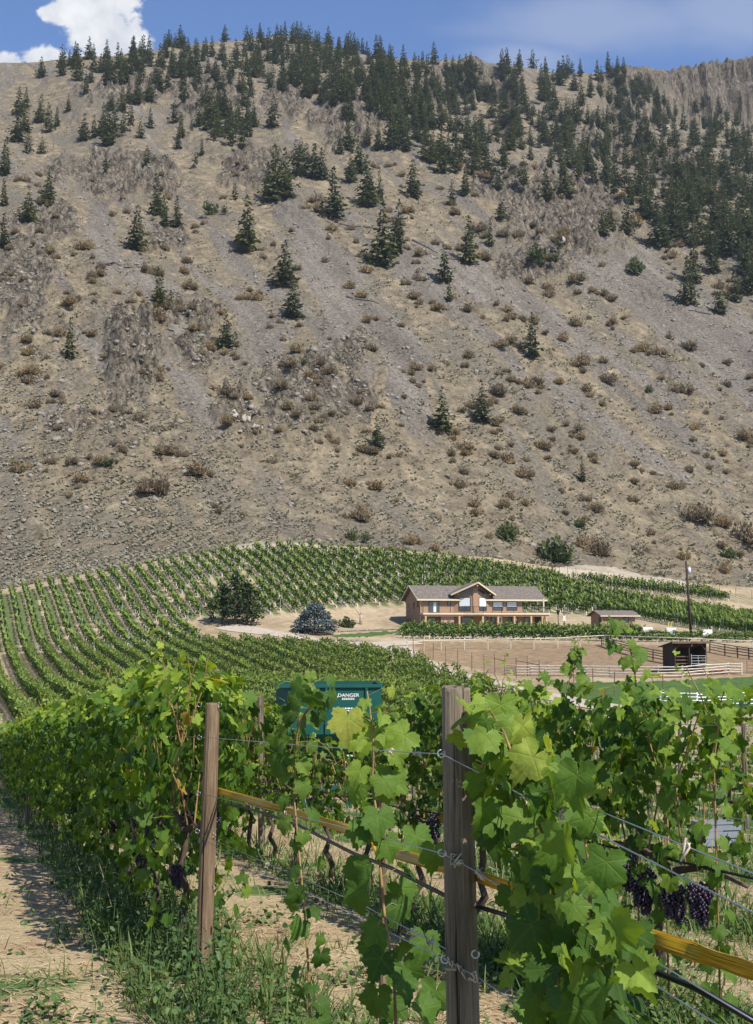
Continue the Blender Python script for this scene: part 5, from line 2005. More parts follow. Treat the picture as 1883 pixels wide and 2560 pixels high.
# the big bush right of the thick post
POLC = [(1140, 1765), (1200, 1742), (1265, 1765), (1330, 1830), (1425, 1900), (1475, 2010), (1510, 2120), (1570, 2230), (1610, 2350), (1580, 2470), (1600, 2590), (1290, 2600), (1270, 2440), (1290, 2300), (1250, 2150), (1190, 1990), (1150, 1880)]
exC, ptsC = [], []
rC = np.random.RandomState(77)
tries = 0
while len(ptsC) < 150 and tries < 6000:
    tries += 1
    x, y = rC.uniform(1130, 1620), rC.uniform(1740, 2600)
    if not inpoly(np.array([x]), np.array([y]), POLC)[0] or any(math.hypot(a - x, b - y) < 30 for a, b in ptsC):
        continue
    if perlin(np.array([x / 95.0]), np.array([y / 80.0]), 61)[0] < -0.18:
        continue
    ptsC.append((x, y))
    dC = rowL(x) + (rC.uniform(-0.12, 0.5) if x < 1340 else rC.uniform(-0.3, 0.3)) - (0.12 if x < 1230 else 0)
    n_ = np.array([rC.normal(0.25, 0.7), -0.55 + rC.normal(0, 0.5), 0.65 + rC.normal(0, 0.5)])
    tp_ = np.array([rC.normal(0.35, 0.6), -0.2, -0.85 + rC.normal(0, 0.4)])
    topy = sstep(2150, 1760, y)  # sunlit top of the bush painted in: upper leaves get a lighter tint
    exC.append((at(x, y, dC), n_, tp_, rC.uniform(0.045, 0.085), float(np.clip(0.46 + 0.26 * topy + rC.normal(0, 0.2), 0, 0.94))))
for _ in range(60):        # the sunward side of the bush, which shades the post
    x, y = rC.uniform(1190, 1430), rC.uniform(1770, 2330)
    if not inpoly(np.array([x]), np.array([y]), POLC)[0]:
        continue
    exC.append((at(x, y, rowL(x) + rC.uniform(0.22, 0.6)), np.array([rC.normal(0.5, 0.5), -0.5 + rC.normal(0, 0.4), 0.7]), np.array([rC.normal(0.2, 0.5), -0.1, -0.85]), rC.uniform(0.06, 0.09), float(np.clip(rC.normal(0.45, 0.18), 0, 0.94))))
bx, by = row(0, -0.95)
baseC = np.array([bx, by, g1(bx, by)])
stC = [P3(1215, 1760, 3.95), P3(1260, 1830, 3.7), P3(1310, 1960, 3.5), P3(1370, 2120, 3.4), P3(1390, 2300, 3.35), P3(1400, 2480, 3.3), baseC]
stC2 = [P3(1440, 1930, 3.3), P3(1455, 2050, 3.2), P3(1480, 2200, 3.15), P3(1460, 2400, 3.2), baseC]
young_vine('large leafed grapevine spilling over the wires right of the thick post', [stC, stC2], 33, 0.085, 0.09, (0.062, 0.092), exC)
# tall shoots of the second row rising against the paddock
for i, (line, lab) in enumerate([([(1452, 1590), (1440, 1640), (1418, 1720), (1412, 1790), (1400, 1880), (1392, 1960)], 'tall shoot with drooping tip in front of the paddock fence'),
                                 ([(1556, 1560), (1575, 1620), (1588, 1690), (1597, 1760), (1600, 1840), (1590, 1950)], 'tallest shoot right of the drooping one, before the dark shelter'),
                                 ([(1815, 1715), (1800, 1760), (1795, 1830), (1785, 1900)], 'short dark shoot before the white rails near the right edge'),
                                 ([(1690, 1745), (1680, 1790), (1672, 1850), (1660, 1930)], 'pale low shoot before the white rails'),
                                 ([(1330, 1690), (1325, 1740), (1335, 1800), (1330, 1880)], 'leafy shoot rising over the gravel road right of the thick post')]):
    q = (line[-1][0] - CX) / F
    yd = 4.288 / (q + 0.345)
    st = [at(a, b, yd) for a, b in line]
    x, y = st[-1][0], yd
    st.append(np.array([x, y, g1(x, y) + 0.9]))
    st.append(np.array([x, y, g1(x, y)]))
    ex = []
    for j in range(22 if i in (0, 1) else 12):
        pp = line[rnd.randrange(len(line))]
        z_ = 0.02 + 0.06 * rnd.random()
        ex.append((at(pp[0] + rnd.gauss(0, 17), pp[1] + rnd.uniform(-10, 60), yd + rnd.gauss(0, 0.1)), np.array([rnd.gauss(0.1, 0.5), -0.6, 0.7]), np.array([rnd.gauss(0, 0.6), -0.2, -0.8]), rnd.uniform(0.055, 0.085), rnd.uniform(0.35, 0.75)))
    young_vine('grapevine with a ' + lab, [st], 40 + i, 0.075, 0.075, (0.055, 0.08), ex)
# hanging fruit of the second row, each bunch with its own stalk
for (a, b, L, lab) in [(283, 2050, 0.3, 'dark grape bunch low in the leafy row left of the thinner post'), (352, 2135, 0.24, 'dark grape bunch lower and nearer the thinner post in the leafy row'), (438, 2160, 0.26, 'dark grape bunch just left of the thinner post'), (1448, 2150, 0.2, 'dark grape bunch half hidden by the big leaves right of the thick post'), (1560, 2150, 0.2, 'dark grape bunch just left of the largest reddish one'), (1601, 2165, 0.3, 'largest grape bunch with reddish berries on top'),
                       (1681, 2210, 0.24, 'slim dark grape bunch left of the blackest one'), (1745, 2205, 0.25, 'blackest broad grape bunch nearest the right edge'), (1064, 2060, 0.2, 'dark grape bunch just left of the thick post')]:
    yd = 4.288 / ((a - CX) / F + 0.345) - 0.12 if a > 600 else rowL(a) * 0.925
    p = at(a, b, yd)
    root = empty('grape_bunch', p)
    k = L / 0.22
    for dx in ((0, 0.028) if L < 0.24 else (-0.03, 0.02, 0.045)):
        bs_ = 0.6 if a < 600 else 0.82
        obj('berries', GRP[rnd.randrange(2)], root, loc=(dx * bs_, rnd.uniform(-0.02, 0.02) * bs_, -0.01), rotz=rnd.uniform(0, 6), scale=(bs_, bs_, bs_ * k))
    MB().tube([(0, 0, -0.04), (0.004, 0, 0.05), (0, 0.03, 0.1)], 0.003, 5).build('stalk', M_CANE, root)
    tag(root, lab, 'grapes', 'hanging grape bunches')
# ------------------------------------------------------------------ the house
M_WALL = plain('tan_wall', (0.315, 0.20, 0.125), 0.85, 0.05, 3)
M_SHINGLE = plain('shingles', (0.145, 0.122, 0.10), 0.95, 0.16, 2.2, bump=0.3)
M_TRIM = plain('beige_trim', (0.58, 0.47, 0.33), 0.7, 0.04, 2)
M_BEAM = plain('tan_timber', (0.45, 0.30, 0.175), 0.75, 0.08, 3)
M_FRAME = plain('dark_frame', (0.055, 0.04, 0.035), 0.5, 0.1, 3)
M_BLIND = plain('pale_blind', (0.62, 0.66, 0.66), 0.7, 0.03, 2)
M_SIDING = plain('pink_siding', (0.40, 0.235, 0.20), 0.8, 0.08, 3, stretch=(0.2, 1, 6))
M_DOORW = plain('white_door', (0.72, 0.73, 0.70), 0.5, 0.03, 2)
M_DARKWOOD = plain('dark_barn_wood', (0.050, 0.036, 0.028), 0.9, 0.2, 4, stretch=(6, 6, 0.4), bump=0.4)
M_BARNROOF = plain('rusty_roof', (0.12, 0.075, 0.055), 0.8, 0.2, 3)


def glassfn(t, b):
    b.inputs['Base Color'].default_value = (0.035, 0.05, 0.07, 1)
    b.inputs['Roughness'].default_value = 0.06
    b.inputs['Specular IOR Level'].default_value = 0.7


M_GLASS = material('window_glass', glassfn)
hx, hy, hz = at(1051, 1571, 205)
house = empty('house', (hx, hy, hz), math.radians(15))
tag(house, 'large two storey tan house with long balcony and steep middle gable', 'house')
Lh, Dp = 22.2, 8.6
ZD, ZE, ZR = 2.62, 4.95, 7.35          # deck, eave, ridge
# walls: lower storey full length, upper storey stops at x 18.6, gable ends
mb = MB().box(0, Lh, 0, Dp, -0.6, ZD - 0.25)
mb.box(0, 18.6, 0.0, Dp, ZD - 0.25, ZE + 0.25)
mb.prism([(0.0, ZE + 0.25), (Dp, ZE + 0.25), (Dp / 2, ZR - 0.12)], 0.0, 0.25, 'x')
mb.prism([(0.0, ZE + 0.25), (Dp, ZE + 0.25), (Dp / 2, ZR - 0.12)], 18.35, 18.6, 'x')
mb.build('wall', M_WALL, house)
# prow
PX, PY = 9.3, -2.0
mb = MB().prism([(6.0, -0.003), (PX - 0.4, PY + 0.22), (PX + 0.4, PY + 0.22), (12.6, -0.003)], ZD + 0.003, 5.75, 'z')
mb.hexa([(6.0, 0.0, 5.75), (PX, 0.0, 5.75), (PX, 0.0, 7.5), (6.01, 0.0, 5.76)], [(6.0, -0.004, 5.751), (PX - 0.4, PY + 0.22, 5.751), (PX - 0.4, PY + 0.22, 7.35), (6.01, -0.004, 5.76)])
mb.hexa([(PX, 0.0, 5.75), (12.6, 0.0, 5.75), (12.59, 0.0, 5.76), (PX, 0.0, 7.5)], [(PX + 0.4, PY + 0.22, 5.751), (12.6, -0.004, 5.751), (12.59, -0.004, 5.76), (PX + 0.4, PY + 0.22, 7.35)])
mb.box(PX - 0.42, PX + 0.42, PY + 0.1, 0.3, ZD + 0.003, 7.45)
mb.build('prow_wall', M_WALL, house)
# roofs
def roof_slab(mb, a, b, c, d, th=0.2):
    n = (Vector(b) - Vector(a)).cross(Vector(d) - Vector(a)).normalized()
    if n.z < 0:
        n = -n
    A = [Vector(p) for p in (a, b, c, d)]
    mb.hexa([tuple(p - n * th) for p in A], [tuple(p) for p in A])


mb = MB()
x0, x1 = -0.75, 23.0
roof_slab(mb, (x0, -0.75, ZE + 0.02), (x1, -0.75, ZE + 0.02), (x1, Dp / 2, ZR + 0.1), (x0, Dp / 2, ZR + 0.1))
roof_slab(mb, (x0, Dp + 0.75, ZE + 0.02), (x0, Dp / 2 + 0.001, ZR + 0.1), (x1, Dp / 2 + 0.001, ZR + 0.1), (x1, Dp + 0.75, ZE + 0.02))
rf = mb.build('roof', M_SHINGLE, house)
MB().box(x0 + 0.005, x1 - 0.005, -0.80, -0.752, ZE - 0.24, ZE + 0.03).build('gutter', M_TRIM, rf)
mb = MB()
for s_ in (-1,):
    a, b = (-0.755, -0.7, ZE - 0.2), (-0.755, Dp / 2, ZR - 0.06)
    mb.hexa([(-0.80, -0.75, ZE - 0.22), (-0.752, -0.75, ZE - 0.22), (-0.752, -0.75, ZE + 0.04), (-0.80, -0.75, ZE + 0.04)],
            [(-0.80, Dp / 2, ZR - 0.13), (-0.752, Dp / 2, ZR - 0.13), (-0.752, Dp / 2, ZR + 0.12), (-0.80, Dp / 2, ZR + 0.12)])
    mb.hexa([(-0.80, Dp / 2 + 0.002, ZR - 0.13), (-0.752, Dp / 2 + 0.002, ZR - 0.13), (-0.752, Dp / 2 + 0.002, ZR + 0.12), (-0.80, Dp / 2 + 0.002, ZR + 0.12)],
            [(-0.80, Dp + 0.75, ZE - 0.22), (-0.752, Dp + 0.75, ZE - 0.22), (-0.752, Dp + 0.75, ZE + 0.04), (-0.80, Dp + 0.75, ZE + 0.04)])
mb.build('barge_board', M_TRIM, rf)
for (vx, vy) in ((4.1, 1.1), (4.9, 0.9)):
    zz = ZE + (vy + 0.75) / (Dp / 2 + 0.75) * (ZR - ZE)
    MB().tube([(vx, vy, zz - 0.1), (vx, vy, zz + 0.45)], 0.06, 8).build('vent_pipe', M_STEEL, rf)
pk = (PX + 0.05, PY - 1.2, 7.85)
pb_ = (PX + 0.05, Dp / 2 - 0.1, 7.85)
mb = MB()
roof_slab(mb, (5.2, -0.95, 5.78), pk, (pk[0], 2.6, 7.85), (5.2, 2.0, 5.78), 0.2)
roof_slab(mb, (13.4, -0.95, 5.78), (13.4, 2.0, 5.78), (pk[0] + 0.001, 2.6, 7.85), (pk[0] + 0.001, pk[1], pk[2]), 0.2)
gr = mb.build('gable_roof', M_SHINGLE, house)
mb = MB()
for sgn, ex in ((-1, 5.2), (1, 13.4)):
    A = Vector((ex, -0.97, 5.56))
    B = Vector((pk[0], pk[1] - 0.02, 7.63))
    o_ = Vector((0, -0.07, 0))
    mb.hexa([tuple(A), tuple(A + o_), tuple(A + o_ + Vector((0, 0, 0.27))), tuple(A + Vector((0, 0, 0.27)))],
            [tuple(B), tuple(B + o_), tuple(B + o_ + Vector((0, 0, 0.27))), tuple(B + Vector((0, 0, 0.27)))])
mb.build('barge_board', M_TRIM, gr)
mb = MB()
mb.box(PX - 0.1, PX + 0.12, PY - 1.0, PY + 0.1, 7.15, 7.42)
for sgn in (-1, 1):
    xx = PX + 0.05 + sgn * 2.9
    mb.box(xx - 0.1, xx + 0.1, -1.35, -0.1, 5.72, 5.95)
mb.build('roof_beam', M_BEAM, gr)


def window(par, p, w_, h_, rz, blind=0.0, bars=True, nm='window', fmat=None, glass=None):
    """frame centred at p (bottom middle) facing local -y, turned by rz"""
    o = obj(nm, None, par, loc=p, rotz=rz)
    f = MB()
    t_ = 0.09
    f.box(-w_ / 2, -w_ / 2 + t_, -0.06, 0.03, 0, h_)
    f.box(w_ / 2 - t_, w_ / 2, -0.06, 0.03, 0, h_)
    f.box(-w_ / 2 + t_, w_ / 2 - t_, -0.06, 0.03, 0, t_)
    f.box(-w_ / 2 + t_, w_ / 2 - t_, -0.06, 0.03, h_ - t_, h_)
    if bars:
        f.box(-w_ / 2 + t_, w_ / 2 - t_, -0.05, 0.03, h_ * 0.30, h_ * 0.30 + 0.06)
    f.build('frame', fmat or M_FRAME, o)
    MB().box(-w_ / 2 + t_, w_ / 2 - t_, -0.02, 0.02, t_, h_ - t_).build('pane', glass or M_GLASS, o)
    if blind:
        MB().box(-w_ / 2 + t_ + 0.02, w_ / 2 - t_ - 0.02, -0.035, -0.024, h_ * (1 - blind), h_ - t_ - 0.01).build('blind', M_BLIND, o)
    return o


window(house, (2.45, -0.01, ZD + 0.03), 1.95, 1.95, 0, 0, False, 'sliding_door')
MB().box(2.35, 2.85, -0.055, -0.035, ZD + 0.15, ZD + 1.85).build('curtain', M_BLIND, house)
window(house, (5.2, -0.01, 3.8), 0.62, 0.92, 0, 0, False)
window(house, (14.05, -0.01, 3.1), 1.95, 1.57, 0, 0.62)
window(house, (16.65, -0.01, 3.1), 1.95, 1.57, 0, 0.62)
aL = math.atan2(PY, PX - 6.0)
mid = lambda f, s_: (6.0 + (PX - 6.0) * f if s_ < 0 else 12.6 - (12.6 - PX) * f, PY * f * 0.93 - 0.12)
lx, ly = mid(0.50, -1)
window(house, (lx, ly, 3.02), 2.05, 2.3, aL, 0.66)
lx, ly = mid(0.52, 1)
window(house, (lx, ly, 3.02), 2.05, 2.3, -aL, 0.70)
for s_ in (-1, 1):
    f0, f1 = 0.34, 0.84
    (xa, ya), (xb, yb) = mid(f0, s_), mid(f1, s_)
    dz = lambda f: 5.9 + (7.25 - 5.95) * f * 0.85
    MB().hexa([(xa, ya + 0.08, 5.86), (xb, yb + 0.08, 5.86), (xb, yb + 0.08, dz(f1)), (xa, ya + 0.08, dz(f0))],
              [(xa, ya - 0.03, 5.86), (xb, yb - 0.03, 5.86), (xb, yb - 0.03, dz(f1)), (xa, ya - 0.03, dz(f0))]).build('gable_window', M_GLASS, house)
# lower storey openings
window(house, (2.0, -0.01, 0.55), 1.6, 1.35, 0, 0, False)
window(house, (8.4, -0.01, 0.75), 2.1, 1.2, 0, 0, False)
window(house, (11.7, -0.01, 0.05), 0.9, 1.95, 0, 0, False, 'door')
window(house, (13.2, -0.01, 0.05), 0.75, 1.95, 0, 0, False, 'door')
dr = MB().box(14.0, 14.85, -0.05, 0.02, 0.03, 2.0).build('white_door', M_DOORW, house)
MB().box(14.2, 14.65, -0.06, -0.052, 0.9, 1.8).build('pane', M_GLASS, dr)
MB().tube([(14.08, -0.1, 1.0), (14.08, -0.05, 1.0)], 0.04, 6).build('handle', M_FRAME, dr)
window(house, (16.3, -0.01, 0.35), 0.75, 1.55, 0, 0, False)
window(house, (17.4, -0.01, 0.35), 0.6, 1.55, 0, 0.4, False)
window(house, (19.4, -0.01, 0.35), 0.95, 1.55, 0, 0.0, False)
MB().box(20.9, 22.0, -0.03, 0.02, 0.0, 2.0).build('garage_door', M_FRAME, house)
MB().box(3.3, 5.6, -1.25, -1.1, 0, ZD - 0.56).build('siding_panel', M_SIDING, house)
# gable end windows
for (yy, zz, ww, hh) in ((7.2, 2.9, 0.95, 1.35), (3.6, 3.3, 0.6, 1.2), (1.3, 3.6, 0.6, 1.15), (6.6, 0.55, 1.7, 1.0)):
    window(house, (-0.02, yy, zz), ww, hh, -math.pi / 2, 0, False)
# deck, posts, railing
edge = [(-0.1, -2.0), (7.2, -2.0), (PX + 1.0, -3.1), (14.0, -2.0), (23.0, -2.0)]
mb = MB()
mb.prism([(-0.1, -0.004), *edge, (23.0, -0.004)], ZD - 0.28, ZD, 'z')
dk_ = mb.build('balcony', M_TRIM, house)
MB().prism([(0.15, -0.006), (0.15, -1.8), (7.2, -1.8), (PX + 1.0, -2.85), (14.0, -1.8), (22.8, -1.8), (22.8, -0.006)], ZD - 0.56, ZD - 0.283, 'z').build('deck_beam', M_BEAM, dk_)
for xx in (0.4, 6.4, 10.3, 13.4, 16.4, 19.5, 22.3):
    yy = -2.7 if abs(xx - 10.3) < 0.1 else -1.75
    MB().box(xx - 0.15, xx + 0.15, yy - 0.15, yy + 0.15, -0.5, ZD - 0.563).build('porch_post', M_BEAM, house)
MB().box(21.75, 21.95, -1.85, -1.65, ZD + 0.002, ZE + 0.2).build('porch_post', M_TRIM, house)
MB().tube([(22.3, -0.2, -0.3), (22.0, -1.6, ZD - 0.57)], 0.12, 5).build('brace', M_BEAM, house)
rail, bal = MB(), MB()
for (a, b) in zip(edge[:-1], edge[1:]):
    a, b = Vector((*a, 0)), Vector((*b, 0))
    a.y += 0.06
    b.y += 0.06
    L = (b - a).length
    for z in (ZD + 1.08, ZD + 0.12):
        rail.tube([(a.x, a.y, z), (b.x, b.y, z)], 0.033, 5)
    n = max(1, round(L / 2.1))
    for i in range(n + 1):
        p = a.lerp(b, i / n)
        rail.box(p.x - 0.035, p.x + 0.035, p.y - 0.035, p.y + 0.035, ZD + 0.002, ZD + 1.08)
    n = int(L / 0.2)
    for i in range(n):
        p = a.lerp(b, (i + 0.5) / n)
        bal.tube([(p.x, p.y, ZD + 0.12), (p.x, p.y, ZD + 1.05)], 0.009, 4, False)
for z in (ZD + 1.08, ZD + 0.12):
    rail.tube([(-0.06, -1.94, z), (-0.06, 0, z)], 0.033, 5)
for i in range(9):
    bal.tube([(-0.06, -1.85 + i * 0.22, ZD + 0.12), (-0.06, -1.85 + i * 0.22, ZD + 1.05)], 0.009, 4, False)
rl = rail.build('railing', M_FRAME, house)
bal.build('balusters', M_FRAME, rl)
dn = MB().tube([(0.05, -0.7, ZE - 0.2), (0.05, -0.09, ZE - 0.6), (0.05, -0.09, 0)], 0.05, 6).build('downpipe', M_TRIM, house)
for (xx, ww, lab) in ((1.6, 0.35, 'planter with pale flowers by the left porch post'), (6.9, 0.4, 'planter by the second porch post'), (9.2, 0.5, 'planter with orange flowers below the middle window')):
    c_, s2 = math.cos(math.radians(15)), math.sin(math.radians(15))
    lx, ly = xx, -2.4
    p = (hx + lx * c_ - ly * s2, hy + lx * s2 + ly * c_, hz - 0.1)
    pot = empty('planter', p)
    MB().tube([(0, 0, -0.2), (0, 0, 0.35)], [ww * 0.7, ww], 10).build('pot', M_BEAM, pot)
    n = 50
    V, Fc = place(SPRAY, SPRAYF, np.stack([RS.normal(0, ww * 0.5, n), RS.normal(0, ww * 0.5, n), RS.uniform(0.3, 0.65, n)], 1), RS.normal(0, 1, (n, 3)), RS.normal(0, 1, (n, 3)) + [0, 0, 0.8], RS.uniform(0.12, 0.25, n))
    obj('flowers', mesh('flowers', V, Fc, M_SHRUBG, False, {'tint': RS.rand(len(V))}), pot)
    tag(pot, lab, 'planter', 'planters before the house')

# ------------------------------------------------------------------ outbuilding
bx_, by_, bz_ = at(1505.5, 1572, 200)
ob = empty('outbuilding', (bx_, by_, bz_), math.radians(14))
tag(ob, 'small single storey tan outbuilding with grey gable roof right of the house', 'outbuilding')
mb = MB().box(0, 6.0, 0, 4.4, -0.6, 2.25)
for xx in (0.0, 5.8):
    mb.prism([(0, 2.25), (4.4, 2.25), (2.2, 2.95)], xx, xx + 0.2, 'x')
mb.build('wall', M_WALL, ob)
mb = MB()
roof_slab(mb, (-0.55, -0.6, 2.2), (6.7, -0.6, 2.2), (6.7, 2.2, 3.08), (-0.55, 2.2, 3.08), 0.14)
roof_slab(mb, (-0.55, 5.0, 2.2), (-0.55, 2.201, 3.08), (6.7, 2.201, 3.08), (6.7, 5.0, 2.2), 0.14)
rf = mb.build('roof', M_SHINGLE, ob)
MB().box(-0.54, 6.69, -0.66, -0.602, 2.02, 2.2).build('gutter', M_TRIM, rf)
window(ob, (1.7, -0.01, 1.0), 0.95, 0.95, 0, 0, False)
window(ob, (4.4, -0.01, 1.0), 0.95, 0.95, 0, 0, False)
d_ = MB().box(-0.04, 0.02, 0.35, 1.25, 0, 1.95).build('door', M_FRAME, ob)
MB().tube([(-0.09, 1.15, 1.0), (-0.04, 1.15, 1.0)], 0.04, 6).build('handle', M_STEEL, d_)
MB().tube([(0.02, -0.06, 2.05), (0.02, -0.06, 0)], 0.05, 6).build('downpipe', M_TRIM, ob)

M_CONC = plain('white_concrete', (0.66, 0.65, 0.62), 0.85, 0.06, 3)
for (a, b, w_, h_, Yd, lab) in [(1607, 1575, 1.65, 0.78, 196, 'white concrete block standing alone nearest the outbuilding'), (1666, 1578, 1.6, 0.78, 194, 'white concrete block with two yellow boards standing in it'), (1757, 1585, 1.55, 0.72, 192, 'low rough white concrete block right of the utility pole')]:
    p = at(a, b, Yd)
    p[2] = min(p[2], g1(p[0], p[1]) + 0.35)
    blk = empty('concrete_block', p)
    mb = MB().box(0, w_, 0, 0.8, -0.6, h_)
    o = mb.build('block', M_CONC, blk)
    bv = o.modifiers.new('b', 'BEVEL')
    bv.width = 0.05
    l_ = MB()
    for q in (0.3, 0.7):
        l_.tube([(w_ * q - 0.12, 0.4, h_), (w_ * q, 0.4, h_ + 0.1), (w_ * q + 0.12, 0.4, h_)], 0.025, 5)
    l_.build('lifting_loops', M_RUST, blk)
    tag(blk, lab, 'concrete block', 'white concrete blocks below the hill plot')
    if 'boards' in lab:
        for dx, ln in ((0.35, 0.12), (0.65, 0.35)):
            bb = MB().hexa([(dx, 0.3, 0.6), (dx + 0.12, 0.3, 0.6), (dx + 0.12, 0.36, 0.6), (dx, 0.36, 0.6)], [(dx + ln, 0.3, 1.85), (dx + ln + 0.12, 0.3, 1.85), (dx + ln + 0.12, 0.36, 1.85), (dx + ln, 0.36, 1.85)]).build('yellow_board', plain('yellow_board', (0.62, 0.42, 0.10), 0.7, 0.08, 4))
            bb.location = p
            tag(bb, '%s yellow board leaning up out of the white concrete block' % ('more upright' if ln < 0.2 else 'more slanted'), 'board', 'yellow boards in the block')

# ------------------------------------------------------------------ utility pole, lamp post
p = at(1727, 1576, 193)
M_POLE = plain('dark_pole_wood', (0.045, 0.031, 0.024), 0.9, 0.15, 5, stretch=(1, 1, 0.1))
up = empty('utility_pole', p)
tp = at(1715, 1402, 193) - p
MB().tube([(0.05, 0, -1), tuple(tp * 0.5), tuple(tp)], [0.23, 0.20, 0.15], 10).build('shaft', M_POLE, up, True)
q = tp * 0.86
can = MB().tube([(q[0] + 0.42, -0.05, q[2] - 0.5), (q[0] + 0.42, -0.05, q[2] + 0.45)], 0.25, 14).build('transformer', plain('transformer_grey', (0.55, 0.60, 0.62), 0.5, 0.04, 3), up, True)
MB().tube([(q[0] + 0.42, -0.05, q[2] + 0.45), (q[0] + 0.42, -0.05, q[2] + 0.62)], [0.05, 0.03], 8).build('bushing', M_WHITE, can)
MB().box(q[0] - 0.05, q[0] + 0.3, -0.08, 0.0, q[2] - 0.15, q[2] - 0.05).build('bracket', M_STEEL, up)
MB().tube([tuple(tp * 0.99), tuple(tp * 0.99 + np.array([-0.1, 0, 0.9]))], 0.03, 5).build('top_pin', M_STEEL, up)
tag(up, 'tall dark wooden utility pole with grey transformer near its top', 'utility pole')
p = at(1396, 1577, 198)
lp = empty('lamp_post', p)
MB().tube([(0, 0, -0.5), (0, 0, 2.6)], 0.06, 8).build('pole', M_BLACK, lp)
mb = MB().tube([(0, 0, 2.6), (0, 0, 2.72), (0, 0, 3.15), (0, 0, 3.3), (0, 0, 3.42)], [0.08, 0.16, 0.24, 0.28, 0.02], 8)
mb.build('lantern', M_BLACK, lp)
tag(lp, 'slim black lamp post with lantern right of the house', 'lamp post')
p = at(1411, 1577, 199)
sp_ = empty('service_post', p)
MB().tube([(0, 0, -0.5), (0.02, 0, 4.1)], [0.11, 0.09], 8).build('shaft', M_GREYWOOD, sp_)
MB().box(-0.2, 0.2, -0.25, -0.1, 1.6, 2.5).build('meter_box', M_CONC, sp_)
tag(sp_, 'short grey wooden service post beside the black lamp post', 'post')

# ------------------------------------------------------------------ open animal shelter
p = at(1684.7, 1668, 140)
sh = empty('animal_shelter', p, math.radians(9))
tag(sh, 'dark brown open fronted animal shelter with sloping roof in the paddock', 'shelter')
W_, Dd, HF, HB = 4.05, 3.2, 2.75, 2.25
mb = MB()
mb.prism([(0, -0.4), (Dd, -0.4), (Dd, HB), (0, HF)], 0, 0.08, 'x')
mb.prism([(0, -0.4), (Dd, -0.4), (Dd, HB), (0, HF)], W_ - 0.08, W_, 'x')
mb.box(0.081, W_ - 0.081, Dd - 0.08, Dd, -0.4, HB)
mb.build('wall', M_DARKWOOD, sh)
mb = MB()
roof_slab(mb, (-0.35, -0.5, HF + 0.22), (W_ + 0.35, -0.5, HF + 0.22), (W_ + 0.35, Dd + 0.5, HB + 0.08), (-0.35, Dd + 0.5, HB + 0.08), 0.1)
rf = mb.build('roof', M_BARNROOF, sh)
MB().box(-0.36, W_ + 0.36, -0.56, -0.502, HF - 0.02, HF + 0.23).build('fascia', M_BARNROOF, rf)
for i, (xx, ln) in enumerate(((0.12, 0), (1.95, -0.12), (W_ - 0.14, 0))):
    MB().tube([(xx, -0.1, -0.4), (xx + ln, -0.1, HF)], 0.085, 7).build('front_post', M_POLE, sh)
for (xx, sg) in ((0.15, 1), (W_ - 0.17, -1)):
    MB().tube([(xx, -0.1, HF - 0.75), (xx + sg * 0.55, -0.1, HF - 0.06)], 0.055, 5).build('knee_brace', M_BARNROOF, sh)
for i in range(3):
    MB().box(0.1, 1.9, 0.25, 0.3, 0.35 + 0.4 * i, 0.47 + 0.4 * i).build('inner_rail', M_BARNROOF, sh)
MB().tube([(2.25, -0.05, HF - 0.35), (2.25, -0.05, HF - 0.15)], 0.05, 8).build('hook', M_WHITE, sh)
gt = empty('metal_gate', (0, 0, 0))
mb = MB()
for z in (0.12, 0.42, 0.72, 1.05, 1.32):
    mb.tube([(0, 0, z), (1.75, 0, z)], 0.028, 6)
for xx in (0, 0.85, 1.75):
    mb.tube([(xx, 0, 0.1), (xx, 0, 1.34)], 0.03, 6)
mb.build('gate_frame', M_STEEL, gt)
MB().tube([(0, 0, 0.05), (0, 0, 1.5)], 0.04, 6).build('hinge_post', M_STEEL, gt)
c_, s2 = math.cos(math.radians(9)), math.sin(math.radians(9))
gt.location = (p[0] + 2.05 * c_ + 0.28 * s2, p[1] + 2.05 * s2 - 0.28 * c_, p[2])
gt.rotation_euler = (0, 0, math.radians(9))
tag(gt, 'pale tubular metal gate closing the right bay of the dark shelter', 'gate')

# ------------------------------------------------------------------ fences
M_PALEWOOD = plain('pale_rail_wood', (0.50, 0.44, 0.36), 0.8, 0.12, 3)
M_BROWNWOOD = plain('brown_rail_wood', (0.11, 0.085, 0.065), 0.9, 0.15, 3)
M_TANRAIL = plain('tan_top_rail', (0.52, 0.46, 0.33), 0.7, 0.06, 3)


def fence(name, ptspx, d0, H, levels, mp, mr, rp, rr, label, group=None, sub=1, zfix=None, jit=0.05):
    """posts at pixel bases (optionally subdivided); rails between them; every post a part"""
    pts = [hit([a], [b], 40, 420)[0] if d0 is None else np.array(at(a, b, d0)) for a, b in ptspx]
    if sub > 1:
        q = []
        for a, b in zip(pts[:-1], pts[1:]):
            for j in range(sub):
                m_ = a + (b - a) * j / sub
                q.append(np.array([m_[0], m_[1], g1(m_[0], m_[1])]))
        q.append(pts[-1])
        pts = q
    root = empty(name, pts[0])
    o0 = pts[0]
    for q in pts:
        MB().tube([(0, 0, -0.3), (rnd.gauss(0, jit), 0, H * rnd.uniform(0.97, 1.04))], [rp, rp * 0.9], 6).build('fence_post', mp, root, loc=q - o0)
    for z in levels:
        mb = MB()
        for a, b in zip(pts[:-1], pts[1:]):
            off = np.array([0, -rp - rr * 0.5, 0])
            mb.tube([a - o0 + off + [0, 0, z + rnd.gauss(0, jit * 0.6)], b - o0 + off + [0, 0, z + rnd.gauss(0, jit * 0.6)]], rr, 5)
        mb.build('rail', mr, root)
    tag(root, label, 'fence', group)
    return root, pts


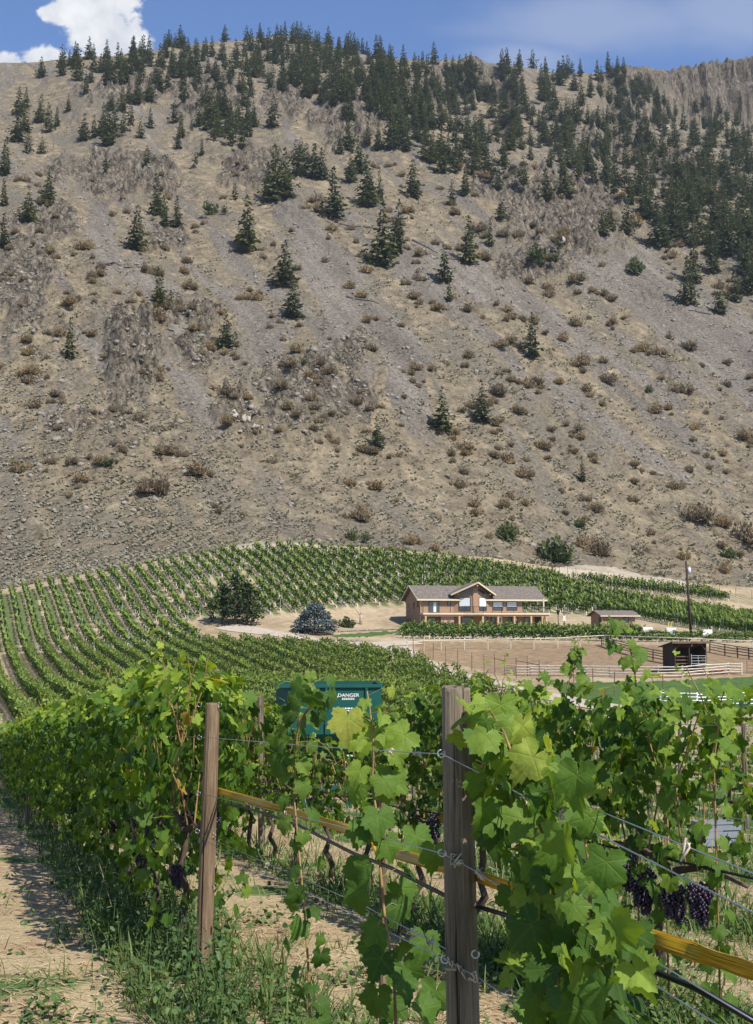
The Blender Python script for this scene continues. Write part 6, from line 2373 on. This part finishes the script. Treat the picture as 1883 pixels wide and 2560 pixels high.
fence('rail_fence', [(1263, 1688), (1290, 1690), (1325, 1690), (1370, 1690), (1418, 1690), (1466, 1691), (1525, 1693), (1585, 1695), (1647, 1695), (1706, 1694), (1765, 1689), (1822, 1685), (1854, 1686)], None, 1.35,
      (0.25, 0.58, 0.9, 1.22), M_PALEWOOD, M_PALEWOOD, 0.10, 0.075, 'weathered pale four rail fence along the near edge of the dirt paddock')
fence('rail_fence', [(1650, 1768), (1742, 1771), (1821, 1767), (1910, 1767), (1990, 1768)], None, 1.35, (0.3, 0.62, 0.94, 1.25), M_WHITE, M_WHITE, 0.085, 0.05, 'bright white four rail fence at the right edge below the green pasture')
fence('rail_fence', [(1505, 1614), (1535, 1624), (1580, 1638), (1633, 1652), (1675, 1660)], None, 1.45, (0.4, 0.75, 1.1, 1.4), M_BROWNWOOD, M_BROWNWOOD, 0.10, 0.075, 'dark brown rail fence sloping down to the left side of the shelter')
fence('rail_fence', [(1775, 1630), (1813, 1638), (1845, 1644), (1873, 1648), (1920, 1655)], None, 1.45, (0.4, 0.75, 1.1, 1.4), M_BROWNWOOD, M_BROWNWOOD, 0.10, 0.07, 'dark brown rail fence right of the shelter')
fence('arena_fence', [(1018, 1631), (1060, 1628), (1103, 1626), (1161, 1624), (1220, 1623), (1277, 1622), (1335, 1622), (1395, 1620), (1450, 1617), (1510, 1613), (1580, 1616), (1650, 1619), (1720, 1622), (1790, 1625), (1883, 1629)], None, 1.5, (1.46,),
      M_TANRAIL, M_TANRAIL, 0.07, 0.075, 'long fence with pale top rail along the far side of the dirt paddock')
DEER = [(1034, 1638), (1057, 1644), (1083, 1650), (1115, 1661), (1145, 1668), (1180, 1678), (1211, 1683), (1238, 1682), (1263, 1688), (1291, 1696), (1319, 1690), (1348, 1704), (1436, 1731), (1484, 1730), (1536, 1738), (1660, 1752), (1727, 1776)]
root, pts = fence('deer_fence', DEER, None, 2.4, (), M_RUST, M_RUST, 0.055, 0.02, 'line of tall thin brown fence posts along the gravel road')
mb = MB()
for i, j, za, zb in ((7, 8, 1.75, 1.75), (9, 11, 2.1, 1.9)):
    mb.tube([pts[i] - pts[0] + [0, 0, za], pts[j] - pts[0] + [0, 0, zb]], 0.05, 5)
mb.build('gate_crossbar', M_RUST, root)
mb = MB()
for z in (0.5, 1.2, 2.3):
    for a, b in zip(pts[:-1], pts[1:]):
        mb.tube([a - pts[0] + [0, 0, z], b - pts[0] + [0, 0, z]], 0.006, 3, False)
mb.build('fence_wire', M_WIRE, root)
BACK = [(-60, 1502), (0, 1492), (100, 1479), (170, 1462), (240, 1441), (340, 1420), (430, 1402), (545, 1370), (660, 1354), (760, 1360), (870, 1372), (1000, 1384), (1100, 1394), (1200, 1406), (1300, 1420), (1380, 1434), (1440, 1446), (1560, 1460), (1700, 1475), (1800, 1486), (1920, 1500)]
root, pts = fence('deer_fence', BACK, None, 2.5, (), M_RUST, M_RUST, 0.06, 0.02, 'long line of thin deer fence posts along the top of the hill vineyard', sub=3)
mb = MB()
for z in (0.8, 2.35):
    for a, b in zip(pts[:-1], pts[1:]):
        mb.tube([a - pts[0] + [0, 0, z], b - pts[0] + [0, 0, z]], 0.008, 3, False)
mb.build('fence_wire', M_WIRE, root)
p = hit([1780], [1688], 60, 300)[0]
tr = empty('feed_trough', (p[0], p[1] + 0.7, p[2]))
M_RED = plain('faded_red', (0.30, 0.09, 0.07), 0.7, 0.1, 3)
mb = MB().box(0, 1.6, 0, 0.05, 0.1, 0.6).box(0, 1.6, 0.5, 0.55, 0.1, 0.6).box(0, 0.05, 0.051, 0.499, 0.1, 0.6).box(1.55, 1.6, 0.051, 0.499, 0.1, 0.6).box(0.051, 1.549, 0.051, 0.499, 0.1, 0.15)
mb.build('tub', M_RED, tr)
for xx in (0.1, 1.4):
    MB().box(xx, xx + 0.1, 0.1, 0.45, -0.1, 0.098).build('leg', M_RUST, tr)
tag(tr, 'faded red feed trough behind the pale rail fence near the shelter', 'trough')
p = hit([1868], [1684], 60, 300)[0]
gt2 = empty('metal_gate', p)
mb = MB()
for z in (0.2, 0.6, 1.0, 1.4):
    mb.tube([(0, 0, z), (1.6, 0.2, z)], 0.03, 6)
for xx in (0, 0.8, 1.6):
    mb.tube([(xx, xx * 0.125, 0.1), (xx, xx * 0.125, 1.5)], 0.035, 6)
mb.build('gate_frame', M_RUST, gt2)
MB().tube([(1.75, 0.22, -0.2), (1.75, 0.22, 1.8)], 0.08, 6).build('gate_post', M_BROWNWOOD, gt2)
tag(gt2, 'small rusty pipe gate at the right end of the pale rail fence', 'gate')

# ------------------------------------------------------------------ green grape bin
M_TEAL = plain('green_bin_paint', (0.008, 0.070, 0.056), 0.5, 0.06, 2.0)
M_TEALD = plain('green_bin_rim', (0.014, 0.075, 0.06), 0.45, 0.05, 2.0)
pb = at(690, 1712, BINY)
zt = pb[2]
gz = g1(BINX, BINY)
bn = empty('grape_bin', (pb[0], BINY, gz), math.radians(4))
HT = zt - gz
w_ = 2.62
top, mid_ = HT, HT - 1.22
mb = MB()
# front, sides, back as thin sheets of a hopper with a sloping belly
th = 0.05
mb.box(0.3, w_, 0, th, mid_, top)
mb.hexa([(0.0, 0.5, mid_), (0.3, 0.0, mid_), (0.3, th, mid_), (0.05, 0.55, mid_)], [(0.0, 0.5, top), (0.3, 0.0, top), (0.3, th, top), (0.05, 0.55, top)])
mb.box(0.0, th, 0.551, 1.9, mid_, top)
mb.box(w_ - th, w_, th + 0.001, 1.9, mid_, top)
mb.box(th + 0.001, w_ - th - 0.001, 1.85, 1.9, mid_, top)
mb.build('hopper', M_TEAL, bn)
MB().hexa([(0.85, 0.75, mid_ - 0.75), (1.75, 0.75, mid_ - 0.75), (1.75, 1.3, mid_ - 0.75), (0.85, 1.3, mid_ - 0.75)],
          [(0.0, 0.0, mid_ - 0.003), (w_, 0.0, mid_ - 0.003), (w_, 1.9, mid_ - 0.003), (0.0, 1.9, mid_ - 0.003)]).build('chute', M_TEAL, bn)
mb = MB()
mb.box(-0.04, w_ + 0.04, -0.06, -0.002, top - 0.07, top + 0.01)
mb.box(-0.05, -0.002, -0.002, 1.95, top - 0.07, top + 0.01)
mb.box(w_ + 0.002, w_ + 0.05, -0.002, 1.95, top - 0.07, top + 0.01)
mb.build('rim', M_TEALD, bn)
for xx in (1.22, 2.22):
    MB().box(xx, xx + 0.06, -0.055, -0.003, mid_, top - 0.073).build('rib', M_TEAL, bn)
for (xx, yy) in ((0.7, 0.6), (1.85, 0.6), (0.7, 1.5), (1.85, 1.5)):
    MB().box(xx - 0.07, xx + 0.07, yy - 0.07, yy + 0.07, -0.3, mid_ - 0.3).build('leg', M_TEALD, bn)
MB().box(0.7, 1.85, 0.5, 0.6, 0.35, 0.5).build('cross_member', M_TEALD, bn)
MB().box(1.75, 1.95, 0.35, 0.5, mid_ - 0.9, mid_ - 0.55).build('latch_plate', M_WHITE, bn)


def letters(body, size, x, z):
    c = bpy.data.curves.new('lettering', 'FONT')
    c.body = body
    c.size = size
    c.extrude = 0.002
    c.align_x = 'CENTER'
    c.materials.append(M_WHITE)
    t_ = bpy.data.objects.new('t', c)
    SC.collection.objects.link(t_)
    bpy.context.view_layer.update()
    me_ = bpy.data.meshes.new_from_object(t_.evaluated_get(bpy.context.evaluated_depsgraph_get()))
    bpy.data.objects.remove(t_)
    o = obj('lettering', me_, bn, loc=(x, -0.006, z))
    o.rotation_euler = (math.pi / 2, 0, 0)
    o.scale = (1.15, 1, 1)
    return o


letters('DANGER', 0.115, 1.80, top - 0.30)
fine = MB()
for i in range(2):
    for j in range(7):
        x = 1.66 - 0.0 + j * 0.045 - 0.02
        fine.box(x, x + 0.035, -0.009, -0.004, top - 0.345 - i * 0.03, top - 0.33 - i * 0.03)
for i in range(2):
    x = 1.42
    while x < 1.86:
        l_ = rnd.uniform(0.03, 0.075)
        fine.box(x, x + l_, -0.009, -0.004, top - 0.60 - i * 0.055, top - 0.57 - i * 0.055)
        x += l_ + 0.016
fine.build('fine_print', M_WHITE, bn)
MB().tube([(1.5, -0.02, top - 0.38), (1.53, -0.02, top - 0.28)], 0.012, 5).build('scratch', M_WHITE, bn)
tag(bn, 'dark green metal grape bin with white DANGER lettering behind the young vines', 'grape bin')

# grey slatted crate beyond the second row
p = hit([1760], [2120], 6, 60)[0]
cr = empty('picking_crate', p, 0.2)
M_GREYP = plain('grey_plastic', (0.20, 0.215, 0.235), 0.5, 0.05, 4)
mb = MB()
for i in range(3):
    mb.box(0, 0.6, 0, 0.02, 0.02 + i * 0.11, 0.11 + i * 0.11)
    mb.box(0, 0.6, 0.38, 0.40, 0.02 + i * 0.11, 0.11 + i * 0.11)
mb.box(0, 0.02, 0.021, 0.379, 0.0, 0.34)
mb.box(0.58, 0.6, 0.021, 0.379, 0.0, 0.34)
mb.box(0.021, 0.579, 0.021, 0.379, 0.0, 0.02)
mb.build('crate_body', M_GREYP, cr)
MB().box(-0.01, 0.61, -0.012, -0.001, 0.33, 0.37).build('crate_lip', M_GREYP, cr)
tag(cr, 'pale grey slatted plastic crate on the ground beyond the hanging grapes', 'crate')

# ------------------------------------------------------------------ yard trees and stones
def pad_crown(seed, blobs, mat, per=70, size=(0.28, 0.5), name='pine_crown'):
    r = np.random.RandomState(seed)
    P, Nn, Tp, S, Ti = [], [], [], [], []
    for (cx, cy, cz, rx, rz_) in blobs:
        bt = r.normal(0, 0.1)
        n = int(per * (rx / 1.2) ** 1.6)
        for _ in range(n):
            d = r.normal(0, 1, 3)
            d /= np.linalg.norm(d)
            if d[2] < -0.3 and r.rand() < 0.6:
                d[2] = -d[2]
            f = r.uniform(0.55, 1.05)
            P.append((cx + d[0] * rx * f, cy + d[1] * rx * f, cz + d[2] * rz_ * f))
            Tp.append(d + np.array([0, 0, 0.3]) + r.normal(0, 0.5, 3))
            Nn.append(r.normal(0, 0.6, 3) + np.array([0, 0, 0.9]))
            S.append(r.uniform(*size))
            Ti.append(np.clip(0.45 + bt + r.normal(0, 0.18), 0, 1))
    V, Fc = place(SPRAY, SPRAYF, np.array(P), np.array(Nn), np.array(Tp), np.array(S))
    return mesh(name, V, Fc, mat, False, {'tint': np.repeat(Ti, len(SPRAY))})


def yard_pine(px, py, H, R, z0, seed, label, lean=0.0):
    r = random.Random(seed)
    p = hit([px], [py], 60, 320)[0]
    root = empty('pine_tree', p)
    blobs, limbs = [], MB()
    limbs.tube([(0, 0, -0.5), (lean * 0.3, 0, H * 0.35), (lean * 0.6, 0, H * 0.65), (lean, 0, H * 0.9)], [0.24, 0.19, 0.12, 0.04], 8)
    for i in range(38):
        f = (i + r.random()) / 38
        z = z0 + (H - z0 - 0.5) * f
        rr = R * (1 - f ** 2.2) * r.uniform(0.35, 1.12)
        a = i * 2.4 + r.uniform(-0.4, 0.4)
        c = (lean * f + math.cos(a) * rr, math.sin(a) * rr, z + r.uniform(-0.3, 0.3))
        k = r.uniform(0.55, 1.15) * (1 - 0.35 * f)
        blobs.append((*c, k, k * 0.55))
        limbs.tube([(lean * f * 0.8, 0, max(0.5, z - 0.7)), ((lean * f + c[0]) / 2, c[1] / 2, z - 0.25), c], [0.07, 0.05, 0.02], 5)
    limbs.build('trunk', M_BARK, root, True)
    obj('crown', pad_crown(seed, blobs, M_PINE), root)
    tag(root, label, 'tree', 'pines in the yard')


yard_pine(558, 1560, 6.6, 2.5, 0.9, 1, 'lowest broad dark pine at the left of the yard clump', -0.3)
yard_pine(588, 1562, 8.6, 2.9, 1.2, 2, 'tallest dark pine in the middle of the yard clump')
yard_pine(617, 1562, 7.3, 2.4, 1.0, 3, 'dark pine at the right of the yard clump', 0.3)
p = hit([786], [1584], 60, 320)[0]
sp_ = empty('blue_spruce', p)
rs_ = random.Random(5)
blobs = []
for lv in range(8):
    zz = 0.45 + lv * 0.56
    RR = [2.75, 2.95, 2.8, 2.55, 2.2, 1.75, 1.2, 0.55][lv]
    nb = int(4 + RR * 4.2)
    for q in range(nb):
        a = q * 6.283 / nb + lv * 0.5 + rs_.uniform(-0.15, 0.15)
        rr = RR * rs_.uniform(0.62, 1.08)
        blobs.append((math.cos(a) * rr, math.sin(a) * rr, zz + rs_.uniform(-0.15, 0.15), rs_.uniform(0.5, 0.8), 0.26))
obj('crown', pad_crown(77, blobs, M_SPRUCE, 130, (0.22, 0.38), 'spruce_crown'), sp_)
obj('trunk', trunk_mb(4.4, 0.2, 0.04).data('spruce_trunk', M_BARK, True), sp_)
tag(sp_, 'squat rounded silvery blue spruce beside the driveway bend', 'tree')
p = hit([865], [1568], 60, 320)[0]
o = obj('shrub', SHG[0][0], loc=p, scale=(2.2, 2.0, 1.9))
tag(o, 'dark green shrub in the yard between the blue spruce and the dead stub', 'shrub')
for (a, b, h_, lab) in ((1020, 1572, 1.3, 'small grey green bush at the left foot of the house'), (835, 1560, 1.0, 'low bush left of the dead stub')):
    p = hit([a], [b], 60, 320)[0]
    tag(obj('shrub', SHB[1][0], loc=p, scale=(h_ * 1.3, h_ * 1.3, h_)), lab, 'shrub')
p = hit([902], [1561], 60, 320)[0]
st = MB().tube([(0, 0, -0.3), (0.05, 0, 1.2), (0, 0, 1.6)], [0.3, 0.24, 0.2], 8)
st.tube([(0, 0, 1.45), (-0.35, 0, 2.1), (-0.85, 0, 2.6)], [0.17, 0.13, 0.1], 7)
st.tube([(0, 0, 1.5), (0.12, 0, 2.5)], [0.16, 0.09], 7)
tag(st.build('tree_stub', plain('pale_dead_wood', (0.40, 0.31, 0.24), 0.9, 0.1, 4), loc=p, smooth=True), 'pale forked stub of a cut tree in the yard', 'tree stub')
for i, (a, b, w__, h__, lab) in enumerate([(860, 1603, 33, 13, 'biggest brown boulder by the driveway'), (897, 1603, 19, 9, 'flat topped boulder right of the biggest one'), (882, 1604, 13, 6, 'small boulder just right of the biggest one'), (833, 1603, 14, 9, 'rounded brown boulder left of the biggest one'),
                                          (802, 1600, 15, 7, 'pale flat boulder by the driveway'), (815, 1602, 9, 5, 'smallest boulder in the driveway row'), (744, 1589, 12, 10, 'grey boulder at the left foot of the blue spruce'), (755, 1593, 14, 9, 'grey boulder below the blue spruce'), (766, 1590, 11, 8, 'pale boulder right of the grey ones below the spruce'),
                                          (1000, 1580, 12, 8, 'boulder at the left end of the hedge rows')]):
    p = hit([a], [b], 60, 320)[0]
    V, Fc = stone_template(60 + i, 2)
    k = p[1] / F
    V = V * np.array([w__ * k * 0.55, w__ * k * 0.4, h__ * k * 0.7]) + [0, 0, h__ * k * 0.25]
    tag(obj('boulder', mesh('boulder', V, Fc, M_ROCK), loc=p, rotz=0.0), lab, 'boulder', 'boulders along the driveway')
wl = empty('stone_wall', hit([850], [1580], 60, 320)[0])
Vs, Fs, off = [], [], 0
wp = hit(np.linspace(848, 1005, 30), np.linspace(1580, 1574, 30), 60, 320)
for i, q in enumerate(wp):
    V, Fc = stone_template(80 + i, 1)
    V = V * np.array([0.26, 0.3, 0.26]) * rnd.uniform(0.85, 1.5) + (q - np.array(wl.location)) + [0, 0, 0.12]
    Vs.append(V)
    Fs.append(Fc + off)
    off += len(V)
obj('stones', mesh('stones', np.concatenate(Vs), np.concatenate(Fs), M_ROCK), wl)
tag(wl, 'low dry stone wall between the yard and the house', 'stone wall')

# ------------------------------------------------------------------ grass, straw and weeds on the near ground
def gfield(n, pxr, pyr):
    x = RS.uniform(*pxr, n)
    y = RS.uniform(*pyr, n)
    P = hit(x, y, 2.2, 60, 90)
    P = P[~np.isnan(P[:, 0])]
    k = ((P[:, 0] - P0[0]) * NN[0] + (P[:, 1] - P0[1]) * NN[1]) / 2.4
    return P, k


def rowd(k):
    return np.abs(k - np.round(k))


M_GRASS = leafmat('grass', (0.035, 0.075, 0.018), (0.085, 0.14, 0.035), (0.22, 0.24, 0.085), 0.3, 0.6, 0.2)
M_STRAW = leafmat('straw', (0.20, 0.14, 0.07), (0.42, 0.32, 0.175), (0.62, 0.52, 0.32), 0.15, 0.8, 0.1, tcol=(1, 0.95, 0.7))
M_WEED = leafmat('weeds', (0.028, 0.06, 0.018), (0.065, 0.12, 0.036), (0.15, 0.20, 0.06), 0.28, 0.55, 0.25)
BLADE = np.array([(-0.032, 0, 0), (0.032, 0, 0), (0.022, 0.55, 0.08), (-0.022, 0.55, 0.08), (0.0, 1.0, 0.28)])
BLADEQ = np.array([(0, 1, 2, 3)])
BLADET = np.array([(3, 2, 4)])


def blades(name, P, L, lean, mat, tint, label, width=1.0):
    n = len(P)
    a = RS.uniform(0, 6.28, n)
    tip = np.stack([np.cos(a) * lean, np.sin(a) * lean, np.ones(n)], 1)
    nn_ = np.stack([np.cos(a) * 1.0, np.sin(a) * 1.0, -lean * 1.0], 1)
    T = BLADE * np.array([width, 1, 1])
    V, Fq = place(T, BLADEQ, P, nn_, tip, L)
    _, Ft = place(T, BLADET, P, nn_, tip, L)
    o = obj(name, mesh(name, V, [Fq, Ft], mat, False, {'tint': np.repeat(tint, len(T))}))
    return tag(o, label, kind='stuff')


# flat dead straw everywhere in the alleys
P, k = gfield(30000, (-60, 1960), (1760, 2760))
pat = fbm(P[:, 0] / 0.9, P[:, 1] / 0.9, 3, 130)
keep = (RS.rand(len(P)) < 0.45 + 0.5 * pat) & (P[:, 1] < 26)
P, k = P[keep], k[keep]
L = RS.uniform(0.05, 0.15, len(P)) * (0.8 + P[:, 1] / 22)
blades('straw', P + [0, 0, 0.012], L, RS.uniform(4, 14, len(P)), M_STRAW, np.clip(RS.normal(0.5, 0.25, len(P)), 0, 1), 'dry straw lying on the bare earth of the alleys', 1.1)
# grass: clumps in the alleys, thick under the rows
P, k = gfield(52000, (-60, 1960), (1700, 2760))
pat = fbm(P[:, 0] / 0.55, P[:, 1] / 0.55, 4, 131)
wgt = np.where(rowd(k) < 0.24, 0.75, 0.10) + 0.7 * pat + np.where(k > 1.4, 0.35, 0.0) - np.where(k < -0.25, 0.22, 0) - np.where((np.abs(k) < 0.2) & (P[:, 1] < 8.6), 0.45, 0)
keep = (RS.rand(len(P)) < wgt) & (P[:, 1] < 45)
P, k, pat = P[keep], k[keep], pat[keep]
L = RS.uniform(0.08, 0.22, len(P)) * (1 + 0.5 * (rowd(k) < 0.22)) * (0.75 + P[:, 1] / 28)
blades('grass', P - [0, 0, 0.01], L, RS.uniform(0.1, 1.1, len(P)), M_GRASS, np.clip(RS.normal(0.42, 0.2, len(P)) + 0.2 * (rowd(k) > 0.3), 0, 1), 'green grass tufts growing in the alleys and under the rows', 0.85)
# broadleaf weeds, tall along the foot of the leafy row and below the posts
def weeds(n, pxr, pyr, sel, hgt, name, label):
    P, k = gfield(n, pxr, pyr)
    keep = sel(P, k)
    P = P[keep]
    nl = 9
    n = len(P)
    H = RS.uniform(*hgt, n)
    base = np.repeat(P, nl, 0)
    f = np.tile(np.linspace(0.15, 1, nl), n) + RS.uniform(-0.05, 0.05, n * nl)
    a = RS.uniform(0, 6.28, n * nl)
    bend = np.repeat(RS.normal(0, 0.18, (n, 2)), nl, 0)
    HH = np.repeat(H, nl)
    Q = base + np.stack([bend[:, 0] * f * HH + np.cos(a) * 0.03, bend[:, 1] * f * HH + np.sin(a) * 0.03, f * HH], 1)
    tip = np.stack([np.cos(a), np.sin(a), RS.uniform(-0.2, 0.9, n * nl)], 1)
    nn_ = np.stack([np.cos(a) * 0.3, np.sin(a) * 0.3, np.ones(n * nl)], 1) + RS.normal(0, 0.3, (n * nl, 3))
    T = SPRAY * np.array([0.75, 1, 1])
    sz = RS.uniform(0.035, 0.085, n * nl) * (1.15 - 0.5 * f)
    V, Fc = place(T, SPRAYF, Q, nn_, tip, sz)
    ti = np.repeat(np.clip(RS.normal(0.45, 0.18, n * nl) + 0.2 * f, 0, 1), len(T))
    # stems
    st = np.stack([bend[::nl, 0] * H, bend[::nl, 1] * H, H], 1)
    V2, F2 = place(np.array([(-0.008, 0, 0), (0.008, 0, 0), (0.003, 1, 0), (-0.003, 1, 0)]), np.array([(0, 1, 2, 3)]), P, np.tile([0.3, -1, 0.1], (n, 1)), st, np.linalg.norm(st, axis=1))
    o = obj(name, mesh(name, np.concatenate([V, V2]), np.concatenate([Fc, F2 + len(V)]), M_WEED, False, {'tint': np.concatenate([ti, np.full(len(V2), 0.6)])}))
    tag(o, label, kind='stuff')


weeds(5200, (-40, 560), (1800, 2700), lambda P, k: (k > -0.26) & (k < 0.12) & (RS.rand(len(P)) < np.where(k < -0.1, 0.22, 0.62) * np.where(P[:, 1] < 8.6, 0.3, 1)), (0.10, 0.48), 'weeds', 'tall leafy weeds along the foot of the nearest row')
weeds(5200, (-40, 1960), (1780, 2760), lambda P, k: (RS.rand(len(P)) < 0.03 + np.where(k < -0.2, 0.3, 0.7) * (fbm(P[:, 0] / 0.8, P[:, 1] / 0.8, 3, 140) > 0.38) + 0.4 * (rowd(k) < 0.18)), (0.06, 0.24), 'undergrowth', 'low broadleaf weeds scattered on the alley floor')
# foxtail heads
P, k = gfield(2200, (-40, 1960), (1900, 2700))
P = P[((rowd(k) < 0.28) | (k > 1.2)) & (RS.rand(len(P)) < 0.14) & (P[:, 1] > 9.5)]
n = len(P)
H = RS.uniform(0.3, 0.7, n)
b_ = RS.normal(0, 0.2, (n, 2))
top_ = P + np.stack([b_[:, 0] * H, b_[:, 1] * H, H], 1)
dirn = np.stack([b_[:, 0] * 2, b_[:, 1] * 2, np.ones(n)], 1)
V, Fc = place(np.array([(-0.05, 0, 0), (0.05, 0, 0), (0.03, 1, 0.1), (-0.03, 1, 0.1)]), np.array([(0, 1, 2, 3)]), top_, RS.normal(0, 1, (n, 3)), dirn, RS.uniform(0.06, 0.11, n))
V2, F2 = place(np.array([(-0.005, 0, 0), (0.005, 0, 0), (0.003, 1, 0), (-0.003, 1, 0)]), np.array([(0, 1, 2, 3)]), P, np.tile([0.3, -1, 0.1], (n, 1)), top_ - P, np.linalg.norm(top_ - P, axis=1))
o = obj('foxtail_grass', mesh('foxtail_grass', np.concatenate([V, V2]), np.concatenate([Fc, F2 + len(V)]), M_STRAW, False, {'tint': np.concatenate([RS.uniform(0.4, 0.9, len(V)), np.full(len(V2), 0.5)])}))
tag(o, 'thin foxtail grass with pale seed heads among the rows', kind='stuff')

# ------------------------------------------------------------------ summer haze
hzm = bpy.data.materials.new('haze')
hzm.use_nodes = True
hzm.node_tree.nodes.clear()
_pv = hzm.node_tree.nodes.new('ShaderNodeVolumePrincipled')
_pv.inputs['Color'].default_value = (0.80, 0.88, 1.0, 1)
_pv.inputs['Density'].default_value = 0.00006
_pv.inputs['Anisotropy'].default_value = 0.2
_ho = hzm.node_tree.nodes.new('ShaderNodeOutputMaterial')
hzm.node_tree.links.new(_pv.outputs[0], _ho.inputs['Volume'])
tag(MB().box(-1650, 1650, -80, 2450, -12, 760).build('haze', hzm), 'thin bluish summer haze over the whole valley', kind='stuff')
